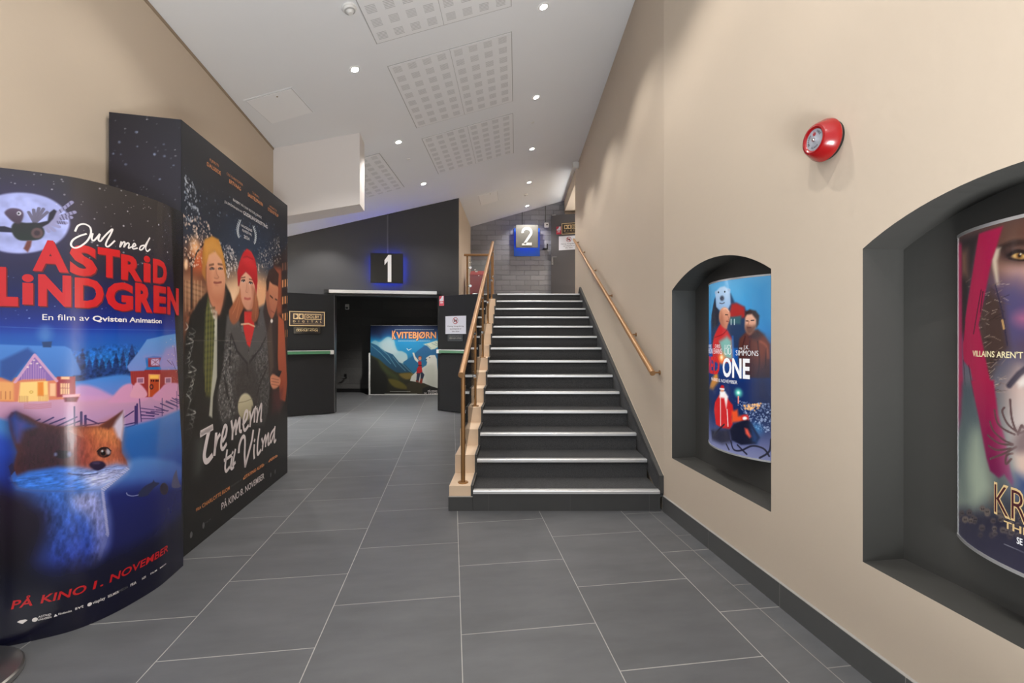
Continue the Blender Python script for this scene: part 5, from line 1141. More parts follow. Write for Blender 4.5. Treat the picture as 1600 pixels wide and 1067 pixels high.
ART_B = [
 ('V',[(0,(20,20,20)),(.75,(18,18,18)),(1.1,(28,24,22)),(1.45,(60,42,34)),(1.7,(52,46,46)),(1.9,(34,44,60)),(2.15,(22,28,40)),(2.4,(17,19,27)),(2.57,(18,20,27))]),
 ('P',[(.572,2.139),(1.351,2.234),(1.306,1.906),(.762,1.822),(.572,1.952)],(36,58,88),.25,.55,None,0),
 ('P',[(.011,1.671),(.043,1.814),(.259,1.889),(.271,1.655),(.322,1.501),(.011,1.32)],(150,82,50),.12,.8,None,0),
 ('P',[(.13,1.8),(.235,1.858),(.247,1.704),(.13,1.719)],(206,88,44),.06,.85,None,0),
 ('P',[(.022,1.648),(.096,1.646),(.271,1.603),(.247,1.522),(.096,1.448),(.022,1.456)],(196,150,112),.06,.8,(120,84,60),0),
 ('L',[(.032,1.625),(.247,1.613)],(110,74,50),.012,.6,.008,0),
 ('L',[(.032,1.595),(.247,1.581)],(110,74,50),.012,.6,.008,0),
 ('L',[(.032,1.565),(.247,1.548)],(110,74,50),.012,.6,.008,0),
 ('L',[(.032,1.529),(.247,1.509)],(110,74,50),.012,.6,.008,0),
 ('L',[(.032,1.487),(.247,1.463)],(110,74,50),.012,.6,.008,0),
 ('L',[(.043,1.627),(.043,1.451)],(226,188,150),.01,.4,.008,0),
 ('L',[(.08,1.631),(.08,1.454)],(226,188,150),.01,.4,.008,0),
 ('L',[(.141,1.639),(.141,1.457)],(226,188,150),.01,.4,.008,0),
 ('L',[(.175,1.643),(.175,1.459)],(226,188,150),.01,.4,.008,0),
 ('L',[(.217,1.648),(.217,1.462)],(226,188,150),.01,.4,.008,0),
 ('P',[(.066,1.73),(.064,1.717),(.059,1.705),(.051,1.698),(.043,1.697),(.035,1.702),(.03,1.712),(.028,1.724),(.03,1.738),(.035,1.749),(.043,1.756),(.051,1.758),(.059,1.753),(.064,1.743)],(250,206,160),.015,1,None,1),
 ('G',(.147,1.85),.1,(255,190,130),.9),
 ('P',[(.096,1.775),(.119,1.779),(.116,1.468),(.099,1.461)],(38,30,30),.01,.9,None,0),
 ('L',[(.107,1.722),(.075,1.772),(.043,1.796)],(36,28,28),.014,.8,.002,0),
 ('L',[(.11,1.734),(.164,1.819),(.235,1.884)],(36,28,28),.014,.8,.002,0),
 ('P',[(.498,1.711),(.938,1.85),(1.306,1.783),(1.261,1.481),(.527,1.445)],(238,186,142),.16,.9,None,0),
 ('P',[(.542,1.631),(.696,1.678),(.729,1.53),(.602,1.477)],(246,206,166),.08,.8,None,0),
 ('P',[(1.053,1.752),(1.283,1.745),(1.24,1.514),(1.093,1.472)],(230,170,124),.08,.9,None,0),
 ('P',[(1.398,2.002),(1.595,2.064),(1.783,2.226),(1.898,2.271),(1.898,1.343),(1.494,1.338),(1.421,1.761)],(40,26,24),.03,.9,None,0),
 ('P',[(1.421,1.924),(1.595,1.932),(1.607,1.516),(1.494,1.492),(1.398,1.758)],(176,84,48),.04,.8,None,0),
 ('P',[(1.615,1.987),(1.649,1.997),(1.649,1.926),(1.615,1.917)],(120,80,60),.006,.9,None,0),
 ('P',[(1.679,2.003),(1.714,2.013),(1.714,1.941),(1.679,1.932)],(120,80,60),.006,.9,None,0),
 ('P',[(1.744,2.02),(1.78,2.03),(1.78,1.957),(1.744,1.947)],(120,80,60),.006,.9,None,0),
 ('P',[(1.615,1.83),(1.649,1.839),(1.649,1.768),(1.615,1.76)],(232,156,92),.006,.9,None,0),
 ('P',[(1.679,1.844),(1.714,1.853),(1.714,1.781),(1.679,1.773)],(232,156,92),.006,.9,None,0),
 ('P',[(1.744,1.858),(1.78,1.867),(1.78,1.794),(1.744,1.786)],(232,156,92),.006,.9,None,0),
 ('P',[(1.615,1.674),(1.649,1.681),(1.649,1.61),(1.615,1.603)],(232,156,92),.006,.9,None,0),
 ('P',[(1.679,1.685),(1.714,1.692),(1.714,1.62),(1.679,1.614)],(232,156,92),.006,.9,None,0),
 ('P',[(1.744,1.697),(1.78,1.704),(1.78,1.631),(1.744,1.625)],(232,156,92),.006,.9,None,0),
 ('P',[(1.615,1.517),(1.649,1.523),(1.649,1.452),(1.615,1.447)],(232,156,92),.006,.9,None,0),
 ('P',[(1.679,1.526),(1.714,1.532),(1.714,1.46),(1.679,1.455)],(232,156,92),.006,.9,None,0),
 ('P',[(1.744,1.536),(1.78,1.541),(1.78,1.468),(1.744,1.463)],(232,156,92),.006,.9,None,0),
 ('P',[(1.615,1.36),(1.649,1.365),(1.649,1.294),(1.615,1.29)],(232,156,92),.006,.9,None,0),
 ('P',[(1.679,1.367),(1.714,1.372),(1.714,1.3),(1.679,1.296)],(232,156,92),.006,.9,None,0),
 ('P',[(1.744,1.374),(1.78,1.379),(1.78,1.306),(1.744,1.302)],(232,156,92),.006,.9,None,0),
 ('D',[(.011,2.03),(.259,2.058),(.374,1.966),(.456,1.838),(.259,1.745),(.032,1.71)],260,.004,.011,(220,190,168),3,.9),
 ('D',[(.022,2.261),(.141,2.241),(.199,2.043),(.043,1.966)],90,.004,.012,(190,196,205),13,.7),
 ('D',[(.442,1.939),(.664,1.956),(.729,1.817),(.572,1.721),(.456,1.831)],170,.004,.011,(206,196,190),6,.9),
 ('D',[(1.093,2.032),(1.544,2.223),(1.595,1.989),(1.197,1.872),(1.014,1.779)],190,.004,.011,(200,186,172),7,.8),
 ('D',[(.032,2.301),(1.811,2.302),(1.811,2.103),(.762,1.914),(.032,2.023)],120,.003,.009,(150,170,195),8,.55),
 ('D',[(.322,1.755),(1.351,1.913),(1.306,1.659),(.602,1.638)],60,.006,.012,(250,200,150),17,.35),
 ('P',[(.022,.939),(.043,1.3),(.096,1.424),(.187,1.517),(.309,1.6),(.401,1.562),(.527,1.669),(.602,1.608),(.648,1.524),(.633,1.156),(.696,.63),(.043,.574)],(20,21,20),.015,1,None,0),
 ('P',[(.278,1.748),(.29,1.829),(.387,1.87),(.491,1.844),(.524,1.75),(.521,1.622),(.456,1.455),(.387,1.472),(.322,1.528),(.284,1.63)],(222,164,128),.012,1,(196,124,92),1),
 ('P',[(.274,1.734),(.322,1.755),(.335,1.609),(.387,1.574),(.484,1.59),(.513,1.628),(.521,1.586),(.456,1.511),(.361,1.531),(.296,1.605)],(176,104,74),.05,.6,None,1),
 ('P',[(.361,1.693),(.414,1.686),(.439,1.7),(.417,1.714),(.403,1.767)],(200,136,104),.02,.8,None,0),
 ('L',[(.374,1.66),(.421,1.663),(.47,1.673)],(130,66,56),.012,.9,.006,0),
 ('L',[(.322,1.741),(.374,1.75)],(60,44,40),.012,.9,.006,0),
 ('L',[(.435,1.758),(.484,1.766)],(60,44,40),.012,.9,.006,0),
 ('L',[(.315,1.764),(.367,1.779)],(110,76,56),.014,.8,.008,0),
 ('L',[(.428,1.79),(.484,1.795)],(110,76,56),.014,.8,.008,0),
 ('P',[(.225,1.701),(.229,1.831),(.259,1.921),(.348,1.962),(.435,1.959),(.498,1.873),(.534,1.787),(.542,1.703),(.513,1.749),(.477,1.827),(.387,1.872),(.303,1.831),(.269,1.746),(.269,1.655),(.242,1.677)],(196,134,54),.012,1,(160,104,44),0),
 ('P',[(.253,1.9),(.361,1.943),(.456,1.914),(.513,1.798),(.456,1.852),(.387,1.872),(.309,1.839),(.274,1.773)],(210,150,70),.03,.7,None,0),
 ('P',[(.309,1.527),(.361,1.484),(.414,1.467),(.401,1.302),(.361,1.302),(.322,1.435)],(206,204,190),.012,1,None,0),
 ('P',[(.296,1.566),(.335,1.462),(.381,1.397),(.387,1.166),(.348,.898),(.271,.914),(.241,1.106),(.259,1.432)],(84,90,46),.015,1,(74,74,34),0),
 ('L',[(.253,1.47),(.381,1.492)],(46,50,28),.016,.55,.01,0),
 ('L',[(.253,1.431),(.381,1.451)],(46,50,28),.016,.55,.01,0),
 ('L',[(.253,1.392),(.381,1.41)],(46,50,28),.016,.55,.01,0),
 ('L',[(.253,1.353),(.381,1.37)],(46,50,28),.016,.55,.01,0),
 ('L',[(.253,1.314),(.381,1.329)],(46,50,28),.016,.55,.01,0),
 ('L',[(.253,1.275),(.381,1.288)],(46,50,28),.016,.55,.01,0),
 ('L',[(.253,1.236),(.381,1.247)],(46,50,28),.016,.55,.01,0),
 ('L',[(.253,1.197),(.381,1.207)],(46,50,28),.016,.55,.01,0),
 ('L',[(.253,1.158),(.381,1.166)],(46,50,28),.016,.55,.01,0),
 ('L',[(.253,1.119),(.381,1.125)],(46,50,28),.016,.55,.01,0),
 ('L',[(.253,1.08),(.381,1.084)],(46,50,28),.016,.55,.01,0),
 ('L',[(.253,1.04),(.381,1.043)],(46,50,28),.016,.55,.01,0),
 ('L',[(.253,1.001),(.381,1.003)],(46,50,28),.016,.55,.01,0),
 ('L',[(.253,.962),(.381,.962)],(46,50,28),.016,.55,.01,0),
 ('L',[(.284,1.485),(.265,.948)],(140,136,74),.012,.5,.008,0),
 ('L',[(.322,1.488),(.303,.944)],(140,136,74),.012,.5,.008,0),
 ('L',[(.354,1.49),(.335,.94)],(140,136,74),.012,.5,.008,0),
 ('P',[(.387,1.417),(.417,1.453),(.414,1.027),(.361,.897),(.35,.763),(.309,.784),(.361,1.099)],(190,188,172),.012,.9,None,0),
 ('L',[(.046,1.379),(.069,1.354),(.039,1.336)],(170,170,166),.008,.7,.006,1),
 ('L',[(.103,1.352),(.152,1.327),(.083,1.308)],(110,110,108),.008,.7,.006,1),
 ('L',[(.083,1.323),(.141,1.297),(.066,1.28)],(110,110,108),.008,.7,.006,1),
 ('L',[(.063,1.295),(.129,1.268),(.049,1.252)],(170,170,166),.008,.7,.006,1),
 ('L',[(.12,1.266),(.118,1.239),(.093,1.222)],(110,110,108),.008,.7,.006,1),
 ('L',[(.1,1.237),(.107,1.211),(.076,1.194)],(110,110,108),.008,.7,.006,1),
 ('L',[(.08,1.209),(.096,1.182),(.06,1.166)],(170,170,166),.008,.7,.006,1),
 ('L',[(.06,1.181),(.086,1.154),(.043,1.139)],(110,110,108),.008,.7,.006,1),
 ('L',[(.117,1.15),(.075,1.126),(.087,1.108)],(110,110,108),.008,.7,.006,1),
 ('L',[(.096,1.122),(.158,1.092),(.07,1.081)],(170,170,166),.008,.7,.006,1),
 ('L',[(.076,1.095),(.147,1.063),(.054,1.054)],(110,110,108),.008,.7,.006,1),
 ('L',[(.057,1.068),(.136,1.035),(.098,1.021)],(110,110,108),.008,.7,.006,1),
 ('L',[(.114,1.034),(.125,1.007),(.081,.994)],(170,170,166),.008,.7,.006,1),
 ('L',[(.093,1.008),(.114,.979),(.064,.967)],(110,110,108),.008,.7,.006,1),
 ('L',[(.073,.981),(.103,.952),(.048,.941)],(110,110,108),.008,.7,.006,1),
 ('L',[(.054,.955),(.092,.924),(.092,.907)],(170,170,166),.008,.7,.006,1),
 ('L',[(.111,.919),(.081,.897),(.075,.881)],(110,110,108),.008,.7,.006,1),
 ('L',[(.09,.893),(.07,.87),(.058,.855)],(110,110,108),.008,.7,.006,1),
 ('L',[(.07,.868),(.153,.828),(.042,.829)],(170,170,166),.008,.7,.006,1),
 ('L',[(.051,.842),(.142,.801),(.086,.793)],(110,110,108),.008,.7,.006,1),
 ('L',[(.107,.804),(.131,.774),(.069,.768)],(110,110,108),.008,.7,.006,1),
 ('L',[(.087,.779),(.12,.747),(.052,.743)],(170,170,166),.008,.7,.006,1),
 ('L',[(.067,.754),(.109,.72),(.096,.705)],(110,110,108),.008,.7,.006,1),
 ('L',[(.048,.73),(.098,.693),(.08,.68)],(110,110,108),.008,.7,.006,1),
 ('L',[(.104,.69),(.087,.667),(.063,.655)],(170,170,166),.008,.7,.006,1),
 ('L',[(.084,.665),(.076,.641),(.046,.631)],(110,110,108),.008,.7,.006,1),
 ('N',[(.009,1.395),(.179,1.402),(.179,.55),(.009,.593)],.4,.02,.03,5,.05),
 ('P',[(.762,1.685),(.737,1.622),(.633,1.531),(.581,1.483),(.602,1.405),(.696,1.393),(.831,1.46),(.938,1.465),(1.093,1.497),(1.077,1.588),(1.024,1.674),(.938,1.737)],(168,98,60),.02,1,(150,84,54),0),
 ('P',[(.664,1.437),(.831,1.522),(.976,1.499),(1.093,1.472),(1.113,1.333),(.664,1.328)],(52,34,34),.03,1,None,0),
 ('P',[(.749,1.653),(.77,1.74),(.848,1.795),(.938,1.777),(1.005,1.721),(1.018,1.633),(.967,1.531),(.887,1.503),(.813,1.536),(.762,1.594)],(226,172,142),.012,1,(204,140,112),1),
 ('L',[(.782,1.721),(.831,1.73)],(46,34,34),.016,.95,.006,0),
 ('L',[(.913,1.725),(.967,1.725)],(46,34,34),.016,.95,.006,0),
 ('L',[(.776,1.742),(.839,1.756)],(110,70,54),.01,.8,.006,0),
 ('L',[(.909,1.75),(.976,1.752)],(110,70,54),.01,.8,.006,0),
 ('L',[(.831,1.593),(.884,1.592),(.929,1.6)],(178,84,76),.018,.9,.008,0),
 ('P',[(.848,1.648),(.887,1.636),(.92,1.655),(.893,1.732)],(206,146,118),.02,.8,None,0),
 ('P',[(.948,1.706),(1.018,1.682),(1.01,1.599),(.967,1.531),(.92,1.52),(.967,1.612)],(176,108,84),.03,.7,None,1),
 ('P',[(.721,1.68),(.709,1.777),(.745,1.858),(.805,1.937),(.869,1.981),(.948,1.972),(1.018,1.923),(1.057,1.843),(1.065,1.753),(1.043,1.643),(1.01,1.714),(.948,1.771),(.848,1.798),(.77,1.751),(.737,1.675)],(198,28,36),.01,1,(170,20,30),0),
 ('P',[(.796,1.897),(.938,1.922),(1.024,1.863),(.938,1.834),(.831,1.856)],(216,44,50),.04,.7,None,1),
 ('L',[(.799,1.898),(.875,1.92),(.976,1.916)],(150,14,24),.012,.7,.01,0),
 ('P',[(.55,1.447),(.658,1.504),(.797,1.491),(1.002,1.515),(1.202,1.576),(1.358,1.486),(1.391,1.132),(1.326,.909),(1.294,.676),(1.202,.545),(.703,.66),(.489,.675),(.425,.808),(.414,.907),(.489,1.087)],(88,86,86),.02,1,(56,54,54),0),
 ('N',[(.571,1.356),(1.31,1.372),(1.358,.641),(.469,.684),(.414,.907)],.35,.02,.014,15,.05),
 ('P',[(.75,1.145),(.949,1.149),(1.114,.882),(1.057,.619),(.75,.673),(.658,.919)],(50,46,46),.06,.7,None,0),
 ('P',[(.797,1.491),(1.016,1.504),(1.002,1.365),(.923,1.217),(.872,1.24),(.81,1.361)],(206,38,36),.012,1,None,0),
 ('P',[(.703,1.497),(.822,1.504),(.822,1.405),(.762,1.382)],(40,24,24),.015,1,None,0),
 ('P',[(1.002,1.515),(1.114,1.522),(1.057,1.39),(1.002,1.411)],(40,24,24),.015,1,None,0),
 ('L',[(.773,1.393),(.897,1.402),(1.016,1.383)],(224,200,160),.014,.8,.006,0),
 ('P',[(.614,1.357),(.75,1.381),(.892,1.207),(.902,1.094),(.703,1.2),(.593,1.305)],(74,72,72),.015,1,None,0),
 ('P',[(1.016,1.366),(1.202,1.406),(1.232,1.297),(.949,1.149),(.897,1.106),(.923,1.206)],(80,78,78),.015,1,None,0),
 ('L',[(.614,1.316),(.703,1.195),(.872,1.096),(.884,1.006)],(28,26,26),.02,.8,.012,0),
 ('L',[(1.232,1.297),(1.114,1.202),(.923,1.105)],(28,26,26),.02,.8,.012,0),
 ('L',[(.489,1.087),(.55,.911),(.636,.756)],(28,26,26),.02,.8,.012,0),
 ('L',[(1.263,1.038),(1.114,.917),(1.057,.829)],(28,26,26),.02,.8,.012,0),
 ('L',[(.603,1.295),(.593,1.08)],(28,26,26),.02,.8,.012,0),
 ('D',[(.489,1.087),(.614,1.316),(.614,.924),(.681,.749),(.489,.7),(.425,.896)],160,.004,.012,(176,176,172),23,.5),
 ('D',[(1.114,.965),(1.326,1.072),(1.263,.706),(1.057,.736)],70,.004,.01,(160,160,156),25,.5),
 ('P',[(.986,.74),(.972,.695),(.932,.664),(.877,.652),(.817,.663),(.765,.692),(.73,.734),(.717,.78),(.73,.823),(.765,.854),(.817,.868),(.877,.861),(.932,.833),(.972,.79)],(206,198,166),.012,1,(150,140,110),1),
 ('L',[(.726,.811),(.847,.805),(.975,.811)],(120,110,84),.006,.8,.004,0),
 ('P',[(.669,.74),(.75,.695),(.797,.621),(.658,.627)],(40,34,34),.02,1,None,0),
 ('P',[(.962,.75),(1.114,.68),(1.057,.596),(.923,.643)],(44,40,40),.02,1,None,0),
 ('P',[(.755,1.654),(.737,1.614),(.648,1.532),(.587,1.484),(.59,1.426),(.648,1.388),(.721,1.416),(.762,1.464),(.799,1.512),(.772,1.579)],(176,104,66),.015,1,(150,84,54),1),
 ('P',[(1.01,1.681),(1.038,1.618),(1.089,1.522),(1.077,1.455),(1.014,1.415),(.95,1.441),(.961,1.498),(.98,1.548)],(160,92,58),.015,1,(140,78,50),1),
 ('L',[(.749,1.623),(.696,1.535),(.633,1.465)],(206,136,92),.008,.6,.006,1),
 ('L',[(.762,1.609),(.729,1.515),(.696,1.438)],(206,136,92),.008,.6,.006,1),
 ('L',[(1.024,1.633),(1.038,1.552),(1.03,1.453)],(206,136,92),.008,.6,.006,1),
 ('P',[(.832,1.724),(.83,1.72),(.822,1.716),(.812,1.713),(.801,1.712),(.79,1.712),(.783,1.715),(.781,1.718),(.783,1.722),(.79,1.726),(.801,1.729),(.812,1.73),(.822,1.73),(.83,1.728)],(226,214,208),.006,.9,None,1),
 ('P',[(.82,1.723),(.819,1.72),(.816,1.717),(.811,1.715),(.805,1.714),(.8,1.715),(.797,1.717),(.796,1.72),(.797,1.723),(.8,1.726),(.805,1.728),(.811,1.728),(.816,1.728),(.819,1.726)],(50,36,34),.004,1,None,1),
 ('L',[(.777,1.721),(.806,1.731),(.836,1.726)],(60,40,36),.007,.9,.004,1),
 ('P',[(.963,1.724),(.96,1.72),(.952,1.716),(.941,1.713),(.929,1.712),(.918,1.712),(.91,1.714),(.907,1.718),(.91,1.722),(.918,1.726),(.929,1.729),(.941,1.73),(.952,1.73),(.96,1.728)],(226,214,208),.006,.9,None,1),
 ('P',[(.95,1.723),(.948,1.719),(.945,1.716),(.94,1.714),(.934,1.714),(.929,1.715),(.925,1.717),(.924,1.72),(.925,1.723),(.929,1.726),(.934,1.728),(.94,1.729),(.945,1.728),(.948,1.726)],(50,36,34),.004,1,None,1),
 ('L',[(.904,1.72),(.935,1.731),(.967,1.726)],(60,40,36),.007,.9,.004,1),
 ('L',[(.869,1.713),(.859,1.665),(.848,1.646),(.88,1.642)],(176,116,92),.007,.7,.006,1),
 ('P',[(.37,1.752),(.368,1.749),(.362,1.746),(.353,1.743),(.343,1.742),(.334,1.742),(.328,1.743),(.326,1.745),(.328,1.748),(.334,1.751),(.343,1.754),(.353,1.755),(.362,1.755),(.368,1.754)],(220,206,196),.006,.85,None,1),
 ('P',[(.359,1.75),(.358,1.748),(.356,1.745),(.351,1.744),(.347,1.743),(.343,1.743),(.34,1.745),(.339,1.747),(.34,1.75),(.343,1.752),(.347,1.754),(.351,1.754),(.356,1.754),(.358,1.752)],(54,44,44),.004,1,None,1),
 ('L',[(.322,1.745),(.348,1.755),(.374,1.752)],(90,58,46),.007,.9,.004,1),
 ('P',[(.48,1.768),(.477,1.765),(.471,1.761),(.461,1.759),(.45,1.757),(.441,1.757),(.434,1.758),(.432,1.761),(.434,1.764),(.441,1.767),(.45,1.769),(.461,1.771),(.471,1.771),(.477,1.77)],(220,206,196),.006,.85,None,1),
 ('P',[(.468,1.766),(.467,1.763),(.464,1.761),(.46,1.759),(.455,1.758),(.45,1.759),(.447,1.76),(.446,1.763),(.447,1.765),(.45,1.768),(.455,1.769),(.46,1.77),(.464,1.77),(.467,1.768)],(54,44,44),.004,1,None,1),
 ('L',[(.428,1.76),(.456,1.77),(.484,1.768)],(90,58,46),.007,.9,.004,1),
 ('L',[(.398,1.753),(.409,1.72),(.436,1.702),(.409,1.69),(.379,1.69)],(168,106,80),.008,.75,.006,1),
 ('L',[(.371,1.657),(.401,1.656),(.422,1.661),(.47,1.671)],(150,78,66),.01,.9,.006,1),
 ('L',[(.387,1.642),(.428,1.644)],(180,112,86),.008,.5,.008,0),
 ('P',[(.284,1.63),(.322,1.528),(.387,1.472),(.456,1.469),(.521,1.615),(.513,1.543),(.456,1.441),(.361,1.45)],(150,88,64),.03,.5,None,1),
 ('L',[(1.421,1.67),(1.409,1.615),(1.457,1.591),(1.421,1.579)],(150,90,66),.008,.7,.006,1),
 ('P',[(1.24,1.636),(1.363,1.486),(1.469,1.463),(1.595,1.497),(1.7,1.405),(1.714,.725),(1.544,.56),(1.306,.953),(1.261,1.335),(1.175,1.511)],(50,36,34),.02,1,None,0),
 ('P',[(1.363,1.486),(1.409,1.035),(1.328,.952),(1.261,1.335)],(90,74,62),.03,.7,None,0),
 ('P',[(1.519,1.502),(1.66,1.452),(1.7,1.211),(1.75,.858),(1.7,.688),(1.556,.727),(1.506,1.122)],(180,86,50),.015,1,(150,70,46),0),
 ('P',[(1.24,1.722),(1.306,1.8),(1.494,1.769),(1.514,1.697),(1.489,1.593),(1.433,1.507),(1.363,1.459),(1.283,1.517),(1.24,1.618)],(204,134,98),.015,1,(170,100,74),1),
 ('P',[(1.24,1.705),(1.295,1.746),(1.306,1.606),(1.351,1.521),(1.328,1.484),(1.266,1.551)],(140,80,60),.03,.6,None,1),
 ('P',[(1.257,1.69),(1.24,1.775),(1.306,1.88),(1.421,1.915),(1.531,1.876),(1.514,1.762),(1.386,1.766),(1.317,1.784),(1.288,1.71)],(58,36,28),.012,1,None,0),
 ('L',[(1.328,1.661),(1.386,1.644)],(60,36,30),.014,.9,.008,0),
 ('L',[(1.445,1.64),(1.489,1.635)],(60,36,30),.014,.9,.008,0),
 ('L',[(1.351,1.53),(1.421,1.516)],(130,60,50),.012,.8,.008,0),
 ('P',[(1.391,1.442),(1.388,1.434),(1.38,1.427),(1.369,1.424),(1.357,1.423),(1.345,1.426),(1.338,1.432),(1.335,1.44),(1.338,1.448),(1.345,1.454),(1.357,1.458),(1.369,1.459),(1.38,1.456),(1.388,1.45)],(230,226,220),.008,1,None,1),
 ('P',[(1.333,.946),(1.391,.973),(1.528,.937),(1.581,.899),(1.528,.851),(1.408,.838),(1.342,.883)],(206,134,102),.015,1,None,1),
 ('L',[(1.358,.938),(1.528,.91)],(140,80,60),.008,.7,.006,0),
 ('L',[(1.358,.913),(1.528,.884)],(140,80,60),.008,.7,.006,0),
 ('L',[(1.358,.887),(1.528,.858)],(140,80,60),.008,.7,.006,0),
 ('P',[(1.452,.962),(1.528,.996),(1.607,.984),(1.545,.935)],(22,22,26),.008,1,None,0),
 ('P',[(1.358,.818),(1.636,.813),(1.563,.609),(1.358,.616)],(86,34,38),.05,.6,None,0),
 ('P',[(1.528,.549),(1.712,.558),(1.731,.445),(1.528,.51)],(84,60,60),.05,.5,None,0),
 ('P',[(.024,.869),(.179,.658),(.489,.68),(1.202,.545),(1.79,.601),(1.79,-.278),(.009,.34)],(19,19,19),.1,.95,None,0),
 ('P',[(.16,.644),(.23,.665),(.264,.575),(.196,.44),(.147,.454)],(110,120,116),.08,.5,None,0),
 ('L',[(.011,1.587),(.762,1.655),(1.811,1.845)],(120,110,100),.002,.0,.002,0),
 ('L',[(.092,1.274),(.489,1.272),(1.358,1.259)],(110,108,100),.004,.7,.003,0),
 ('L',[(.754,2.159),(.734,2.167)],(190,196,200),.01,.85,.004,0),
 ('L',[(.754,2.159),(.767,2.173)],(190,196,200),.01,.85,.004,0),
 ('L',[(.986,2.168),(.978,2.181)],(190,196,200),.01,.85,.004,0),
 ('L',[(.986,2.168),(1.009,2.185)],(190,196,200),.01,.85,.004,0),
 ('L',[(.742,2.141),(.723,2.15)],(190,196,200),.01,.85,.004,0),
 ('L',[(.742,2.141),(.756,2.155)],(190,196,200),.01,.85,.004,0),
 ('L',[(.998,2.155),(.99,2.168)],(190,196,200),.01,.85,.004,0),
 ('L',[(.998,2.155),(1.021,2.172)],(190,196,200),.01,.85,.004,0),
 ('L',[(.732,2.124),(.712,2.132)],(190,196,200),.01,.85,.004,0),
 ('L',[(.732,2.124),(.745,2.138)],(190,196,200),.01,.85,.004,0),
 ('L',[(1.009,2.142),(1.001,2.155)],(190,196,200),.01,.85,.004,0),
 ('L',[(1.009,2.142),(1.032,2.159)],(190,196,200),.01,.85,.004,0),
 ('L',[(.724,2.107),(.704,2.116)],(190,196,200),.01,.85,.004,0),
 ('L',[(.724,2.107),(.737,2.121)],(190,196,200),.01,.85,.004,0),
 ('L',[(1.018,2.128),(1.01,2.141)],(190,196,200),.01,.85,.004,0),
 ('L',[(1.018,2.128),(1.041,2.145)],(190,196,200),.01,.85,.004,0),
 ('L',[(.719,2.091),(.699,2.1)],(190,196,200),.01,.85,.004,0),
 ('L',[(.719,2.091),(.732,2.105)],(190,196,200),.01,.85,.004,0),
 ('L',[(1.023,2.113),(1.015,2.126)],(190,196,200),.01,.85,.004,0),
 ('L',[(1.023,2.113),(1.046,2.13)],(190,196,200),.01,.85,.004,0),
 ('L',[(.718,2.077),(.698,2.086)],(190,196,200),.01,.85,.004,0),
 ('L',[(.718,2.077),(.731,2.09)],(190,196,200),.01,.85,.004,0),
 ('L',[(1.024,2.098),(1.016,2.111)],(190,196,200),.01,.85,.004,0),
 ('L',[(1.024,2.098),(1.048,2.114)],(190,196,200),.01,.85,.004,0),
 ('L',[(.72,2.063),(.701,2.072)],(190,196,200),.01,.85,.004,0),
 ('L',[(.72,2.063),(.733,2.076)],(190,196,200),.01,.85,.004,0),
 ('L',[(1.021,2.081),(1.014,2.094)],(190,196,200),.01,.85,.004,0),
 ('L',[(1.021,2.081),(1.045,2.098)],(190,196,200),.01,.85,.004,0),
 ('L',[(.726,2.049),(.707,2.058)],(190,196,200),.01,.85,.004,0),
 ('L',[(.726,2.049),(.739,2.063)],(190,196,200),.01,.85,.004,0),
 ('L',[(1.015,2.064),(1.007,2.077)],(190,196,200),.01,.85,.004,0),
 ('L',[(1.015,2.064),(1.038,2.081)],(190,196,200),.01,.85,.004,0),
 ('L',[(.735,2.037),(.715,2.046)],(190,196,200),.01,.85,.004,0),
 ('L',[(.735,2.037),(.748,2.05)],(190,196,200),.01,.85,.004,0),
 ('L',[(1.006,2.046),(.998,2.059)],(190,196,200),.01,.85,.004,0),
 ('L',[(1.006,2.046),(1.029,2.063)],(190,196,200),.01,.85,.004,0),
]
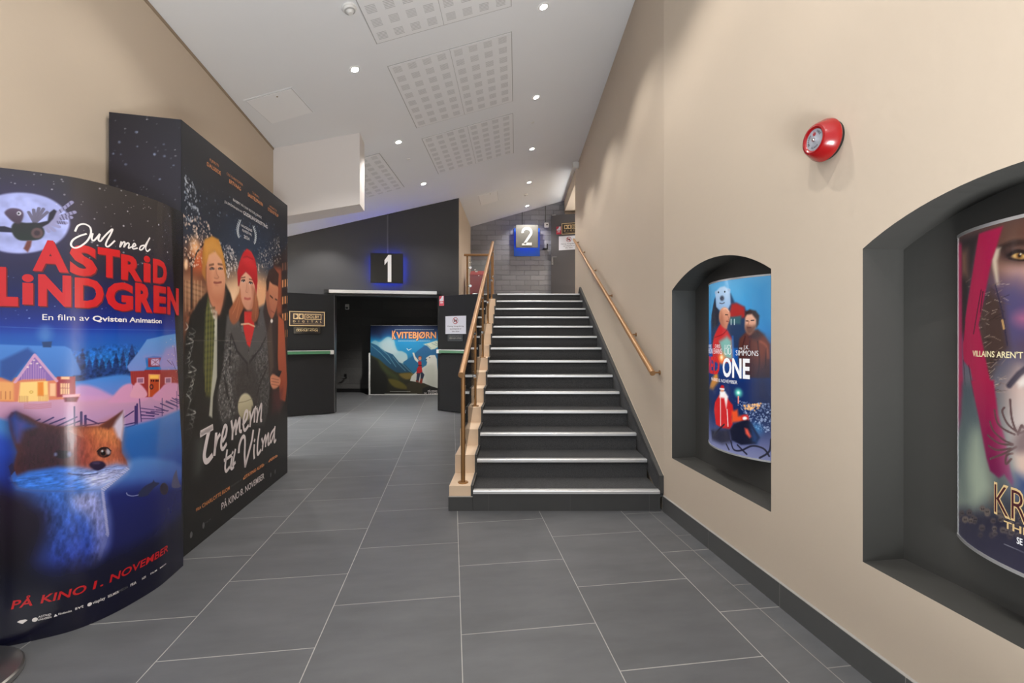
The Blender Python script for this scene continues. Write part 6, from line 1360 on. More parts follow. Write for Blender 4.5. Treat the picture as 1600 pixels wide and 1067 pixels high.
ART_C = [
 ('V',[(0,(20,18,16)),(.3,(34,32,24)),(.6,(40,90,120)),(.9,(20,140,195)),(1.2,(14,150,210)),(1.4,(14,70,130)),(1.6,(18,34,80))]),
 ('P',[(-.007,1.547),(.33,1.529),(.223,1.298),(-.007,1.351)],(18,40,86),.12,.9,None,0),
 ('P',[(-.007,1.156),(.099,1.227),(.223,1.191),(.383,1.307),(.524,1.245),(.56,1.12),(.613,.996),(.719,.978),(.826,.907),(.826,.765),(.649,.694),(.4,.836),(.135,.978),(-.007,1.049)],(120,190,216),.02,1,(200,220,220),1),
 ('P',[(.223,1.174),(.4,1.28),(.524,1.209),(.542,1.102),(.613,.96),(.454,.889),(.276,.978)],(216,226,226),.08,.6,None,1),
 ('P',[(.002,1.174),(.135,1.12),(.33,.978),(.507,.907),(.649,.729),(.79,.658),(.968,.48),(.861,.444),(.4,.445),(.002,.801)],(34,104,146),.01,1,(22,66,92),0),
 ('L',[(.029,1.103),(.223,.943),(.454,.694)],(150,200,214),.014,.6,.012,0),
 ('L',[(.223,1.049),(.4,.889),(.578,.622)],(150,200,214),.014,.6,.012,0),
 ('L',[(.507,.854),(.631,.694),(.79,.533)],(150,200,214),.014,.6,.012,0),
 ('L',[(.719,.693),(.861,.551),(.968,.462)],(150,200,214),.014,.6,.012,0),
 ('P',[(.737,.729),(.932,.853),(1.074,.996),(1.216,1.102),(1.34,1.12),(1.465,1.049),(1.571,1.013),(1.571,.444),(.968,.48)],(26,96,152),.01,1,(30,120,160),0),
 ('P',[(1.198,1.138),(1.34,1.174),(1.5,1.223),(1.571,1.191),(1.571,1.102),(1.465,1.031),(1.376,1.013),(1.287,1.102)],(216,226,206),.015,1,None,0),
 ('L',[(1.269,1.138),(1.376,1.049)],(60,110,130),.01,.7,.008,0),
 ('L',[(1.394,1.156),(1.518,1.102)],(60,110,130),.01,.7,.008,0),
 ('L',[(1.465,1.174),(1.554,1.12)],(60,110,130),.01,.7,.008,0),
 ('P',[(.002,.889),(.188,.8),(.365,.64),(.578,.498),(.719,.48),(.915,.498),(1.003,.373),(1.571,.212),(1.571,-.055),(.002,-.052)],(70,76,40),.015,1,(30,28,20),0),
 ('P',[(.002,.872),(.17,.765),(.312,.552),(.4,.303),(.33,-.053),(.002,-.052)],(24,26,22),.04,.95,None,0),
 ('P',[(.4,.338),(.613,.32),(.826,.178),(.826,.107),(.542,.16)],(122,110,38),.03,.8,None,1),
 ('P',[(.649,.462),(.932,.48),(1.003,.373),(.79,.338)],(150,124,52),.03,.8,None,1),
 ('P',[(.188,.765),(.4,.551),(.613,.409),(.578,.338),(.259,.552)],(70,84,44),.05,.7,None,1),
 ('P',[(.826,.231),(1.039,.32),(1.216,.231),(1.465,.177),(1.571,.123),(1.571,-.055),(.826,.018)],(60,54,36),.02,1,None,0),
 ('P',[(1.181,.124),(1.358,.195),(1.554,.123),(1.571,-.019),(1.181,-.019)],(26,24,20),.02,1,None,0),
 ('P',[(.897,.302),(.932,.409),(1.039,.515),(1.181,.604),(1.269,.658),(1.287,.729),(1.252,.782),(1.269,.835),(1.358,.889),(1.465,.889),(1.509,.8),(1.518,.622),(1.554,.373),(1.562,.123),(1.394,.177),(1.216,.248),(1.003,.284)],(226,226,216),.008,1,None,0),
 ('P',[(1.216,.586),(1.394,.693),(1.465,.586),(1.465,.195),(1.287,.266)],(198,202,186),.05,.5,None,1),
 ('P',[(1.282,.786),(1.28,.779),(1.276,.774),(1.269,.772),(1.262,.772),(1.256,.775),(1.251,.779),(1.25,.786),(1.251,.792),(1.256,.797),(1.262,.8),(1.269,.8),(1.276,.797),(1.28,.792)],(24,24,28),.004,1,None,1),
 ('P',[(1.355,.832),(1.354,.827),(1.351,.824),(1.346,.821),(1.342,.821),(1.337,.824),(1.334,.827),(1.333,.832),(1.334,.836),(1.337,.84),(1.342,.842),(1.346,.842),(1.351,.84),(1.354,.836)],(24,24,28),.003,1,None,1),
 ('P',[(.95,.942),(.989,.951),(1.021,.853),(1.092,.764),(1.074,.72),(1.003,.782)],(230,226,214),.006,1,None,0),
 ('P',[(1.078,.747),(1.154,.747),(1.163,.622),(1.181,.48),(1.039,.462),(1.06,.587),(1.092,.64)],(196,22,36),.006,1,None,0),
 ('L',[(1.088,.654),(1.159,.654)],(40,20,24),.02,.9,.004,0),
 ('P',[(1.156,.814),(1.152,.794),(1.142,.778),(1.128,.769),(1.112,.769),(1.098,.778),(1.088,.794),(1.085,.814),(1.088,.834),(1.098,.85),(1.112,.859),(1.128,.859),(1.142,.85),(1.152,.834)],(222,150,116),.006,1,None,1),
 ('P',[(1.081,.836),(1.11,.875),(1.163,.853),(1.159,.8),(1.138,.853)],(150,60,36),.006,1,None,0),
 ('P',[(1.053,.48),(1.136,.48),(1.092,.284),(1.039,.293)],(40,50,74),.006,1,None,0),
 ('P',[(1.142,.497),(1.184,.497),(1.225,.444),(1.172,.284),(1.131,.302)],(40,50,74),.006,1,None,0),
 ('P',[(1.136,.355),(1.184,.355),(1.172,.239),(1.11,.252)],(150,54,34),.006,1,None,0),
 ('P',[(1.03,.32),(1.092,.311),(1.092,.266),(1.03,.284)],(130,50,34),.006,1,None,0),
 ('L',[(.826,1.04),(.861,.999),(.923,1.035)],(240,244,244),.014,.95,.004,0),
 ('L',[(.445,.063),(.473,.063)],(200,200,196),.012,.8,.004,0),
 ('L',[(.484,.063),(.512,.062)],(200,200,196),.012,.8,.004,0),
 ('L',[(.523,.062),(.551,.062)],(200,200,196),.012,.8,.004,0),
 ('L',[(.562,.062),(.59,.062)],(200,200,196),.012,.8,.004,0),
 ('L',[(.601,.062),(.629,.062)],(200,200,196),.012,.8,.004,0),
 ('L',[(.64,.062),(.668,.062)],(200,200,196),.012,.8,.004,0),
 ('L',[(.679,.062),(.707,.062)],(200,200,196),.012,.8,.004,0),
 ('L',[(.718,.062),(.746,.062)],(200,200,196),.012,.8,.004,0),
 ('L',[(.757,.062),(.785,.062)],(200,200,196),.012,.8,.004,0),
 ('L',[(.796,.062),(.824,.062)],(200,200,196),.012,.8,.004,0),
 ('L',[(.835,.062),(.863,.062)],(200,200,196),.012,.8,.004,0),
 ('L',[(.874,.062),(.902,.062)],(200,200,196),.012,.8,.004,0),
 ('L',[(.321,.013),(.349,.013)],(200,200,196),.012,.8,.004,0),
 ('L',[(.36,.013),(.388,.013)],(200,200,196),.012,.8,.004,0),
 ('L',[(.399,.013),(.427,.013)],(200,200,196),.012,.8,.004,0),
 ('L',[(.438,.013),(.466,.013)],(200,200,196),.012,.8,.004,0),
 ('L',[(.477,.013),(.505,.013)],(200,200,196),.012,.8,.004,0),
 ('L',[(.516,.013),(.544,.013)],(200,200,196),.012,.8,.004,0),
 ('L',[(.555,.013),(.583,.013)],(200,200,196),.012,.8,.004,0),
 ('L',[(.594,.013),(.622,.013)],(200,200,196),.012,.8,.004,0),
 ('L',[(.633,.013),(.661,.012)],(200,200,196),.012,.8,.004,0),
 ('L',[(.672,.012),(.7,.012)],(200,200,196),.012,.8,.004,0),
 ('L',[(.711,.012),(.739,.012)],(200,200,196),.012,.8,.004,0),
 ('L',[(.75,.012),(.778,.012)],(200,200,196),.012,.8,.004,0),
 ('L',[(.789,.012),(.817,.012)],(200,200,196),.012,.8,.004,0),
 ('L',[(.828,.012),(.856,.012)],(200,200,196),.012,.8,.004,0),
 ('L',[(.867,.012),(.895,.012)],(200,200,196),.012,.8,.004,0),
 ('L',[(.906,.012),(.934,.012)],(200,200,196),.012,.8,.004,0),
 ('L',[(.945,.012),(.973,.012)],(200,200,196),.012,.8,.004,0),
 ('L',[(.984,.012),(1.012,.012)],(200,200,196),.012,.8,.004,0),
 ('L',[(1.023,.012),(1.051,.012)],(200,200,196),.012,.8,.004,0),
 ('L',[(.551,1.472),(.578,1.472)],(220,226,226),.012,.8,.004,0),
 ('L',[(.592,1.472),(.618,1.472)],(220,226,226),.012,.8,.004,0),
 ('L',[(.633,1.472),(.659,1.472)],(220,226,226),.012,.8,.004,0),
 ('L',[(.673,1.472),(.7,1.472)],(220,226,226),.012,.8,.004,0),
 ('L',[(.714,1.472),(.741,1.472)],(220,226,226),.012,.8,.004,0),
 ('L',[(.755,1.472),(.781,1.472)],(220,226,226),.012,.8,.004,0),
 ('L',[(.796,1.472),(.822,1.472)],(220,226,226),.012,.8,.004,0),
 ('L',[(.836,1.472),(.863,1.472)],(220,226,226),.012,.8,.004,0),
 ('L',[(.877,1.472),(.904,1.472)],(220,226,226),.012,.8,.004,0),
 ('L',[(.918,1.472),(.945,1.472)],(220,226,226),.012,.8,.004,0),
 ('L',[(.959,1.472),(.985,1.472)],(220,226,226),.012,.8,.004,0),
 ('L',[(1.0,1.472),(1.026,1.472)],(220,226,226),.012,.8,.004,0),
 ('L',[(1.04,1.472),(1.067,1.472)],(220,226,226),.012,.8,.004,0),
 ('L',[(1.081,1.472),(1.108,1.472)],(220,226,226),.012,.8,.004,0),
 ('L',[(1.122,1.472),(1.149,1.472)],(220,226,226),.012,.8,.004,0),
 ('L',[(1.163,1.472),(1.19,1.472)],(220,226,226),.012,.8,.004,0),
 ('L',[(1.204,1.472),(1.23,1.472)],(220,226,226),.012,.8,.004,0),
 ('L',[(1.245,1.472),(1.271,1.472)],(220,226,226),.012,.8,.004,0),
 ('L',[(1.285,1.472),(1.312,1.472)],(220,226,226),.012,.8,.004,0),
 ('L',[(1.326,1.472),(1.353,1.472)],(220,226,226),.012,.8,.004,0),
 ('L',[(1.367,1.472),(1.394,1.472)],(220,226,226),.012,.8,.004,0),
 ('L',[(1.408,1.472),(1.435,1.473)],(220,226,226),.012,.8,.004,0),
 ('L',[(.631,1.213),(.657,1.213)],(226,232,226),.012,.8,.004,0),
 ('L',[(.672,1.213),(.698,1.213)],(226,232,226),.012,.8,.004,0),
 ('L',[(.712,1.213),(.739,1.213)],(226,232,226),.012,.8,.004,0),
 ('L',[(.753,1.213),(.78,1.213)],(226,232,226),.012,.8,.004,0),
 ('L',[(.794,1.213),(.821,1.213)],(226,232,226),.012,.8,.004,0),
 ('L',[(.835,1.213),(.861,1.213)],(226,232,226),.012,.8,.004,0),
 ('L',[(.875,1.213),(.902,1.213)],(226,232,226),.012,.8,.004,0),
 ('L',[(.916,1.213),(.943,1.213)],(226,232,226),.012,.8,.004,0),
 ('L',[(.957,1.213),(.984,1.213)],(226,232,226),.012,.8,.004,0),
 ('L',[(.998,1.213),(1.024,1.213)],(226,232,226),.012,.8,.004,0),
 ('L',[(1.039,1.213),(1.065,1.213)],(226,232,226),.012,.8,.004,0),
 ('L',[(1.079,1.213),(1.106,1.213)],(226,232,226),.012,.8,.004,0),
 ('L',[(1.12,1.213),(1.147,1.213)],(226,232,226),.012,.8,.004,0),
 ('L',[(1.161,1.213),(1.188,1.213)],(226,232,226),.012,.8,.004,0),
 ('L',[(1.202,1.213),(1.229,1.213)],(226,232,226),.012,.8,.004,0),
 ('L',[(1.243,1.213),(1.269,1.213)],(226,232,226),.012,.8,.004,0),
 ('L',[(1.284,1.213),(1.31,1.213)],(226,232,226),.012,.8,.004,0),
 ('L',[(1.324,1.213),(1.351,1.213)],(226,232,226),.012,.8,.004,0),
]
ART_D = [
 ('V',[(0,(120,124,160)),(.1,(90,96,140)),(.25,(22,36,70)),(.42,(14,40,96)),(.6,(14,80,160)),(.8,(60,150,206)),(1.04,(86,150,196))]),
 ('P',[(.157,1.031),(.441,1.021),(.656,1.015),(.656,.808),(.592,.767),(.441,.828)],(104,180,220),.1,.7,(40,126,186),0),
 ('P',[(.55,.987),(.661,1.01),(.661,.686),(.612,.713)],(34,126,190),.1,.6,None,0),
 ('P',[(.201,.792),(.264,.928),(.314,.965),(.427,.948),(.455,.895),(.517,.863),(.545,.812),(.517,.626),(.212,.62)],(40,66,96),.01,1,(30,50,84),0),
 ('P',[(.434,.885),(.468,.889),(.517,.863),(.528,.802),(.441,.8),(.412,.818)],(158,40,40),.012,1,None,0),
 ('P',[(.212,.828),(.264,.916),(.302,.877),(.329,.834),(.314,.764),(.232,.742)],(40,44,58),.012,1,None,0),
 ('P',[(.277,.963),(.296,.979),(.334,.995),(.376,.997),(.404,.979),(.421,.972),(.424,.932),(.427,.886),(.404,.853),(.344,.845),(.29,.878)],(176,200,224),.008,1,(130,165,205),0),
 ('P',[(.3,.966),(.298,.962),(.294,.959),(.289,.957),(.282,.958),(.275,.96),(.271,.965),(.269,.97),(.271,.974),(.275,.977),(.282,.979),(.289,.978),(.294,.975),(.298,.971)],(150,176,206),.005,1,None,1),
 ('P',[(.424,.969),(.423,.965),(.42,.962),(.416,.961),(.411,.961),(.407,.963),(.404,.967),(.403,.971),(.404,.975),(.407,.977),(.411,.979),(.416,.978),(.42,.976),(.423,.973)],(150,176,206),.005,1,None,1),
 ('P',[(.323,.965),(.322,.963),(.32,.961),(.317,.96),(.314,.961),(.311,.962),(.309,.964),(.308,.967),(.309,.969),(.311,.971),(.314,.972),(.317,.972),(.32,.97),(.322,.968)],(20,24,34),.003,1,None,1),
 ('P',[(.384,.963),(.384,.961),(.382,.959),(.38,.958),(.377,.958),(.375,.96),(.373,.962),(.373,.964),(.373,.966),(.375,.968),(.377,.969),(.38,.968),(.382,.967),(.384,.965)],(20,24,34),.003,1,None,1),
 ('P',[(.373,.924),(.371,.918),(.366,.913),(.358,.911),(.349,.912),(.341,.915),(.335,.921),(.332,.928),(.335,.934),(.341,.939),(.349,.941),(.358,.941),(.366,.937),(.371,.931)],(60,66,84),.008,1,None,1),
 ('L',[(.329,.899),(.354,.893),(.376,.898)],(60,60,76),.006,.8,.002,0),
 ('P',[(.416,.807),(.499,.814),(.493,.765),(.419,.772)],(50,90,100),.01,1,None,0),
 ('L',[(.43,.795),(.43,.764)],(200,220,220),.006,.8,.002,0),
 ('L',[(.453,.794),(.453,.763)],(200,220,220),.006,.8,.002,0),
 ('P',[(.232,.645),(.256,.693),(.314,.752),(.344,.775),(.404,.727),(.434,.681),(.444,.546),(.363,.53),(.232,.535)],(190,40,44),.01,1,None,0),
 ('P',[(.324,.664),(.397,.693),(.434,.67),(.441,.557),(.363,.565)],(110,186,176),.02,.9,None,0),
 ('P',[(.324,.799),(.329,.846),(.363,.87),(.4,.862),(.423,.829),(.419,.795),(.404,.761),(.392,.739),(.354,.757)],(214,150,118),.008,1,(180,110,84),1),
 ('P',[(.329,.793),(.344,.845),(.363,.821),(.372,.762),(.354,.757)],(150,90,70),.02,.6,None,0),
 ('L',[(.384,.825),(.404,.823)],(60,40,36),.006,1,.002,0),
 ('L',[(.393,.785),(.409,.783)],(130,60,50),.006,1,.002,0),
 ('P',[(.48,.625),(.487,.681),(.522,.714),(.545,.73),(.592,.73),(.632,.692),(.656,.649),(.656,.465),(.539,.458),(.48,.547)],(92,48,40),.01,1,(60,34,34),0),
 ('P',[(.545,.692),(.592,.73),(.622,.703),(.592,.665)],(50,34,40),.02,1,None,0),
 ('P',[(.592,.66),(.642,.66),(.637,.553),(.592,.509)],(140,66,48),.06,.7,None,1),
 ('P',[(.522,.791),(.528,.824),(.561,.828),(.585,.8),(.586,.757),(.566,.719),(.545,.703),(.522,.736)],(226,176,150),.008,1,(190,130,104),1),
 ('P',[(.519,.802),(.522,.835),(.55,.848),(.582,.838),(.601,.81),(.597,.762),(.586,.746),(.585,.789),(.561,.82),(.534,.818)],(48,34,34),.008,1,None,0),
 ('P',[(.524,.747),(.534,.758),(.561,.752),(.585,.757),(.572,.719),(.545,.703),(.528,.72)],(84,56,48),.015,.8,None,1),
 ('L',[(.528,.783),(.54,.781)],(40,28,28),.006,1,.002,0),
 ('L',[(.557,.784),(.572,.785)],(40,28,28),.006,1,.002,0),
 ('L',[(.367,.86),(.392,.86),(.413,.841)],(240,196,168),.006,.6,.004,1),
 ('L',[(.404,.819),(.413,.798),(.406,.792)],(150,92,70),.005,.8,.003,1),
 ('L',[(.545,.78),(.54,.758),(.547,.754)],(160,106,84),.005,.8,.003,1),
 ('L',[(.535,.743),(.556,.744)],(90,50,46),.005,.8,.002,0),
 ('L',[(.264,.687),(.354,.705),(.397,.733)],(120,20,30),.006,.8,.004,1),
 ('L',[(.441,.693),(.448,.546)],(60,120,210),.012,.5,.01,0),
 ('L',[(.55,.67),(.545,.572),(.55,.468)],(52,26,28),.007,.7,.006,1),
 ('L',[(.592,.665),(.602,.552),(.592,.465)],(52,26,28),.007,.7,.006,1),
 ('L',[(.522,.692),(.505,.626),(.493,.548)],(52,26,28),.007,.7,.006,1),
 ('L',[(.637,.628),(.632,.521)],(52,26,28),.007,.7,.006,1),
 ('L',[(.607,.665),(.637,.639),(.646,.575)],(176,96,70),.012,.5,.012,1),
 ('G',(.349,.561),.06,(255,150,70),.95),
 ('G',(.349,.566),.025,(255,240,200),1),
 ('P',[(.149,.358),(.297,.484),(.319,.417),(.244,.357)],(236,150,50),.02,.9,None,0),
 ('P',[(.183,.362),(.66,.433),(.66,.177),(.498,.12),(.183,.092)],(20,44,100),.08,.5,None,0),
 ('P',[(.563,.532),(.66,.546),(.66,.32),(.584,.334)],(40,36,60),.08,.7,None,0),
 ('D',[(.454,.319),(.66,.32),(.66,.156),(.584,.166),(.509,.262)],260,.002,.006,(170,186,220),3,.7),
 ('D',[(.515,.305),(.613,.321),(.584,.271),(.52,.274)],60,.003,.007,(255,190,120),5,.9),
 ('G',(.584,.171),.06,(60,140,200),.6),
 ('G',(.48,.366),.04,(120,255,210),.9),
 ('L',[(.48,.344),(.48,.306)],(255,150,130),.008,.9,.002,0),
 ('G',(.48,.366),.015,(235,255,250),1),
 ('P',[(.259,.236),(.272,.284),(.319,.331),(.348,.351),(.391,.345),(.413,.314),(.441,.29),(.448,.242),(.434,.218),(.441,.175),(.421,.144),(.357,.138),(.285,.147)],(196,30,34),.008,1,None,0),
 ('P',[(.334,.355),(.353,.369),(.383,.361),(.406,.336),(.391,.261),(.374,.321),(.324,.32)],(240,230,226),.01,1,None,0),
 ('P',[(.373,.371),(.371,.364),(.366,.358),(.359,.354),(.352,.353),(.344,.355),(.339,.36),(.337,.367),(.339,.374),(.344,.38),(.352,.384),(.359,.385),(.366,.383),(.371,.378)],(216,150,120),.005,1,None,1),
 ('P',[(.331,.378),(.348,.399),(.37,.398),(.376,.38)],(190,30,36),.005,1,None,0),
 ('P',[(.329,.378),(.376,.38),(.376,.372),(.329,.37)],(244,240,238),.004,1,None,0),
 ('P',[(.331,.355),(.379,.36),(.37,.334),(.348,.329)],(244,240,238),.008,1,None,0),
 ('L',[(.337,.321),(.339,.151)],(236,220,216),.007,.9,.002,0),
 ('L',[(.398,.257),(.406,.158)],(236,220,216),.007,.9,.002,0),
 ('P',[(.434,.251),(.474,.267),(.48,.23),(.537,.244),(.542,.213),(.434,.185)],(224,80,40),.012,1,None,0),
 ('P',[(.542,.229),(.54,.221),(.534,.213),(.525,.209),(.515,.207),(.506,.209),(.5,.215),(.498,.222),(.5,.231),(.506,.238),(.515,.243),(.525,.244),(.534,.242),(.54,.236)],(200,40,40),.008,1,None,1),
 ('P',[(.534,.225),(.532,.22),(.529,.216),(.523,.213),(.517,.212),(.512,.213),(.508,.217),(.507,.221),(.508,.226),(.512,.23),(.517,.233),(.523,.234),(.529,.232),(.532,.229)],(240,236,230),.006,1,None,1),
 ('P',[(.421,.138),(.448,.176),(.509,.208),(.537,.217),(.563,.195),(.603,.127),(.584,.088),(.498,.066),(.434,.081)],(20,24,44),.008,1,None,0),
 ('P',[(.52,.167),(.537,.164),(.558,.125),(.548,.116),(.526,.136)],(226,84,66),.01,1,None,0),
 ('P',[(.553,.193),(.598,.127),(.589,.088),(.563,.1)],(30,60,110),.02,.9,None,0),
 ('P',[(.207,.097),(.421,.144),(.434,.07),(.357,.042),(.227,.041)],(34,34,50),.02,.9,None,0),
 ('L',[(.428,.074),(.448,.029),(.498,.034),(.563,.073),(.623,.068),(.651,.031)],(26,26,42),.01,.9,.003,1),
 ('L',[(.603,.013),(.651,.057),(.66,.125)],(26,26,42),.01,.9,.003,1),
 ('L',[(.391,.049),(.413,.021)],(26,26,42),.01,.9,.003,1),
 ('L',[(.531,.02),(.474,.061)],(26,26,42),.01,.9,.003,1),
 ('L',[(.259,.072),(.374,.163)],(26,26,42),.01,.9,.003,1),
]
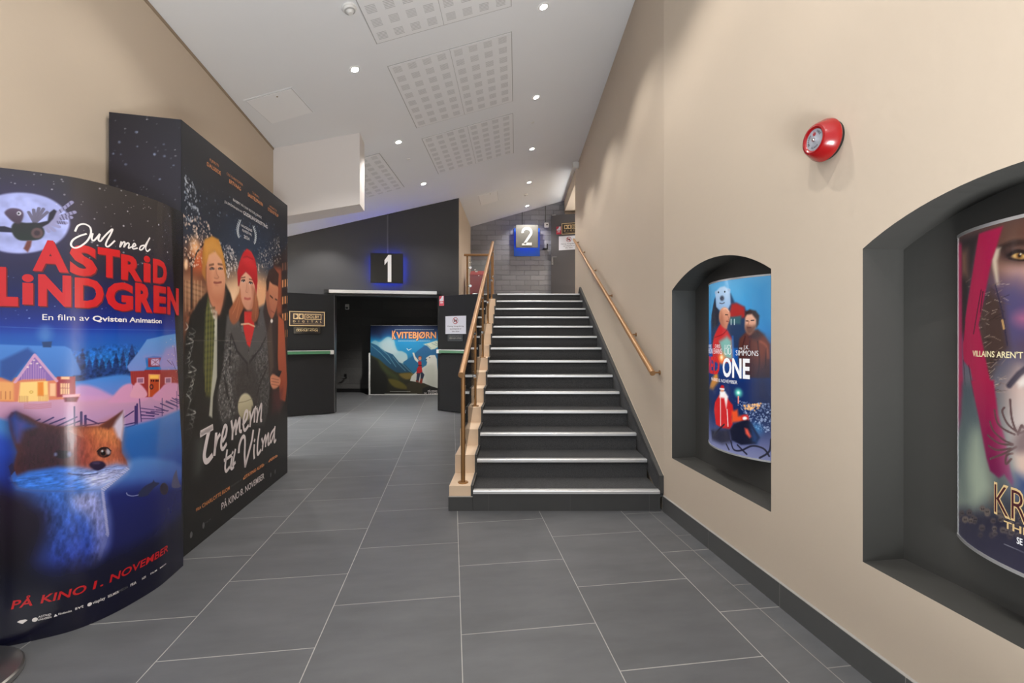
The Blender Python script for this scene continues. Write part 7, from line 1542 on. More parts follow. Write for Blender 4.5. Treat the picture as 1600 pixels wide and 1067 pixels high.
ART_E = [
 ('V',[(0,(52,50,66)),(.12,(40,38,52)),(.3,(80,92,92)),(.5,(96,96,100)),(.75,(70,62,90)),(1.04,(74,54,50))]),
 ('P',[(.192,1.035),(.32,1.031),(.443,1.017),(.443,.604),(.279,.652),(.21,.743),(.185,.953)],(86,58,48),.04,1,None,0),
 ('P',[(.237,.928),(.313,.929),(.383,.902),(.402,.814),(.305,.82),(.242,.862)],(196,150,132),.06,.9,None,1),
 ('P',[(.221,.849),(.279,.857),(.335,.817),(.414,.813),(.414,.663),(.252,.651),(.198,.722)],(72,68,112),.06,.85,None,0),
 ('P',[(.346,.737),(.343,.729),(.334,.723),(.32,.719),(.305,.72),(.29,.724),(.279,.731),(.275,.74),(.279,.748),(.29,.754),(.305,.757),(.32,.756),(.334,.752),(.343,.745)],(178,96,124),.03,.8,None,1),
 ('P',[(.232,.954),(.279,.945),(.335,.924),(.335,.906),(.284,.9),(.237,.918)],(36,24,24),.03,.95,None,1),
 ('P',[(.302,.917),(.301,.913),(.296,.911),(.289,.91),(.281,.912),(.273,.915),(.268,.919),(.266,.924),(.268,.928),(.273,.93),(.281,.931),(.289,.929),(.296,.926),(.301,.922)],(206,166,98),.008,1,None,1),
 ('P',[(.292,.92),(.292,.916),(.29,.914),(.286,.913),(.283,.913),(.28,.915),(.278,.919),(.277,.923),(.278,.926),(.28,.929),(.283,.93),(.286,.93),(.29,.927),(.292,.924)],(96,60,26),.006,1,None,1),
 ('P',[(.288,.921),(.288,.919),(.287,.918),(.285,.917),(.284,.917),(.283,.918),(.282,.92),(.281,.922),(.282,.924),(.283,.925),(.284,.926),(.285,.926),(.287,.924),(.288,.923)],(12,8,8),.003,1,None,1),
 ('P',[(.29,.925),(.29,.924),(.289,.923),(.289,.923),(.288,.923),(.287,.924),(.286,.925),(.286,.926),(.286,.927),(.287,.928),(.288,.928),(.289,.928),(.289,.927),(.29,.926)],(255,250,230),.002,1,None,1),
 ('L',[(.254,.927),(.279,.935),(.305,.923),(.328,.902)],(26,18,18),.01,.9,.004,1),
 ('L',[(.257,.919),(.284,.908),(.313,.905)],(30,20,20),.006,.8,.004,1),
 ('L',[(.226,.95),(.271,.961),(.32,.951)],(40,28,26),.018,.8,.012,1),
 ('P',[(.215,.957),(.232,.954),(.221,.916),(.226,.844),(.219,.844),(.207,.897),(.203,.924)],(206,190,166),.008,.8,None,0),
 ('P',[(.031,1.02),(.151,1.013),(.135,.962),(.108,.868),(.075,.692),(.031,.693)],(40,32,34),.02,1,None,0),
 ('P',[(.04,.979),(.087,.971),(.092,.886),(.048,.897)],(150,104,80),.03,.6,None,0),
 ('P',[(.143,.767),(.198,.836),(.237,.792),(.257,.651),(.221,.61),(.185,.535),(.198,.173),(.172,.27),(.143,.584)],(66,50,46),.02,1,None,0),
 ('L',[(.212,.638),(.238,.656)],(150,128,112),.0016,.6,.0015,0),
 ('L',[(.222,.563),(.234,.562)],(196,176,156),.0016,.6,.0015,0),
 ('L',[(.164,.821),(.192,.814)],(196,176,156),.0016,.6,.0015,0),
 ('L',[(.117,.862),(.163,.853)],(96,76,66),.0016,.6,.0015,0),
 ('L',[(.212,.8),(.235,.791)],(196,176,156),.0016,.6,.0015,0),
 ('L',[(.234,.807),(.256,.793)],(196,176,156),.0016,.6,.0015,0),
 ('L',[(.188,.549),(.206,.567)],(196,176,156),.0016,.6,.0015,0),
 ('L',[(.233,.79),(.261,.782)],(96,76,66),.0016,.6,.0015,0),
 ('L',[(.145,.754),(.165,.75)],(150,128,112),.0016,.6,.0015,0),
 ('L',[(.214,.74),(.237,.746)],(30,24,24),.0016,.6,.0015,0),
 ('L',[(.144,.84),(.179,.834)],(196,176,156),.0016,.6,.0015,0),
 ('L',[(.203,.688),(.233,.675)],(150,128,112),.0016,.6,.0015,0),
 ('L',[(.2,.523),(.225,.527)],(96,76,66),.0016,.6,.0015,0),
 ('L',[(.181,.729),(.194,.723)],(196,176,156),.0016,.6,.0015,0),
 ('L',[(.233,.639),(.248,.634)],(96,76,66),.0016,.6,.0015,0),
 ('L',[(.144,.738),(.18,.743)],(150,128,112),.0016,.6,.0015,0),
 ('L',[(.215,.65),(.233,.65)],(96,76,66),.0016,.6,.0015,0),
 ('L',[(.183,.522),(.21,.525)],(196,176,156),.0016,.6,.0015,0),
 ('L',[(.228,.736),(.245,.74)],(30,24,24),.0016,.6,.0015,0),
 ('L',[(.212,.749),(.237,.757)],(30,24,24),.0016,.6,.0015,0),
 ('L',[(.193,.506),(.225,.497)],(96,76,66),.0016,.6,.0015,0),
 ('L',[(.204,.845),(.222,.843)],(96,76,66),.0016,.6,.0015,0),
 ('L',[(.234,.803),(.258,.811)],(30,24,24),.0016,.6,.0015,0),
 ('L',[(.172,.56),(.203,.577)],(96,76,66),.0016,.6,.0015,0),
 ('L',[(.158,.823),(.193,.812)],(30,24,24),.0016,.6,.0015,0),
 ('L',[(.227,.805),(.241,.809)],(96,76,66),.0016,.6,.0015,0),
 ('L',[(.22,.521),(.237,.523)],(96,76,66),.0016,.6,.0015,0),
 ('L',[(.106,.717),(.156,.717)],(196,176,156),.0016,.6,.0015,0),
 ('L',[(.187,.636),(.202,.636)],(30,24,24),.0016,.6,.0015,0),
 ('L',[(.185,.676),(.2,.678)],(30,24,24),.0016,.6,.0015,0),
 ('L',[(.208,.613),(.224,.623)],(30,24,24),.0016,.6,.0015,0),
 ('L',[(.183,.562),(.202,.583)],(30,24,24),.0016,.6,.0015,0),
 ('L',[(.197,.628),(.219,.619)],(30,24,24),.0016,.6,.0015,0),
 ('L',[(.129,.745),(.161,.742)],(30,24,24),.0016,.6,.0015,0),
 ('L',[(.191,.735),(.218,.748)],(30,24,24),.0016,.6,.0015,0),
 ('L',[(.185,.531),(.204,.546)],(30,24,24),.0016,.6,.0015,0),
 ('L',[(.21,.522),(.226,.527)],(30,24,24),.0016,.6,.0015,0),
 ('L',[(.207,.528),(.231,.542)],(96,76,66),.0016,.6,.0015,0),
 ('L',[(.209,.796),(.234,.801)],(96,76,66),.0016,.6,.0015,0),
 ('L',[(.177,.752),(.193,.762)],(150,128,112),.0016,.6,.0015,0),
 ('L',[(.182,.789),(.199,.794)],(196,176,156),.0016,.6,.0015,0),
 ('L',[(.129,.633),(.153,.636)],(150,128,112),.0016,.6,.0015,0),
 ('L',[(.177,.541),(.194,.558)],(150,128,112),.0016,.6,.0015,0),
 ('L',[(.147,.712),(.164,.717)],(196,176,156),.0016,.6,.0015,0),
 ('L',[(.225,.772),(.242,.762)],(30,24,24),.0016,.6,.0015,0),
 ('L',[(.228,.558),(.248,.57)],(150,128,112),.0016,.6,.0015,0),
 ('L',[(.155,.663),(.183,.661)],(30,24,24),.0016,.6,.0015,0),
 ('L',[(.227,.523),(.254,.528)],(30,24,24),.0016,.6,.0015,0),
 ('L',[(.119,.693),(.152,.694)],(196,176,156),.0016,.6,.0015,0),
 ('L',[(.216,.518),(.246,.521)],(150,128,112),.0016,.6,.0015,0),
 ('L',[(.139,.724),(.162,.74)],(30,24,24),.0016,.6,.0015,0),
 ('L',[(.227,.636),(.247,.637)],(196,176,156),.0016,.6,.0015,0),
 ('L',[(.174,.683),(.195,.692)],(196,176,156),.0016,.6,.0015,0),
 ('L',[(.155,.646),(.173,.663)],(96,76,66),.0016,.6,.0015,0),
 ('L',[(.23,.846),(.259,.841)],(196,176,156),.0016,.6,.0015,0),
 ('L',[(.114,.69),(.145,.697)],(30,24,24),.0016,.6,.0015,0),
 ('L',[(.099,.854),(.136,.851)],(30,24,24),.0016,.6,.0015,0),
 ('L',[(.165,.773),(.189,.763)],(196,176,156),.0016,.6,.0015,0),
 ('L',[(.172,.602),(.209,.609)],(150,128,112),.0016,.6,.0015,0),
 ('L',[(.097,.863),(.141,.855)],(30,24,24),.0016,.6,.0015,0),
 ('L',[(.145,.597),(.179,.598)],(196,176,156),.0016,.6,.0015,0),
 ('L',[(.125,.853),(.168,.852)],(196,176,156),.0016,.6,.0015,0),
 ('L',[(.209,.851),(.233,.85)],(96,76,66),.0016,.6,.0015,0),
 ('L',[(.227,.557),(.251,.563)],(196,176,156),.0016,.6,.0015,0),
 ('L',[(.203,.541),(.219,.552)],(150,128,112),.0016,.6,.0015,0),
 ('L',[(.185,.612),(.216,.611)],(30,24,24),.0016,.6,.0015,0),
 ('L',[(.165,.81),(.191,.813)],(30,24,24),.0016,.6,.0015,0),
 ('L',[(.171,.667),(.186,.671)],(196,176,156),.0016,.6,.0015,0),
 ('L',[(.086,.769),(.137,.754)],(30,24,24),.0016,.6,.0015,0),
 ('L',[(.235,.605),(.25,.624)],(150,128,112),.0016,.6,.0015,0),
 ('L',[(.096,.823),(.141,.829)],(150,128,112),.0016,.6,.0015,0),
 ('L',[(.154,.604),(.193,.603)],(196,176,156),.0016,.6,.0015,0),
 ('L',[(.11,.799),(.128,.806)],(196,176,156),.0016,.6,.0015,0),
 ('L',[(.092,.853),(.117,.851)],(150,128,112),.0016,.6,.0015,0),
 ('L',[(.13,.655),(.165,.657)],(150,128,112),.0016,.6,.0015,0),
 ('L',[(.143,.706),(.171,.713)],(30,24,24),.0016,.6,.0015,0),
 ('L',[(.182,.533),(.209,.534)],(30,24,24),.0016,.6,.0015,0),
 ('L',[(.21,.538),(.226,.545)],(196,176,156),.0016,.6,.0015,0),
 ('L',[(.205,.767),(.22,.769)],(196,176,156),.0016,.6,.0015,0),
 ('L',[(.2,.553),(.215,.555)],(150,128,112),.0016,.6,.0015,0),
 ('L',[(.139,.624),(.157,.631)],(150,128,112),.0016,.6,.0015,0),
 ('L',[(.172,.679),(.197,.68)],(30,24,24),.0016,.6,.0015,0),
 ('L',[(.174,.822),(.196,.824)],(196,176,156),.0016,.6,.0015,0),
 ('L',[(.204,.525),(.227,.542)],(150,128,112),.0016,.6,.0015,0),
 ('L',[(.219,.517),(.231,.527)],(96,76,66),.0016,.6,.0015,0),
 ('L',[(.121,.735),(.158,.733)],(30,24,24),.0016,.6,.0015,0),
 ('L',[(.188,.576),(.207,.586)],(30,24,24),.0016,.6,.0015,0),
 ('L',[(.194,.573),(.213,.589)],(196,176,156),.0016,.6,.0015,0),
 ('L',[(.185,.596),(.199,.592)],(196,176,156),.0016,.6,.0015,0),
 ('L',[(.167,.791),(.189,.807)],(30,24,24),.0016,.6,.0015,0),
 ('L',[(.164,.861),(.186,.875)],(96,76,66),.0016,.6,.0015,0),
 ('L',[(.163,.745),(.193,.738)],(150,128,112),.0016,.6,.0015,0),
 ('L',[(.15,.727),(.165,.736)],(30,24,24),.0016,.6,.0015,0),
 ('L',[(.214,.817),(.236,.827)],(150,128,112),.0016,.6,.0015,0),
 ('L',[(.097,.688),(.121,.702)],(150,128,112),.0016,.6,.0015,0),
 ('L',[(.208,.615),(.239,.621)],(150,128,112),.0016,.6,.0015,0),
 ('L',[(.183,.579),(.202,.583)],(196,176,156),.0016,.6,.0015,0),
 ('L',[(.201,.845),(.226,.849)],(96,76,66),.0016,.6,.0015,0),
 ('L',[(.219,.538),(.233,.546)],(30,24,24),.0016,.6,.0015,0),
 ('L',[(.203,.757),(.217,.763)],(196,176,156),.0016,.6,.0015,0),
 ('L',[(.115,.802),(.15,.789)],(30,24,24),.0016,.6,.0015,0),
 ('L',[(.08,.869),(.113,.877)],(150,128,112),.0016,.6,.0015,0),
 ('L',[(.217,.843),(.235,.855)],(150,128,112),.0016,.6,.0015,0),
 ('L',[(.166,.603),(.18,.612)],(96,76,66),.0016,.6,.0015,0),
 ('L',[(.123,.846),(.15,.835)],(150,128,112),.0016,.6,.0015,0),
 ('L',[(.216,.838),(.241,.838)],(150,128,112),.0016,.6,.0015,0),
 ('L',[(.19,.522),(.215,.535)],(196,176,156),.0016,.6,.0015,0),
 ('L',[(.117,.669),(.14,.669)],(196,176,156),.0016,.6,.0015,0),
 ('L',[(.223,.647),(.235,.645)],(30,24,24),.0016,.6,.0015,0),
 ('L',[(.186,.686),(.214,.686)],(150,128,112),.0016,.6,.0015,0),
 ('L',[(.194,.535),(.224,.542)],(196,176,156),.0016,.6,.0015,0),
 ('L',[(.131,.661),(.169,.666)],(30,24,24),.0016,.6,.0015,0),
 ('L',[(.185,.568),(.2,.565)],(196,176,156),.0016,.6,.0015,0),
 ('L',[(.22,.613),(.236,.631)],(30,24,24),.0016,.6,.0015,0),
 ('L',[(.199,.835),(.214,.827)],(30,24,24),.0016,.6,.0015,0),
 ('L',[(.23,.549),(.254,.542)],(96,76,66),.0016,.6,.0015,0),
 ('L',[(.201,.592),(.22,.61)],(196,176,156),.0016,.6,.0015,0),
 ('L',[(.176,.654),(.2,.669)],(150,128,112),.0016,.6,.0015,0),
 ('L',[(.212,.602),(.24,.6)],(96,76,66),.0016,.6,.0015,0),
 ('L',[(.159,.659),(.178,.658)],(96,76,66),.0016,.6,.0015,0),
 ('L',[(.215,.845),(.237,.762),(.252,.661)],(40,36,60),.004,.8,.002,0),
 ('L',[(.237,.736),(.242,.711)],(206,160,96),.006,.8,.002,0),
 ('P',[(.252,.536),(.284,.593),(.301,.566),(.443,.586),(.443,.388),(.279,.398)],(206,168,152),.05,.9,None,0),
 ('P',[(.279,.554),(.301,.58),(.305,.547),(.284,.54)],(226,216,206),.01,1,None,0),
 ('L',[(.257,.542),(.284,.579),(.301,.595)],(40,36,50),.016,.9,.006,0),
 ('P',[(.151,1.015),(.238,1.017),(.221,.966),(.203,.924),(.182,.838),(.151,.724),(.169,.66),(.185,.597),(.21,.503),(.135,.494),(.108,.582),(.062,.608),(.055,.658),(.075,.748),(.117,.883)],(150,22,62),.006,1,None,0),
 ('P',[(-.036,1.032),(.045,1.001),(.051,.692),(.057,.484),(-.047,.473)],(150,34,74),.015,.9,None,0),
 ('L',[(.162,.835),(.126,.697)],(40,18,30),.004,.8,.002,0),
 ('L',[(.075,.737),(.062,.675)],(40,18,30),.004,.8,.002,0),
 ('L',[(.169,.829),(.158,.766)],(40,18,30),.004,.8,.002,0),
 ('L',[(.098,.593),(.126,.496)],(40,18,30),.004,.8,.002,0),
 ('L',[(.062,.608),(.075,.524)],(40,18,30),.004,.8,.002,0),
 ('P',[(-.043,.538),(.052,.545),(.046,.421),(-.01,.328),(-.048,.315)],(160,30,70),.02,.9,(90,24,66),0),
 ('P',[(.046,.527),(.122,.534),(.156,.426),(.191,.314),(.203,.221),(.122,.128),(-.01,.085),(.036,.348)],(58,70,78),.03,.9,(120,130,118),0),
 ('P',[(.112,.363),(.156,.382),(.191,.282),(.203,.2),(.131,.142),(.091,.244)],(150,160,140),.05,.8,None,1),
 ('P',[(.112,.544),(.209,.553),(.224,.449),(.248,.375),(.258,.305),(.27,.263),(.267,.247),(.243,.275),(.226,.26),(.197,.273),(.184,.307),(.156,.415)],(150,22,62),.006,1,(98,22,66),0),
 ('P',[(.248,.442),(.311,.572),(.451,.583),(.451,.318),(.277,.245),(.258,.341)],(190,180,176),.06,.85,None,0),
 ('L',[(.307,.423),(.281,.408),(.265,.445),(.26,.501)],(84,62,62),.0062,.95,.0015,1),
 ('L',[(.281,.408),(.253,.428),(.237,.461),(.243,.475)],(84,62,62),.0062,.95,.0015,1),
 ('L',[(.272,.401),(.243,.41),(.221,.427),(.212,.463)],(84,62,62),.0062,.95,.0015,1),
 ('L',[(.267,.372),(.243,.377),(.209,.398),(.196,.425)],(84,62,62),.0062,.95,.0015,1),
 ('L',[(.267,.369),(.226,.365),(.188,.381)],(84,62,62),.0062,.95,.0015,1),
 ('L',[(.277,.366),(.243,.338),(.197,.31)],(84,62,62),.0062,.95,.0015,1),
 ('L',[(.263,.358),(.221,.343),(.191,.349)],(84,62,62),.0062,.95,.0015,1),
 ('L',[(.281,.403),(.29,.43),(.295,.425)],(84,62,62),.0062,.95,.0015,1),
 ('L',[(.263,.327),(.248,.308),(.25,.334),(.267,.344)],(84,62,62),.0062,.95,.0015,1),
 ('P',[(.272,.391),(.295,.425),(.357,.437),(.357,.356),(.303,.338),(.272,.35)],(122,104,104),.02,1,None,1),
 ('P',[(.272,.34),(.295,.351),(.357,.356),(.357,.271),(.299,.272),(.277,.295)],(196,170,156),.02,1,None,0),
 ('P',[(.277,.285),(.307,.284),(.357,.29),(.357,.252),(.272,.223)],(54,70,110),.03,1,None,0),
 ('P',[(.267,.159),(.267,.156),(.265,.153),(.263,.151),(.26,.15),(.258,.15),(.256,.152),(.256,.155),(.256,.158),(.258,.161),(.26,.163),(.263,.164),(.265,.163),(.267,.162)],(72,64,66),.004,1,None,1),
 ('P',[(.261,.156),(.261,.155),(.261,.154),(.26,.153),(.259,.153),(.259,.153),(.258,.154),(.258,.154),(.258,.156),(.259,.156),(.259,.157),(.26,.157),(.261,.157),(.261,.157)],(30,26,30),.002,.9,None,1),
 ('P',[(.266,.158),(.266,.157),(.265,.156),(.265,.155),(.264,.155),(.263,.155),(.263,.155),(.263,.156),(.263,.157),(.263,.158),(.264,.159),(.265,.159),(.265,.159),(.266,.159)],(30,26,30),.002,.9,None,1),
 ('P',[(.286,.144),(.285,.141),(.284,.138),(.282,.136),(.28,.135),(.278,.136),(.276,.137),(.276,.14),(.276,.143),(.278,.145),(.28,.147),(.282,.148),(.284,.148),(.285,.146)],(92,82,78),.004,1,None,1),
 ('P',[(.281,.141),(.28,.14),(.28,.139),(.279,.138),(.279,.138),(.278,.138),(.278,.138),(.277,.139),(.278,.14),(.278,.141),(.279,.142),(.279,.142),(.28,.142),(.28,.141)],(30,26,30),.002,.9,None,1),
 ('P',[(.285,.142),(.285,.141),(.284,.14),(.284,.14),(.283,.14),(.283,.14),(.282,.14),(.282,.141),(.282,.142),(.283,.143),(.283,.144),(.284,.144),(.284,.144),(.285,.143)],(30,26,30),.002,.9,None,1),
 ('P',[(.049,.085),(.047,.08),(.04,.074),(.03,.069),(.017,.065),(.003,.062),(-.007,.062),(-.011,.065),(-.007,.07),(.003,.077),(.017,.083),(.03,.087),(.04,.089),(.047,.088)],(72,64,66),.004,1,None,1),
 ('P',[(.023,.075),(.022,.073),(.02,.072),(.017,.07),(.013,.069),(.01,.069),(.008,.069),(.007,.07),(.008,.071),(.01,.073),(.013,.074),(.017,.075),(.02,.076),(.022,.076)],(30,26,30),.002,.9,None,1),
 ('P',[(.041,.081),(.041,.079),(.039,.078),(.037,.077),(.034,.076),(.031,.075),(.03,.076),(.029,.077),(.03,.078),(.031,.08),(.034,.081),(.037,.082),(.039,.082),(.041,.082)],(30,26,30),.002,.9,None,1),
 ('P',[(.307,.12),(.307,.116),(.305,.112),(.302,.109),(.299,.108),(.296,.109),(.294,.111),(.294,.114),(.294,.119),(.296,.123),(.299,.126),(.302,.127),(.305,.126),(.307,.124)],(92,82,78),.004,1,None,1),
 ('P',[(.3,.116),(.3,.115),(.3,.114),(.299,.114),(.299,.114),(.298,.114),(.298,.114),(.297,.115),(.298,.116),(.298,.117),(.299,.118),(.299,.118),(.3,.118),(.3,.117)],(30,26,30),.002,.9,None,1),
 ('P',[(.305,.118),(.304,.117),(.304,.116),(.303,.116),(.303,.115),(.302,.115),(.302,.116),(.302,.117),(.302,.118),(.302,.119),(.303,.12),(.303,.12),(.304,.12),(.304,.119)],(30,26,30),.002,.9,None,1),
 ('P',[(.142,.095),(.141,.091),(.137,.087),(.133,.083),(.127,.081),(.122,.081),(.118,.083),(.117,.086),(.118,.09),(.122,.095),(.127,.098),(.133,.1),(.137,.101),(.141,.099)],(72,64,66),.004,1,None,1),
 ('P',[(.129,.09),(.129,.088),(.128,.087),(.127,.086),(.125,.086),(.124,.086),(.123,.086),(.123,.087),(.123,.088),(.124,.09),(.125,.091),(.127,.091),(.128,.091),(.129,.09)],(30,26,30),.002,.9,None,1),
 ('P',[(.138,.093),(.138,.092),(.137,.09),(.136,.09),(.134,.089),(.133,.089),(.132,.09),(.132,.091),(.132,.092),(.133,.093),(.134,.094),(.136,.094),(.137,.094),(.138,.094)],(30,26,30),.002,.9,None,1),
 ('P',[(.178,.15),(.177,.145),(.174,.14),(.17,.137),(.164,.135),(.159,.135),(.156,.137),(.155,.141),(.156,.146),(.159,.15),(.164,.154),(.17,.156),(.174,.156),(.177,.153)],(92,82,78),.004,1,None,1),
 ('P',[(.166,.144),(.166,.143),(.166,.142),(.165,.141),(.163,.141),(.162,.141),(.162,.141),(.161,.142),(.162,.143),(.162,.145),(.163,.145),(.165,.146),(.166,.146),(.166,.145)],(30,26,30),.002,.9,None,1),
 ('P',[(.174,.147),(.173,.146),(.173,.145),(.172,.144),(.171,.143),(.17,.143),(.169,.144),(.169,.145),(.169,.146),(.17,.147),(.171,.148),(.172,.148),(.173,.148),(.173,.148)],(30,26,30),.002,.9,None,1),
 ('P',[(.299,.135),(.299,.132),(.297,.129),(.295,.127),(.293,.126),(.291,.127),(.289,.128),(.289,.131),(.289,.134),(.291,.137),(.293,.139),(.295,.14),(.297,.139),(.299,.138)],(72,64,66),.004,1,None,1),
 ('P',[(.294,.132),(.294,.131),(.293,.13),(.293,.129),(.292,.129),(.291,.129),(.291,.13),(.291,.131),(.291,.132),(.291,.133),(.292,.133),(.293,.134),(.293,.133),(.294,.133)],(30,26,30),.002,.9,None,1),
 ('P',[(.298,.134),(.298,.133),(.297,.132),(.297,.131),(.296,.131),(.296,.131),(.295,.132),(.295,.132),(.295,.133),(.296,.134),(.296,.135),(.297,.135),(.297,.135),(.298,.135)],(30,26,30),.002,.9,None,1),
 ('P',[(.236,.157),(.235,.152),(.232,.148),(.228,.144),(.224,.143),(.22,.143),(.217,.145),(.216,.149),(.217,.154),(.22,.159),(.224,.162),(.228,.164),(.232,.163),(.235,.161)],(92,82,78),.004,1,None,1),
 ('P',[(.226,.152),(.226,.151),(.225,.15),(.224,.149),(.223,.149),(.223,.149),(.222,.15),(.222,.151),(.222,.152),(.223,.153),(.223,.153),(.224,.154),(.225,.154),(.226,.153)],(30,26,30),.002,.9,None,1),
 ('P',[(.231,.154),(.231,.153),(.231,.152),(.23,.151),(.229,.151),(.228,.151),(.228,.152),(.228,.153),(.228,.154),(.228,.155),(.229,.155),(.23,.156),(.231,.156),(.231,.155)],(30,26,30),.002,.9,None,1),
 ('P',[(.214,.081),(.213,.076),(.21,.071),(.206,.068),(.201,.065),(.196,.066),(.193,.068),(.192,.072),(.193,.077),(.196,.082),(.201,.086),(.206,.088),(.21,.088),(.213,.086)],(72,64,66),.004,1,None,1),
 ('P',[(.203,.076),(.202,.075),(.202,.073),(.201,.073),(.2,.072),(.199,.072),(.199,.073),(.199,.074),(.199,.075),(.199,.076),(.2,.077),(.201,.077),(.202,.077),(.202,.077)],(30,26,30),.002,.9,None,1),
 ('P',[(.209,.078),(.209,.077),(.208,.076),(.207,.075),(.206,.075),(.205,.075),(.205,.076),(.205,.076),(.205,.078),(.205,.079),(.206,.079),(.207,.08),(.208,.08),(.209,.079)],(30,26,30),.002,.9,None,1),
 ('P',[(.097,.086),(.095,.079),(.089,.073),(.08,.067),(.069,.063),(.058,.062),(.05,.063),(.047,.068),(.05,.074),(.058,.081),(.069,.087),(.08,.091),(.089,.092),(.095,.09)],(92,82,78),.004,1,None,1),
 ('P',[(.073,.076),(.073,.075),(.072,.073),(.07,.072),(.068,.072),(.066,.071),(.065,.072),(.064,.073),(.065,.074),(.066,.075),(.068,.077),(.07,.077),(.072,.077),(.073,.077)],(30,26,30),.002,.9,None,1),
 ('P',[(.086,.08),(.085,.079),(.084,.078),(.082,.077),(.081,.076),(.079,.076),(.078,.076),(.077,.077),(.078,.079),(.079,.08),(.081,.081),(.082,.082),(.084,.082),(.085,.081)],(30,26,30),.002,.9,None,1),
 ('P',[(.216,.126),(.215,.122),(.213,.118),(.209,.115),(.205,.114),(.202,.114),(.199,.116),(.198,.119),(.199,.124),(.202,.128),(.205,.131),(.209,.132),(.213,.132),(.215,.13)],(72,64,66),.004,1,None,1),
 ('P',[(.207,.122),(.207,.121),(.206,.12),(.205,.119),(.204,.118),(.204,.119),(.203,.119),(.203,.12),(.203,.121),(.204,.122),(.204,.123),(.205,.123),(.206,.123),(.207,.123)],(30,26,30),.002,.9,None,1),
 ('P',[(.213,.124),(.213,.123),(.212,.122),(.211,.121),(.21,.121),(.21,.121),(.209,.122),(.209,.123),(.209,.124),(.21,.125),(.21,.125),(.211,.126),(.212,.126),(.213,.125)],(30,26,30),.002,.9,None,1),
 ('P',[(.289,.113),(.288,.109),(.286,.106),(.283,.103),(.28,.101),(.277,.102),(.275,.104),(.274,.107),(.275,.112),(.277,.115),(.28,.118),(.283,.12),(.286,.119),(.288,.117)],(92,82,78),.004,1,None,1),
 ('P',[(.281,.109),(.281,.108),(.281,.107),(.28,.107),(.279,.106),(.279,.107),(.278,.107),(.278,.108),(.278,.109),(.279,.11),(.279,.111),(.28,.111),(.281,.111),(.281,.11)],(30,26,30),.002,.9,None,1),
 ('P',[(.286,.111),(.286,.11),(.285,.109),(.285,.109),(.284,.108),(.283,.108),(.283,.109),(.283,.11),(.283,.111),(.283,.112),(.284,.113),(.285,.113),(.285,.113),(.286,.112)],(30,26,30),.002,.9,None,1),
 ('P',[(.326,.157),(.326,.154),(.325,.151),(.323,.149),(.321,.148),(.319,.149),(.317,.15),(.317,.153),(.317,.156),(.319,.159),(.321,.161),(.323,.162),(.325,.161),(.326,.159)],(72,64,66),.004,1,None,1),
 ('P',[(.321,.154),(.321,.153),(.321,.152),(.32,.151),(.32,.151),(.319,.151),(.319,.152),(.319,.153),(.319,.154),(.319,.155),(.32,.155),(.32,.156),(.321,.155),(.321,.155)],(30,26,30),.002,.9,None,1),
 ('P',[(.325,.156),(.325,.155),(.325,.154),(.324,.153),(.324,.153),(.323,.153),(.323,.154),(.323,.154),(.323,.155),(.323,.156),(.324,.157),(.324,.157),(.325,.157),(.325,.156)],(30,26,30),.002,.9,None,1),
 ('P',[(.296,.159),(.296,.156),(.294,.154),(.292,.152),(.29,.151),(.288,.151),(.287,.153),(.286,.155),(.287,.158),(.288,.161),(.29,.163),(.292,.164),(.294,.163),(.296,.162)],(92,82,78),.004,1,None,1),
 ('P',[(.291,.156),(.291,.155),(.291,.154),(.29,.154),(.289,.153),(.289,.154),(.288,.154),(.288,.155),(.288,.156),(.289,.157),(.289,.158),(.29,.158),(.291,.158),(.291,.157)],(30,26,30),.002,.9,None,1),
 ('P',[(.295,.158),(.295,.157),(.295,.156),(.294,.155),(.294,.155),(.293,.155),(.293,.156),(.293,.157),(.293,.158),(.293,.159),(.294,.159),(.294,.16),(.295,.159),(.295,.159)],(30,26,30),.002,.9,None,1),
 ('P',[(.33,.203),(.329,.199),(.327,.196),(.325,.193),(.322,.192),(.319,.193),(.317,.195),(.317,.199),(.317,.203),(.319,.206),(.322,.209),(.325,.21),(.327,.209),(.329,.207)],(72,64,66),.004,1,None,1),
 ('P',[(.323,.2),(.323,.199),(.322,.198),(.322,.197),(.321,.197),(.321,.197),(.32,.198),(.32,.199),(.32,.2),(.321,.201),(.321,.201),(.322,.202),(.322,.201),(.323,.201)],(30,26,30),.002,.9,None,1),
 ('P',[(.327,.201),(.327,.2),(.326,.2),(.326,.199),(.325,.199),(.325,.199),(.324,.2),(.324,.2),(.324,.201),(.325,.202),(.325,.203),(.326,.203),(.326,.203),(.327,.202)],(30,26,30),.002,.9,None,1),
 ('P',[(.222,.09),(.221,.086),(.218,.082),(.215,.079),(.211,.077),(.208,.077),(.205,.079),(.204,.082),(.205,.087),(.208,.091),(.211,.094),(.215,.095),(.218,.095),(.221,.093)],(92,82,78),.004,1,None,1),
 ('P',[(.213,.085),(.213,.084),(.212,.083),(.211,.082),(.21,.082),(.21,.082),(.209,.082),(.209,.083),(.209,.084),(.21,.085),(.21,.086),(.211,.087),(.212,.086),(.213,.086)],(30,26,30),.002,.9,None,1),
 ('P',[(.219,.087),(.218,.086),(.218,.085),(.217,.084),(.216,.084),(.215,.084),(.215,.085),(.215,.086),(.215,.087),(.215,.088),(.216,.089),(.217,.089),(.218,.089),(.218,.088)],(30,26,30),.002,.9,None,1),
 ('P',[(.135,.106),(.133,.102),(.13,.098),(.126,.095),(.121,.093),(.116,.093),(.112,.095),(.111,.098),(.112,.101),(.116,.106),(.121,.109),(.126,.111),(.13,.111),(.133,.109)],(72,64,66),.004,1,None,1),
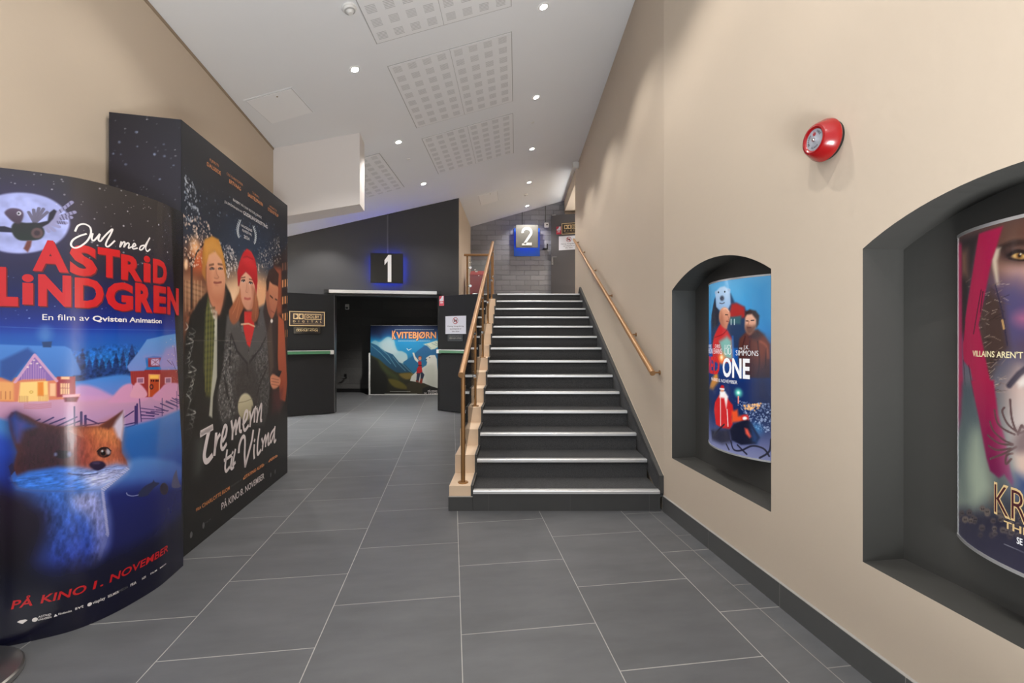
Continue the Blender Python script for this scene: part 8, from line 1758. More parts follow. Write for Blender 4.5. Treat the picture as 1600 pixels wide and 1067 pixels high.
 ('P',[(.123,.101),(.122,.1),(.122,.098),(.12,.097),(.119,.097),(.117,.097),(.117,.097),(.116,.098),(.117,.1),(.117,.101),(.119,.102),(.12,.102),(.122,.102),(.122,.102)],(30,26,30),.002,.9,None,1),
 ('P',[(.132,.104),(.131,.103),(.131,.102),(.129,.101),(.128,.1),(.127,.1),(.126,.101),(.126,.102),(.126,.103),(.127,.104),(.128,.105),(.129,.106),(.131,.106),(.131,.105)],(30,26,30),.002,.9,None,1),
 ('P',[(.244,.144),(.243,.139),(.24,.135),(.236,.131),(.232,.129),(.228,.13),(.226,.132),(.225,.136),(.226,.141),(.228,.146),(.232,.149),(.236,.151),(.24,.15),(.243,.148)],(92,82,78),.004,1,None,1),
 ('P',[(.234,.139),(.234,.138),(.233,.137),(.233,.136),(.232,.136),(.231,.136),(.231,.137),(.23,.138),(.231,.139),(.231,.14),(.232,.14),(.233,.141),(.233,.141),(.234,.14)],(30,26,30),.002,.9,None,1),
 ('P',[(.239,.141),(.239,.14),(.239,.139),(.238,.138),(.237,.138),(.236,.138),(.236,.139),(.236,.14),(.236,.141),(.236,.142),(.237,.143),(.238,.143),(.239,.143),(.239,.142)],(30,26,30),.002,.9,None,1),
 ('P',[(.145,.104),(.144,.1),(.141,.096),(.137,.093),(.132,.091),(.127,.091),(.123,.092),(.122,.096),(.123,.1),(.127,.104),(.132,.107),(.137,.109),(.141,.109),(.144,.107)],(72,64,66),.004,1,None,1),
 ('P',[(.134,.099),(.133,.097),(.132,.096),(.131,.095),(.13,.095),(.129,.095),(.128,.095),(.128,.096),(.128,.098),(.129,.099),(.13,.1),(.131,.1),(.132,.1),(.133,.1)],(30,26,30),.002,.9,None,1),
 ('P',[(.142,.102),(.142,.101),(.141,.099),(.14,.099),(.138,.098),(.137,.098),(.137,.099),(.136,.1),(.137,.101),(.137,.102),(.138,.103),(.14,.103),(.141,.103),(.142,.103)],(30,26,30),.002,.9,None,1),
 ('P',[(.331,.139),(.331,.135),(.329,.13),(.326,.127),(.322,.126),(.319,.126),(.317,.129),(.317,.133),(.317,.138),(.319,.142),(.322,.145),(.326,.147),(.329,.146),(.331,.143)],(92,82,78),.004,1,None,1),
 ('P',[(.324,.135),(.324,.134),(.323,.133),(.323,.133),(.322,.132),(.322,.133),(.321,.133),(.321,.134),(.321,.135),(.322,.136),(.322,.137),(.323,.137),(.323,.137),(.324,.136)],(30,26,30),.002,.9,None,1),
 ('P',[(.328,.137),(.328,.136),(.327,.135),(.327,.134),(.326,.134),(.326,.134),(.325,.135),(.325,.136),(.325,.137),(.326,.138),(.326,.138),(.327,.138),(.327,.138),(.328,.138)],(30,26,30),.002,.9,None,1),
 ('P',[(.254,.144),(.254,.141),(.252,.138),(.249,.136),(.247,.134),(.244,.135),(.242,.137),(.242,.139),(.242,.143),(.244,.146),(.247,.148),(.249,.149),(.252,.149),(.254,.147)],(72,64,66),.004,1,None,1),
 ('P',[(.248,.141),(.248,.14),(.247,.139),(.246,.138),(.246,.138),(.245,.138),(.244,.138),(.244,.139),(.244,.14),(.245,.141),(.246,.142),(.246,.142),(.247,.142),(.248,.142)],(30,26,30),.002,.9,None,1),
 ('P',[(.253,.143),(.253,.142),(.252,.141),(.251,.14),(.251,.14),(.25,.14),(.25,.14),(.249,.141),(.25,.142),(.25,.143),(.251,.144),(.251,.144),(.252,.144),(.253,.144)],(30,26,30),.002,.9,None,1),
 ('P',[(.3,.155),(.299,.152),(.298,.149),(.296,.147),(.294,.146),(.292,.147),(.29,.148),(.29,.151),(.29,.154),(.292,.157),(.294,.159),(.296,.159),(.298,.159),(.299,.157)],(92,82,78),.004,1,None,1),
 ('P',[(.295,.152),(.295,.151),(.294,.15),(.294,.149),(.293,.149),(.292,.149),(.292,.15),(.292,.151),(.292,.152),(.292,.153),(.293,.153),(.294,.154),(.294,.153),(.295,.153)],(30,26,30),.002,.9,None,1),
 ('P',[(.299,.154),(.299,.153),(.298,.152),(.298,.151),(.297,.151),(.297,.151),(.296,.151),(.296,.152),(.296,.153),(.297,.154),(.297,.155),(.298,.155),(.298,.155),(.299,.154)],(30,26,30),.002,.9,None,1),
 ('P',[(.119,.116),(.118,.11),(.113,.105),(.106,.1),(.098,.097),(.09,.097),(.084,.099),(.082,.103),(.084,.108),(.09,.114),(.098,.119),(.106,.122),(.113,.122),(.118,.12)],(72,64,66),.004,1,None,1),
 ('P',[(.101,.108),(.101,.107),(.1,.106),(.099,.105),(.097,.104),(.095,.104),(.094,.105),(.094,.106),(.094,.107),(.095,.108),(.097,.109),(.099,.11),(.1,.11),(.101,.109)],(30,26,30),.002,.9,None,1),
 ('P',[(.112,.112),(.111,.111),(.11,.109),(.109,.108),(.107,.108),(.106,.108),(.105,.108),(.105,.109),(.105,.111),(.106,.112),(.107,.113),(.109,.113),(.11,.113),(.111,.113)],(30,26,30),.002,.9,None,1),
 ('P',[(.316,.185),(.315,.18),(.313,.176),(.31,.173),(.307,.172),(.304,.172),(.302,.175),(.301,.179),(.302,.184),(.304,.188),(.307,.191),(.31,.192),(.313,.191),(.315,.189)],(92,82,78),.004,1,None,1),
 ('P',[(.308,.181),(.308,.18),(.308,.179),(.307,.178),(.307,.178),(.306,.178),(.306,.179),(.305,.18),(.306,.181),(.306,.182),(.307,.182),(.307,.183),(.308,.182),(.308,.182)],(30,26,30),.002,.9,None,1),
 ('P',[(.312,.183),(.312,.182),(.312,.181),(.311,.18),(.311,.18),(.31,.18),(.31,.181),(.31,.181),(.31,.182),(.31,.183),(.311,.184),(.311,.184),(.312,.184),(.312,.183)],(30,26,30),.002,.9,None,1),
 ('P',[(.178,.089),(.177,.084),(.173,.079),(.168,.074),(.162,.072),(.156,.072),(.152,.074),(.151,.078),(.152,.084),(.156,.089),(.162,.094),(.168,.096),(.173,.096),(.177,.094)],(72,64,66),.004,1,None,1),
 ('P',[(.164,.083),(.164,.082),(.163,.08),(.162,.08),(.161,.079),(.16,.079),(.159,.08),(.159,.081),(.159,.082),(.16,.083),(.161,.084),(.162,.084),(.163,.084),(.164,.084)],(30,26,30),.002,.9,None,1),
 ('P',[(.172,.086),(.171,.084),(.171,.083),(.17,.082),(.169,.082),(.168,.082),(.167,.083),(.167,.084),(.167,.085),(.168,.086),(.169,.087),(.17,.087),(.171,.087),(.171,.087)],(30,26,30),.002,.9,None,1),
 ('P',[(.256,.111),(.256,.107),(.254,.104),(.251,.101),(.248,.1),(.245,.1),(.243,.102),(.242,.105),(.243,.109),(.245,.113),(.248,.116),(.251,.117),(.254,.117),(.256,.114)],(92,82,78),.004,1,None,1),
 ('P',[(.249,.107),(.249,.106),(.248,.105),(.248,.104),(.247,.104),(.246,.104),(.246,.105),(.245,.106),(.246,.107),(.246,.108),(.247,.108),(.248,.109),(.248,.109),(.249,.108)],(30,26,30),.002,.9,None,1),
 ('P',[(.254,.109),(.254,.108),(.253,.107),(.253,.106),(.252,.106),(.251,.106),(.251,.107),(.251,.108),(.251,.109),(.251,.11),(.252,.111),(.253,.111),(.253,.111),(.254,.11)],(30,26,30),.002,.9,None,1),
 ('P',[(.018,.035),(.014,.029),(.003,.022),(-.014,.014),(-.034,.007),(-.052,.003),(-.065,.003),(-.069,.006),(-.065,.012),(-.052,.02),(-.034,.028),(-.014,.035),(.003,.039),(.014,.039)],(72,64,66),.004,1,None,1),
 ('P',[(-.026,.019),(-.027,.018),(-.029,.016),(-.033,.014),(-.037,.013),(-.041,.012),(-.043,.012),(-.044,.013),(-.043,.015),(-.041,.016),(-.037,.018),(-.033,.019),(-.029,.02),(-.027,.02)],(30,26,30),.002,.9,None,1),
 ('P',[(.001,.028),(-.0,.027),(-.002,.025),(-.006,.023),(-.01,.022),(-.014,.021),(-.016,.021),(-.017,.022),(-.016,.024),(-.014,.025),(-.01,.027),(-.006,.028),(-.002,.029),(-.0,.029)],(30,26,30),.002,.9,None,1),
 ('P',[(.123,.09),(.121,.086),(.118,.082),(.112,.078),(.106,.076),(.1,.075),(.096,.077),(.095,.08),(.096,.084),(.1,.089),(.106,.093),(.112,.095),(.118,.095),(.121,.094)],(92,82,78),.004,1,None,1),
 ('P',[(.109,.084),(.108,.083),(.107,.082),(.106,.081),(.104,.08),(.103,.08),(.102,.081),(.102,.082),(.102,.083),(.103,.084),(.104,.085),(.106,.086),(.107,.086),(.108,.085)],(30,26,30),.002,.9,None,1),
 ('P',[(.118,.088),(.118,.087),(.117,.085),(.116,.084),(.114,.084),(.113,.084),(.112,.084),(.112,.085),(.112,.086),(.113,.088),(.114,.089),(.116,.089),(.117,.089),(.118,.089)],(30,26,30),.002,.9,None,1),
 ('P',[(.03,.06),(.028,.055),(.019,.049),(.006,.042),(-.011,.037),(-.027,.033),(-.038,.033),(-.042,.036),(-.038,.042),(-.027,.048),(-.011,.055),(.006,.061),(.019,.063),(.028,.063)],(72,64,66),.004,1,None,1),
 ('P',[(-.004,.047),(-.005,.046),(-.008,.044),(-.011,.042),(-.016,.041),(-.019,.04),(-.022,.04),(-.023,.041),(-.022,.043),(-.019,.044),(-.016,.046),(-.011,.047),(-.008,.048),(-.005,.048)],(30,26,30),.002,.9,None,1),
 ('P',[(.02,.055),(.02,.054),(.017,.052),(.014,.051),(.011,.049),(.007,.049),(.005,.049),(.004,.05),(.005,.051),(.007,.053),(.011,.055),(.014,.056),(.017,.056),(.02,.056)],(30,26,30),.002,.9,None,1),
 ('P',[(.22,.105),(.219,.1),(.217,.097),(.213,.094),(.21,.092),(.206,.092),(.204,.094),(.203,.097),(.204,.102),(.206,.106),(.21,.109),(.213,.11),(.217,.11),(.219,.108)],(92,82,78),.004,1,None,1),
 ('P',[(.211,.1),(.211,.099),(.21,.098),(.21,.097),(.209,.097),(.208,.097),(.207,.097),(.207,.098),(.207,.099),(.208,.1),(.209,.101),(.21,.101),(.21,.101),(.211,.101)],(30,26,30),.002,.9,None,1),
 ('P',[(.217,.102),(.217,.101),(.216,.1),(.215,.099),(.215,.099),(.214,.099),(.213,.1),(.213,.101),(.213,.102),(.214,.103),(.215,.104),(.215,.104),(.216,.104),(.217,.103)],(30,26,30),.002,.9,None,1),
 ('P',[(.332,.141),(.331,.137),(.329,.132),(.326,.129),(.322,.127),(.319,.128),(.317,.131),(.316,.135),(.317,.14),(.319,.144),(.322,.148),(.326,.149),(.329,.148),(.331,.146)],(72,64,66),.004,1,None,1),
 ('P',[(.324,.137),(.324,.136),(.323,.135),(.323,.135),(.322,.134),(.322,.135),(.321,.135),(.321,.136),(.321,.137),(.322,.138),(.322,.139),(.323,.139),(.323,.139),(.324,.138)],(30,26,30),.002,.9,None,1),
 ('P',[(.328,.139),(.328,.138),(.327,.137),(.327,.136),(.326,.136),(.326,.136),(.325,.137),(.325,.138),(.325,.139),(.326,.14),(.326,.14),(.327,.14),(.327,.14),(.328,.14)],(30,26,30),.002,.9,None,1),
 ('P',[(.273,.129),(.272,.125),(.27,.121),(.267,.118),(.264,.117),(.261,.117),(.258,.119),(.258,.123),(.258,.127),(.261,.131),(.264,.134),(.267,.135),(.27,.135),(.272,.133)],(92,82,78),.004,1,None,1),
 ('P',[(.265,.125),(.265,.124),(.264,.123),(.264,.122),(.263,.122),(.262,.122),(.262,.123),(.262,.123),(.262,.125),(.262,.125),(.263,.126),(.264,.126),(.264,.126),(.265,.126)],(30,26,30),.002,.9,None,1),
 ('P',[(.27,.127),(.27,.126),(.269,.125),(.269,.124),(.268,.124),(.267,.124),(.267,.125),(.267,.125),(.267,.126),(.267,.127),(.268,.128),(.269,.128),(.269,.128),(.27,.128)],(30,26,30),.002,.9,None,1),
 ('P',[(.295,.164),(.295,.159),(.293,.155),(.29,.153),(.287,.151),(.284,.152),(.282,.154),(.281,.158),(.282,.162),(.284,.166),(.287,.169),(.29,.17),(.293,.17),(.295,.167)],(72,64,66),.004,1,None,1),
 ('P',[(.288,.16),(.288,.159),(.287,.158),(.287,.157),(.286,.157),(.285,.157),(.285,.158),(.285,.158),(.285,.16),(.285,.16),(.286,.161),(.287,.161),(.287,.161),(.288,.161)],(30,26,30),.002,.9,None,1),
 ('P',[(.292,.161),(.292,.16),(.292,.159),(.291,.159),(.29,.159),(.29,.159),(.289,.159),(.289,.16),(.289,.161),(.29,.162),(.29,.163),(.291,.163),(.292,.163),(.292,.162)],(30,26,30),.002,.9,None,1),
 ('P',[(.269,.14),(.268,.136),(.266,.133),(.264,.13),(.261,.129),(.258,.13),(.256,.131),(.256,.135),(.256,.138),(.258,.142),(.261,.144),(.264,.145),(.266,.145),(.268,.143)],(92,82,78),.004,1,None,1),
 ('P',[(.262,.136),(.262,.135),(.261,.134),(.261,.133),(.26,.133),(.259,.133),(.259,.134),(.259,.135),(.259,.136),(.259,.137),(.26,.137),(.261,.138),(.261,.138),(.262,.137)],(30,26,30),.002,.9,None,1),
 ('P',[(.267,.138),(.267,.137),(.266,.136),(.266,.135),(.265,.135),(.264,.135),(.264,.136),(.264,.137),(.264,.138),(.264,.139),(.265,.139),(.266,.14),(.266,.14),(.267,.139)],(30,26,30),.002,.9,None,1),
 ('P',[(.068,.096),(.066,.091),(.06,.086),(.052,.082),(.042,.078),(.032,.077),(.024,.077),(.021,.08),(.024,.085),(.032,.091),(.042,.096),(.052,.1),(.06,.101),(.066,.099)],(72,64,66),.004,1,None,1),
 ('P',[(.046,.087),(.045,.086),(.044,.085),(.042,.083),(.039,.083),(.036,.082),(.035,.083),(.034,.084),(.035,.085),(.036,.086),(.039,.088),(.042,.088),(.044,.089),(.045,.088)],(30,26,30),.002,.9,None,1),
 ('P',[(.061,.092),(.061,.091),(.059,.09),(.057,.089),(.055,.088),(.053,.088),(.052,.088),(.051,.089),(.052,.09),(.053,.092),(.055,.093),(.057,.094),(.059,.094),(.061,.093)],(30,26,30),.002,.9,None,1),
 ('P',[(.248,.111),(.247,.106),(.244,.102),(.241,.099),(.237,.097),(.233,.097),(.23,.1),(.229,.104),(.23,.108),(.233,.113),(.237,.116),(.241,.118),(.244,.118),(.247,.115)],(92,82,78),.004,1,None,1),
 ('P',[(.239,.106),(.238,.105),(.238,.104),(.237,.103),(.236,.103),(.236,.103),(.235,.104),(.235,.105),(.235,.106),(.236,.107),(.236,.108),(.237,.108),(.238,.108),(.238,.107)],(30,26,30),.002,.9,None,1),
 ('P',[(.244,.108),(.244,.107),(.243,.106),(.242,.106),(.242,.105),(.241,.105),(.24,.106),(.24,.107),(.24,.108),(.241,.109),(.242,.11),(.242,.11),(.243,.11),(.244,.109)],(30,26,30),.002,.9,None,1),
 ('P',[(.169,.063),(.168,.059),(.165,.055),(.161,.052),(.156,.05),(.152,.05),(.149,.051),(.148,.055),(.149,.059),(.152,.063),(.156,.066),(.161,.068),(.165,.068),(.168,.066)],(72,64,66),.004,1,None,1),
 ('P',[(.158,.058),(.158,.056),(.157,.055),(.156,.054),(.155,.054),(.154,.054),(.153,.054),(.153,.055),(.153,.057),(.154,.058),(.155,.059),(.156,.059),(.157,.059),(.158,.058)],(30,26,30),.002,.9,None,1),
 ('P',[(.166,.061),(.165,.059),(.165,.058),(.164,.057),(.163,.057),(.162,.057),(.161,.058),(.161,.059),(.161,.06),(.162,.061),(.163,.062),(.164,.062),(.165,.062),(.165,.062)],(30,26,30),.002,.9,None,1),
 ('P',[(.279,.181),(.278,.177),(.276,.172),(.272,.169),(.269,.168),(.265,.169),(.263,.171),(.262,.175),(.263,.18),(.265,.184),(.269,.187),(.272,.189),(.276,.188),(.278,.185)],(92,82,78),.004,1,None,1),
 ('P',[(.27,.177),(.27,.176),(.27,.175),(.269,.175),(.268,.174),(.268,.174),(.267,.175),(.267,.176),(.267,.177),(.268,.178),(.268,.179),(.269,.179),(.27,.179),(.27,.178)],(30,26,30),.002,.9,None,1),
 ('P',[(.275,.179),(.275,.178),(.274,.177),(.274,.176),(.273,.176),(.272,.176),(.272,.177),(.272,.178),(.272,.179),(.272,.18),(.273,.18),(.274,.181),(.274,.18),(.275,.18)],(30,26,30),.002,.9,None,1),
 ('P',[(.269,.103),(.268,.098),(.266,.094),(.262,.09),(.258,.088),(.254,.089),(.252,.091),(.251,.096),(.252,.101),(.254,.106),(.258,.109),(.262,.111),(.266,.11),(.268,.108)],(72,64,66),.004,1,None,1),
 ('P',[(.26,.098),(.26,.097),(.259,.096),(.259,.096),(.258,.095),(.257,.096),(.257,.096),(.257,.097),(.257,.098),(.257,.099),(.258,.1),(.259,.1),(.259,.1),(.26,.099)],(30,26,30),.002,.9,None,1),
 ('P',[(.265,.101),(.265,.099),(.264,.098),(.263,.098),(.263,.097),(.262,.098),(.262,.098),(.261,.099),(.262,.1),(.262,.101),(.263,.102),(.263,.102),(.264,.102),(.265,.101)],(30,26,30),.002,.9,None,1),
 ('P',[(.273,.115),(.272,.11),(.269,.106),(.266,.102),(.262,.101),(.259,.101),(.256,.104),(.256,.108),(.256,.112),(.259,.117),(.262,.12),(.266,.122),(.269,.121),(.272,.119)],(92,82,78),.004,1,None,1),
 ('P',[(.264,.11),(.264,.109),(.263,.108),(.263,.107),(.262,.107),(.261,.107),(.261,.108),(.261,.109),(.261,.11),(.261,.111),(.262,.112),(.263,.112),(.263,.112),(.264,.111)],(30,26,30),.002,.9,None,1),
 ('P',[(.269,.112),(.268,.111),(.268,.11),(.267,.109),(.267,.109),(.266,.109),(.266,.11),(.265,.111),(.266,.112),(.266,.113),(.267,.114),(.267,.114),(.268,.114),(.268,.113)],(30,26,30),.002,.9,None,1),
 ('P',[(.254,.161),(.253,.156),(.251,.153),(.248,.15),(.245,.148),(.241,.149),(.239,.151),(.238,.154),(.239,.159),(.241,.163),(.245,.166),(.248,.167),(.251,.166),(.253,.164)],(72,64,66),.004,1,None,1),
 ('P',[(.246,.156),(.246,.155),(.245,.154),(.245,.154),(.244,.153),(.243,.154),(.243,.154),(.243,.155),(.243,.156),(.243,.157),(.244,.158),(.245,.158),(.245,.158),(.246,.157)],(30,26,30),.002,.9,None,1),
 ('P',[(.251,.158),(.251,.157),(.25,.156),(.25,.156),(.249,.155),(.248,.156),(.248,.156),(.248,.157),(.248,.158),(.248,.159),(.249,.16),(.25,.16),(.25,.16),(.251,.159)],(30,26,30),.002,.9,None,1),
 ('P',[(.316,.182),(.315,.177),(.313,.172),(.31,.169),(.306,.167),(.303,.168),(.3,.171),(.299,.175),(.3,.18),(.303,.185),(.306,.188),(.31,.19),(.313,.189),(.315,.186)],(92,82,78),.004,1,None,1),
 ('P',[(.307,.177),(.307,.176),(.307,.176),(.306,.175),(.306,.175),(.305,.175),(.305,.175),(.305,.176),(.305,.177),(.305,.178),(.306,.179),(.306,.179),(.307,.179),(.307,.178)],(30,26,30),.002,.9,None,1),
 ('P',[(.312,.179),(.311,.178),(.311,.177),(.31,.176),(.31,.176),(.309,.176),(.309,.177),(.309,.178),(.309,.179),(.309,.18),(.31,.18),(.31,.181),(.311,.18),(.311,.18)],(30,26,30),.002,.9,None,1),
 ('P',[(.236,.138),(.235,.135),(.233,.132),(.231,.13),(.228,.129),(.226,.129),(.224,.13),(.223,.133),(.224,.136),(.226,.139),(.228,.141),(.231,.142),(.233,.142),(.235,.14)],(72,64,66),.004,1,None,1),
 ('P',[(.229,.134),(.229,.133),(.229,.132),(.228,.131),(.227,.131),(.226,.131),(.226,.132),(.226,.133),(.226,.134),(.226,.135),(.227,.135),(.228,.136),(.229,.136),(.229,.135)],(30,26,30),.002,.9,None,1),
 ('P',[(.235,.136),(.235,.135),(.234,.134),(.233,.133),(.232,.133),(.232,.133),(.231,.134),(.231,.135),(.231,.136),(.232,.137),(.232,.138),(.233,.138),(.234,.138),(.235,.137)],(30,26,30),.002,.9,None,1),
 ('P',[(.197,.142),(.196,.137),(.193,.132),(.189,.129),(.184,.127),(.179,.127),(.176,.129),(.175,.133),(.176,.138),(.179,.143),(.184,.146),(.189,.148),(.193,.148),(.196,.146)],(92,82,78),.004,1,None,1),
 ('P',[(.186,.136),(.186,.135),(.185,.134),(.184,.133),(.183,.133),(.182,.133),(.182,.134),(.181,.135),(.182,.136),(.182,.137),(.183,.138),(.184,.138),(.185,.138),(.186,.137)],(30,26,30),.002,.9,None,1),
 ('P',[(.192,.139),(.192,.138),(.192,.137),(.191,.136),(.19,.136),(.189,.136),(.188,.136),(.188,.137),(.188,.138),(.189,.139),(.19,.14),(.191,.14),(.192,.14),(.192,.14)],(30,26,30),.002,.9,None,1),
 ('P',[(.315,.127),(.314,.123),(.313,.119),(.31,.116),(.307,.115),(.304,.115),(.302,.117),(.301,.121),(.302,.125),(.304,.129),(.307,.132),(.31,.133),(.313,.133),(.314,.13)],(72,64,66),.004,1,None,1),
 ('P',[(.308,.123),(.308,.122),(.308,.121),(.307,.12),(.306,.12),(.306,.12),(.305,.121),(.305,.122),(.305,.123),(.306,.124),(.306,.124),(.307,.125),(.308,.124),(.308,.124)],(30,26,30),.002,.9,None,1),
 ('P',[(.312,.125),(.312,.124),(.312,.123),(.311,.122),(.311,.122),(.31,.122),(.31,.123),(.309,.123),(.31,.124),(.31,.125),(.311,.126),(.311,.126),(.312,.126),(.312,.126)],(30,26,30),.002,.9,None,1),
 ('P',[(.196,.147),(.195,.143),(.192,.138),(.188,.134),(.183,.132),(.178,.133),(.175,.135),(.174,.139),(.175,.144),(.178,.149),(.183,.152),(.188,.154),(.192,.154),(.195,.152)],(92,82,78),.004,1,None,1),
 ('P',[(.185,.142),(.185,.141),(.184,.14),(.183,.139),(.182,.139),(.181,.139),(.18,.14),(.18,.14),(.18,.142),(.181,.143),(.182,.143),(.183,.144),(.184,.144),(.185,.143)],(30,26,30),.002,.9,None,1),
 ('P',[(.191,.145),(.191,.143),(.191,.142),(.19,.142),(.189,.141),(.188,.141),(.187,.142),(.187,.143),(.187,.144),(.188,.145),(.189,.146),(.19,.146),(.191,.146),(.191,.146)],(30,26,30),.002,.9,None,1),
 ('P',[(-.093,-.011),(.163,.055),(.451,.185),(.451,.057),(.295,.011),(.163,.011)],(44,42,58),.05,.85,None,0),
 ('L',[(.243,.068),(.311,.066),(.391,.077)],(140,140,150),.002,.7,.001,0),
]
M_PRA = print_mat('glossy_print', .25, coat=.08, base=.86)
M_PRB = print_mat('satin_print', .45)
M_PRC = print_mat('matt_print', .6, base=.7)
M_PRL = print_mat('backlit_print', .25, glow=.62, coat=.15, base=.45)

# ---- curved standee
AP = [(-2.231,1.887),(-2.149,1.917),(-2.044,1.970),(-1.946,2.04),(-1.884,2.164),(-1.855,2.356),(-1.868,2.49),(-1.890,2.612)]
def cat2(P, n=12):
    P = [np.array(p, float) for p in P]; o = []; m = len(P)
    for i in range(m-1):
        p0, p1, p2, p3 = P[max(i-1,0)], P[i], P[i+1], P[min(i+2,m-1)]
        for k in range(n):
            t = k/n; o.append(.5*((2*p1)+(p2-p0)*t+(2*p0-5*p1+4*p2-p3)*t*t+(3*p1-p0-3*p2+p3)*t**3))
    o.append(P[-1]); return np.array(o)
class Track:
    def __init__(s, pts): s.p = np.array(pts, float); d = np.linalg.norm(np.diff(s.p, axis=0), axis=1); s.s = np.concatenate([[0], np.cumsum(d)]); s.L = s.s[-1]
    def at(s, t, z, lift=0.0):
        e = 1e-3; q = lambda u: np.array((np.interp(u, s.s, s.p[:,0]), np.interp(u, s.s, s.p[:,1])))
        t = min(max(t, 0.0), s.L); p = q(t); d = q(min(t+.01, s.L))-q(max(t-.01, 0)); d /= np.linalg.norm(d); n = np.array((d[1], -d[0]))
        return (p[0]+n[0]*lift, p[1]+n[1]*lift, z)
TA = Track(cat2(AP))
t = thing('film_standee', 'curved glossy standee with a fox on snow and big red title, far left', 'standee', (0,0,0))
back = [(-1.905,2.625),(-1.95,2.60),(-2.03,2.50),(-2.12,2.36),(-2.18,2.2),(-2.215,2.0),(-2.232,1.90)]
ring = [tuple(p) for p in TA.p] + back
mb = MB(); mb.prism([(x, y, 0) for x, y in ring], (0,0,.002), (0,0,1.9975)); mb.build('shell', mat('standee_black', (14,14,16), .12, coat=.6), t, smooth=True)
sh = Sheet(TA.L, 1.997, 440).run(ART_A); sh.build('front_print', M_PRA, lambda x, y, l: TA.at(x, 0.0, l), t, .0012)
fa = lambda x, y: TA.at(x, y, .0024)
M_TREDD = mat('title_edge_dark', (96,16,24), .4)
mb = MB(); mb2 = MB()
def fat(ch, x0, x1, y0, y1, b=.05, sub=.12):
    text(mb, ch, x0, x1, y0, (y1-y0)*.96, fa, bold=b, sub=sub); text(mb2, ch, x0+.004, x1+.004, y0-.005, (y1-y0)*.96, lambda x, y: TA.at(x, y, .0018), bold=b, sub=sub)
for ch, x0, x1, y0, y1 in (('A',.188,.300,1.583,1.705),('S',.303,.393,1.575,1.697),('T',.396,.484,1.578,1.700),('R',.489,.592,1.575,1.685),('D',.653,.754,1.579,1.692)): fat(ch, x0, x1, y0, y1)
for x0, x1, y0, y1 in ((.600,.638,1.574,1.703),(.157,.190,1.434,1.560)):
    fat('I', x0, x1, y0, y0+(y1-y0)*.70, .03); mb.add([fa((x0+x1)/2+.018*math.cos(2*PI*i/18), y0+(y1-y0)*.86+.017*math.sin(2*PI*i/18)) for i in range(18)], [tuple(range(18))])
for ch, x0, x1, y0, y1 in (('L',.084,.144,1.432,1.580),('N',.205,.308,1.434,1.558),('D',.319,.418,1.432,1.553),('G',.426,.545,1.427,1.548),('R',.556,.650,1.427,1.556),('E',.656,.749,1.428,1.555),('N',.758,.868,1.426,1.560)): fat(ch, x0, x1, y0, y1)
mb.build('title_lettering', M_TRED, t); mb2.build('title_edge', M_TREDD, t)
mb = MB(); text(mb, 'En film av', .218, .367, 1.366, .025, fa, sub=.3); text(mb, 'Qvisten Animation', .378, .712, 1.366, .023, fa, bold=.022, sub=.3); mb.build('credit_lettering', M_TWHITE, t)
for ch, x0, x1 in (('PÅ',.122,.196),('KINO',.212,.362),('1.',.378,.424),('NOVEMBER',.440,.774)):
    mb = MB(); text(mb, ch, x0, x1-.008, .153, .033, fa, bold=.02, shear=.2, sub=.3); mb.build('date_lettering', M_TRED, t)
for ch, x0, x1, y, h in (('svt',.320,.348,.088,.014),('viaplay',.378,.424,.086,.013),('SELMER',.434,.480,.086,.011),('FRIA',.533,.562,.086,.013),('NFI',.592,.612,.088,.011),('FILM',.640,.678,.090,.008),('MEDIA',.7,.75,.090,.006),('ASTRID',.205,.246,.093,.008),('LINDGREN',.205,.246,.081,.008),('Filmfondet',.268,.31,.086,.008)):
    mb = MB(); text(mb, ch, x0, x1, y, h, fa, bold=.01, sub=.6); mb.build('sponsor_mark', M_TWHITE, t)
ell = lambda cx, cy, r: MB().add([fa(cx+r*math.cos(2*PI*i/16), cy+r*math.sin(2*PI*i/16)) for i in range(16)], [tuple(range(16))]).build('sponsor_mark', M_TWHITE, t)
ell(.195,.089,.009); ell(.368,.091,.008); MB().add([fa(*p) for p in ((.140,.094),(.148,.099),(.166,.099),(.173,.094),(.157,.082))], [(0,1,2,3,4)]).build('sponsor_mark', M_TWHITE, t); MB().add([fa(*p) for p in ((.254,.082),(.259,.094),(.266,.083))], [(0,1,2)]).build('sponsor_mark', M_TWHITE, t)
mb = MB(); text(mb, 'MEDIA', .481, .521, .087, .011, fa, sub=.6); mb.build('sponsor_mark_grey', M_TGREY, t)
mb = MB()      # handwritten words
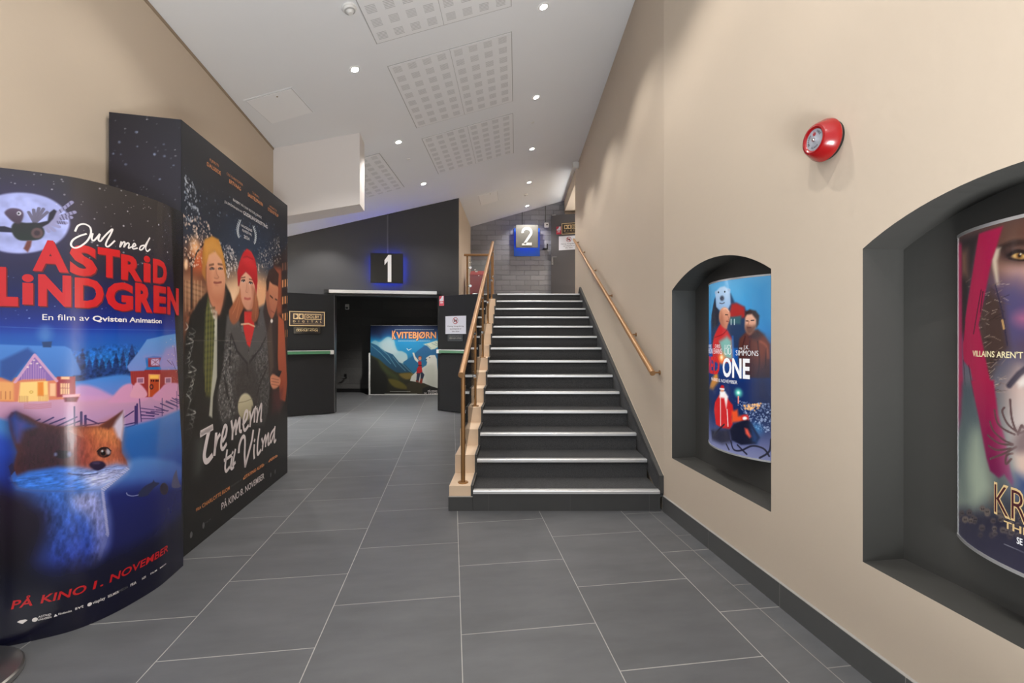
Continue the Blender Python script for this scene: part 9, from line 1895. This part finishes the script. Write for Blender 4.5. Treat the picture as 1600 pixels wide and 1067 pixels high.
for q in [[(0.3206,1.7606),(0.3295,1.7859),(0.3486,1.7974),(0.3682,1.7884),(0.3722,1.7615),(0.3603,1.7253),(0.3363,1.6954),(0.3176,1.6864),(0.3073,1.6982),(0.3132,1.72),(0.3326,1.7401),(0.3563,1.7548)],[(0.3782,1.7601),(0.3746,1.7374),(0.3819,1.7293),(0.3981,1.7535),(0.4037,1.7637),(0.3986,1.7388),(0.4054,1.7311),(0.4184,1.7523),(0.4355,1.7773),(0.4533,1.7975),(0.4439,1.7684),(0.4301,1.7359),(0.4264,1.7165),(0.4365,1.713),(0.4615,1.7439)],[(0.4901,1.7453),(0.4839,1.7188),(0.4942,1.7384),(0.5027,1.7479),(0.5069,1.7421),(0.5016,1.7228),(0.5129,1.74),(0.5222,1.7463),(0.5266,1.7405),(0.5233,1.722),(0.5379,1.7304),(0.5493,1.7349),(0.5587,1.7424),(0.5528,1.7503),(0.5436,1.7383),(0.5458,1.723),(0.5669,1.7304)],[(0.6025,1.7513),(0.5851,1.7432),(0.579,1.7259),(0.5937,1.7299),(0.6134,1.7604),(0.6344,1.7952)],[(0.6344,1.7952),(0.6179,1.7613),(0.6115,1.7385),(0.6205,1.7246),(0.6364,1.7381)]]: ribbon(mb, q, .0068, fa)
mb.build('script_lettering', M_TWHITE, t)

# ---- big box standee along the left wall
P0 = np.array((-1.959, 2.692)); P1 = np.array((-2.203, 4.43)); P2 = np.array((-2.300, 2.602)); P3 = np.array((-2.535, 4.37)); BH = 2.565
TB = Track([P0, P1]); t = thing('film_standee', 'tall box standee with three people in winter clothes, against the left wall', 'standee', (0,0,0))
mb = MB(); mb.prism([(p[0], p[1], 0) for p in (P0, P1, P3, P2)], (0,0,.002), (0,0,BH)); mb.build('carton', mat('carton_dark', (26,27,32), .5), t)
sh = Sheet(TB.L, BH, 270).run(ART_B); sh.build('front_print', M_PRB, lambda x, y, l: TB.at(x, 0.0, l), t, .0012)
TS = Track([P2, P0]); sd_ = Sheet(TS.L, BH, 200)
sd_.run([('V', [(0,(24,22,28)),(1.6,(30,26,36)),(2.3,(34,31,44)),(2.57,(30,29,38))]), ('D', [(0,1.7),(.36,1.7),(.36,2.56),(0,2.56)], 60, .0015, .0045, (200,200,205), 2, .7), ('D', [(.02,2.0),(.33,2.0),(.33,2.5),(.02,2.5)], 16, .004, .008, (150,165,195), 6, .8), ('D', [(0,0),(.36,0),(.36,1.7),(0,1.7)], 40, .0015, .004, (190,190,200), 4, .6)])
sd_.build('side_print', M_PRB, lambda x, y, l: TS.at(x, 0.0, l), t, .0012)
fb = lambda x, y: TB.at(x, y, .0022)
mb = MB(); mb2 = MB()
for a, b, x0, x1, xa, xb, ya, yb, h in (('KJERSTI','DALSEIDE',.318,.432,.284,.463,2.447,2.402,.025),('OLE CHRISTOFFER','ERTVAAG',.546,.797,.583,.764,2.437,2.392,.026),('TOBIAS','SANTELMANN',.966,1.093,.884,1.168,2.434,2.390,.028),('HENRIETTE','STEENSTRUP',1.315,1.478,1.277,1.521,2.427,2.388,.026)):
    text(mb, a, x0, x1, ya, .017, fb, bold=-.01); text(mb, b, xa, xb, yb, h, fb, bold=.0)
mb.build('name_lettering', M_TORANGE, t)
mb = MB(); text(mb, 'BASERT PÅ DEN BESTSELGENDE', .641, 1.144, 2.281, .017, fb, bold=-.01); text(mb, 'JULEROMANEN AV', .513, .791, 2.232, .016, fb, bold=-.01); text(mb, 'GUDRUN SKRETTING', .805, 1.268, 2.228, .026, fb, bold=.005)
text(mb, 'HAUGESUND', .768, .962, 2.128, .018, fb); text(mb, 'FILMFESTIVAL', .788, .956, 2.095, .018, fb); text(mb, '2024', .814, .911, 2.050, .024, fb); mb.build('credit_lettering', M_TWHITE, t)
mb = MB(); text(mb, 'FRA', .156, .211, .217, .019, fb); text(mb, 'CHARLOTTE BLOM', .224, .590, .214, .025, fb, bold=.005); text(mb, '«STAYING ALIVE»', .80, 1.196, .217, .024, fb, bold=.02, shear=.12); text(mb, '«PØRNI»', 1.288, 1.498, .218, .022, fb, bold=.02, shear=.12); mb.build('director_lettering', M_TORANGE, t)
mb = MB(); text(mb, 'REGISSØREN AV', .612, .775, .221, .013, fb); text(mb, 'OG', 1.21, 1.272, .222, .012, fb)
for cx in (.10, .24, 1.34, 1.44): mb.add([fb(cx+.014*math.cos(2*PI*i/14), .098+.02*math.sin(2*PI*i/14)) for i in range(14)], [tuple(range(14))])
text(mb, 'FILM', .265, .33, .098, .012, fb); mb.build('small_lettering', M_TGREY, t)
for w_, x0, x1 in (('PÅ KINO',.472,.738),('8.',.757,.812),('NOVEMBER',.838,1.196)): mb = MB(); text(mb, w_, x0, x1, .110, .047, fb, bold=.004); mb.build('date_lettering', M_PINKW, t)
mb = MB()
for q, w in zip([[(0.2088,0.6816),(0.2626,0.6884),(0.3512,0.6963)],[(0.2139,0.6928),(0.3485,0.7054)],[(0.3089,0.6904),(0.2757,0.6205),(0.2496,0.5437),(0.2652,0.501),(0.2996,0.4962),(0.3429,0.5133)],[(0.399,0.6474),(0.389,0.5809),(0.3763,0.5156)],[(0.3848,0.5531),(0.4162,0.6111),(0.4482,0.6321)],[(0.4899,0.5803),(0.5297,0.6093),(0.5452,0.659),(0.5174,0.6794),(0.4839,0.6262),(0.4659,0.5561),(0.4899,0.5238),(0.539,0.5469)],[(0.6155,0.6935),(0.6319,0.6268),(0.6286,0.5654)],[(0.6319,0.6035),(0.6752,0.6734),(0.6854,0.6795),(0.6854,0.5887)],[(0.6854,0.6084),(0.7302,0.6795),(0.7477,0.6893),(0.7442,0.6047),(0.7726,0.5911)],[(0.7978,0.635),(0.8643,0.6725),(0.8795,0.72),(0.8419,0.7259),(0.8087,0.6657),(0.8124,0.6077),(0.8382,0.5863),(0.8909,0.6094)],[(0.9179,0.714),(0.9335,0.6607),(0.9217,0.6019)],[(0.9295,0.636),(0.985,0.7069),(1.0053,0.7106),(1.0012,0.6232)],[(1.0053,0.6484),(1.0175,0.7243),(1.0299,0.7311)],[(1.0506,0.7193),(1.0631,0.6648),(1.0506,0.6127)],[(1.0589,0.648),(1.1185,0.7269),(1.1446,0.7339),(1.1271,0.6168),(1.1446,0.6066)],[(0.5515,0.5001),(0.5297,0.4284),(0.5235,0.3812),(0.5421,0.3571),(0.5832,0.3722)],[(0.5112,0.4423),(0.5515,0.4439),(0.6122,0.4499)],[(0.6253,0.4342),(0.6057,0.3775),(0.6187,0.3523),(0.6484,0.358)],[(0.6319,0.4667),(0.6352,0.4628)],[(0.6752,0.475),(0.6451,0.4058),(0.6385,0.3748),(0.6719,0.383)],[(0.7302,0.4459),(0.7407,0.4931),(0.7762,0.5352),(0.816,0.5431),(0.8345,0.5046),(0.8271,0.3993),(0.8382,0.3123)],[(0.8382,0.3123),(0.8986,0.3982),(0.9531,0.4785),(0.981,0.553)],[(1.0012,0.4334),(0.9931,0.375),(1.0012,0.3333)],[(1.0053,0.4739),(1.0093,0.4696)],[(1.1013,0.5398),(1.0673,0.4446),(1.0589,0.3676),(1.0758,0.3441),(1.1271,0.3635)],[(1.149,0.4533),(1.171,0.4035),(1.1578,0.3579)],[(1.1622,0.3875),(1.2114,0.4527),(1.2296,0.458),(1.225,0.3748)],[(1.225,0.3912),(1.2712,0.4566),(1.29,0.462),(1.2806,0.3786),(1.3137,0.3805)],[(1.4214,0.4811),(1.3571,0.4596),(1.3232,0.4177),(1.3474,0.3823),(1.4114,0.4447)],[(1.4366,0.4974),(1.4214,0.4331),(1.4214,0.3659),(1.457,0.3773)]], [0.032,0.032,0.038,0.03,0.026,0.027,0.026,0.026,0.026,0.026,0.026,0.026,0.026,0.026,0.026,0.023,0.023,0.023,0.023,0.023,0.03,0.03,0.027,0.026,0.027,0.025,0.025,0.025,0.025,0.025]): ribbon(mb, q, w, fb)
mb.build('title_lettering', M_PINKW, t)

# ---- mountain standee in the corridor
Q0 = np.array((-3.325, 10.5)); Q1 = np.array((-1.70, 10.52)); TC = Track([Q0, Q1]); t = thing('film_standee', 'mountain landscape standee with a white bear, beyond the double doorway', 'standee', (0,0,0))
mb = MB(); mb.prism([(Q0[0]-.0, 10.5, 0), (Q1[0], 10.52, 0), (Q1[0], 10.60, 0), (Q0[0]-.0, 10.58, 0)], (0,0,.002), (0,0,1.59)); mb.build('carton', M_WHITE, t)
mb = MB(); mb.box(Q0[0]-.05, Q0[0]-.002, 10.52, 10.60, 0, .96); mb.build('side_wing', M_WHITE, t)
sh = Sheet(TC.L, 1.565, 160).run(ART_C); sh.build('front_print', M_PRC, lambda x, y, l: (lambda p: (p[0], p[1], .02))(TC.at(x, 0, l)), t, .0012)
fc = lambda x, y: (lambda p: (p[0], p[1], y+.02))(TC.at(x, 0, .003)); fcs = lambda x, y: (lambda p: (p[0], p[1], y+.02))(TC.at(x, 0, .002))
mb = MB(); mb2 = MB()
for w_, b_ in ((mb, .035),): text(w_, 'K', .489, .578, 1.262, .178, fc, bold=b_); text(w_, 'VITEBJØRN', .585, 1.491, 1.276, .140, fc, bold=.025)
mb.build('title_lettering', mat('title_peach', (232,158,98), .5), t)
text(mb2, 'K', .494, .586, 1.254, .178, fcs, bold=.05); text(mb2, 'VITEBJØRN', .59, 1.50, 1.268, .140, fcs, bold=.045); mb2.build('title_edge', mat('title_brown', (74,36,40), .6), t)
mb = MB(); text(mb, 'PÅ KINO', 1.305, 1.518, .052, .036, fc, bold=.02); text(mb, '25. DESEMBER', 1.216, 1.60, -.008, .040, fc, bold=.02); mb.build('date_lettering', M_TWHITE, t)

# ---- backlit curved display cases in the niches
def lightbox(wc, art, label):
    pe, sag, half, z0, z1 = .178, .118, .30, .605, 1.640; R = (half*half+sag*sag)/(2*sag); a = math.asin(half/R); pts = []
    for i in range(41):
        th = -a+2*a*i/40; w = wc+R*math.sin(th); p = pe-sag+R-R*math.cos(th); q = RW(w, p, 0); pts.append(q[:2])
    T = Track(pts); t = thing('poster_lightbox', label, 'lightbox', (0,0,0), group='backlit poster cases in the niches')
    fwd = [np.array(p) for p in pts]; bk = [np.array(RW(wc+half*1.0, .1795, 0)[:2]), np.array(RW(wc-half*1.0, .1795, 0)[:2])]
    mb = MB(); mb.prism([(p[0], p[1], 0) for p in fwd+bk], (0,0,z0), (0,0,z1)); mb.build('case', M_STEEL, t, smooth=True)
    sh = Sheet(T.L, z1-z0, 400).run(art); sh.build('backlit_print', M_PRL, lambda x, y, l: (lambda p: (p[0], p[1], z0))(T.at(x, 0, l)), t, .0012)
    for za, zb_ in ((z0-.004, z0+.006), (z1-.006, z1+.004)):
        mb = MB(); o_ = [T.at(T.L*i/40, 0, -.004) for i in range(41)]; i_ = [T.at(T.L*i/40, 0, .004) for i in range(41)]
        mb.prism([(p[0], p[1], 0) for p in o_+i_[::-1]], (0,0,za), (0,0,zb_)); mb.build('edge_rail', M_ALU, t)
    mb = MB(); o_ = T.at(0, 0, -.004); mb.prism([(q[0], q[1], 0) for q in (T.at(0,0,-.004), T.at(.008,0,-.004), T.at(.008,0,.003), T.at(0,0,.003))], (0,0,z0), (0,0,z1)); mb.build('edge_rail', M_ALU, t)
    return t, (lambda x, y: T.at(x, y+z0, .0026))
def glow_mat(n, col, e=.7):
    return mat(n, [c*.6 for c in col], .3, emit=col, estr=e)
GW_ = glow_mat('backlit_white', (236,236,238)); GR_ = glow_mat('backlit_red', (196,36,40)); GG_ = glow_mat('backlit_gold', (206,176,126)); GB_ = glow_mat('backlit_brown', (66,30,36)); GD_ = glow_mat('backlit_cream', (226,214,170))
t, fd = lightbox(.63, ART_D, 'curved backlit poster with men and a white bear in the farther niche')
mb = MB(); text(mb, 'DWAYNE', .095, .215, .621, .022, fd, bold=-.006, sub=.4); text(mb, 'JOHNSON', .06, .238, .585, .034, fd, bold=-.006, sub=.4); text(mb, 'CHRIS', .275, .335, .623, .022, fd, bold=-.006, sub=.4); text(mb, 'EVANS', .256, .354, .586, .034, fd, bold=-.006, sub=.4); text(mb, 'LUCY', .378, .432, .621, .023, fd, bold=-.006, sub=.4); text(mb, 'LIU', .380, .432, .586, .034, fd, bold=-.006, sub=.4)
text(mb, 'og', .488, .506, .621, .012, fd); text(mb, 'J.K.', .513, .546, .620, .023, fd, bold=-.006); text(mb, 'SIMMONS', .464, .597, .583, .030, fd, bold=-.006, sub=.4); mb.build('name_lettering', GW_, t)
mb = MB(); text(mb, 'RED', .130, .330, .462, .100, fd, bold=.03, sub=.15); mb.build('title_lettering', GR_, t)
mb = MB(); text(mb, 'ONE', .362, .550, .455, .106, fd, bold=.03, sub=.15); text(mb, 'PÅ KINO 8. NOVEMBER', .215, .474, .415, .020, fd, bold=-.004, sub=.4); mb.build('title_lettering', GW_, t)
def mirrored(art, axis):
    # the painted design repeats on the other half of the sheet
    out = []
    for c in art[1:]:
        if c[0] in 'PL' and max(p[0] for p in c[1]) < axis-.01: out.append((c[0], [(2*axis-p[0], p[1]) for p in c[1]]) + tuple(c[2:]))
    return art[:1]+out+art[1:]
t, fe_ = lightbox(2.18, mirrored(ART_E, .345), 'curved backlit poster with crimson strokes in the nearer niche')
mb = MB(); text(mb, "VILLAINS AREN'T BORN. THEY'RE MADE.", .124, .53, .624, .018, fe_, bold=.012, sub=.6); mb.build('tagline_lettering', GD_, t)
mb = MB(); text(mb, 'KRAVEN', .212, .50, .150, .092, fe_, bold=.02, sub=.2); text(mb, 'THE HUNTER', .243, .47, .118, .020, fe_, bold=.02, sub=.4); mb.build('title_edge', GG_, t)
mb = MB(); text(mb, 'KRAVEN', .2145, .4975, .1525, .087, lambda x, y: tuple(np.array(fe_(x, y))-np.array((WP.x, WP.y, 0))*.0008), bold=-.012, sub=.2); mb.build('title_lettering', GB_, t)
mb = MB(); text(mb, 'SE DEN PÅ KINO 11. DESEMBER', .279, .50, .086, .018, fe_, bold=.015, sub=.6); mb.build('date_lettering', GW_, t)

# ------------------------------------------------------------------ rope stanchion at the left edge
t = thing('stanchion', 'brushed steel stanchion base on the tiles at the lower left corner', 'stanchion', (-2.115, 1.655, 0))
mb = MB(); mb.lathe([(0,0),(.236,0),(.24,.004),(.24,.022),(.234,.028),(.12,.038),(.04,.05),(.03,.06),(0,.06)], 64); mb.build('base', M_STEEL, t, smooth=True)
mb = MB(); mb.tube([(0,0,.055),(0,0,.93)], .019, 24); mb.build('pole', M_BLACK, t, smooth=True)
mb = MB(); mb.lathe([(0,.92),(.03,.92),(.033,.93),(.033,1.0),(.028,1.01),(0,1.01)], 32); mb.build('head', M_BLACK, t, smooth=True)
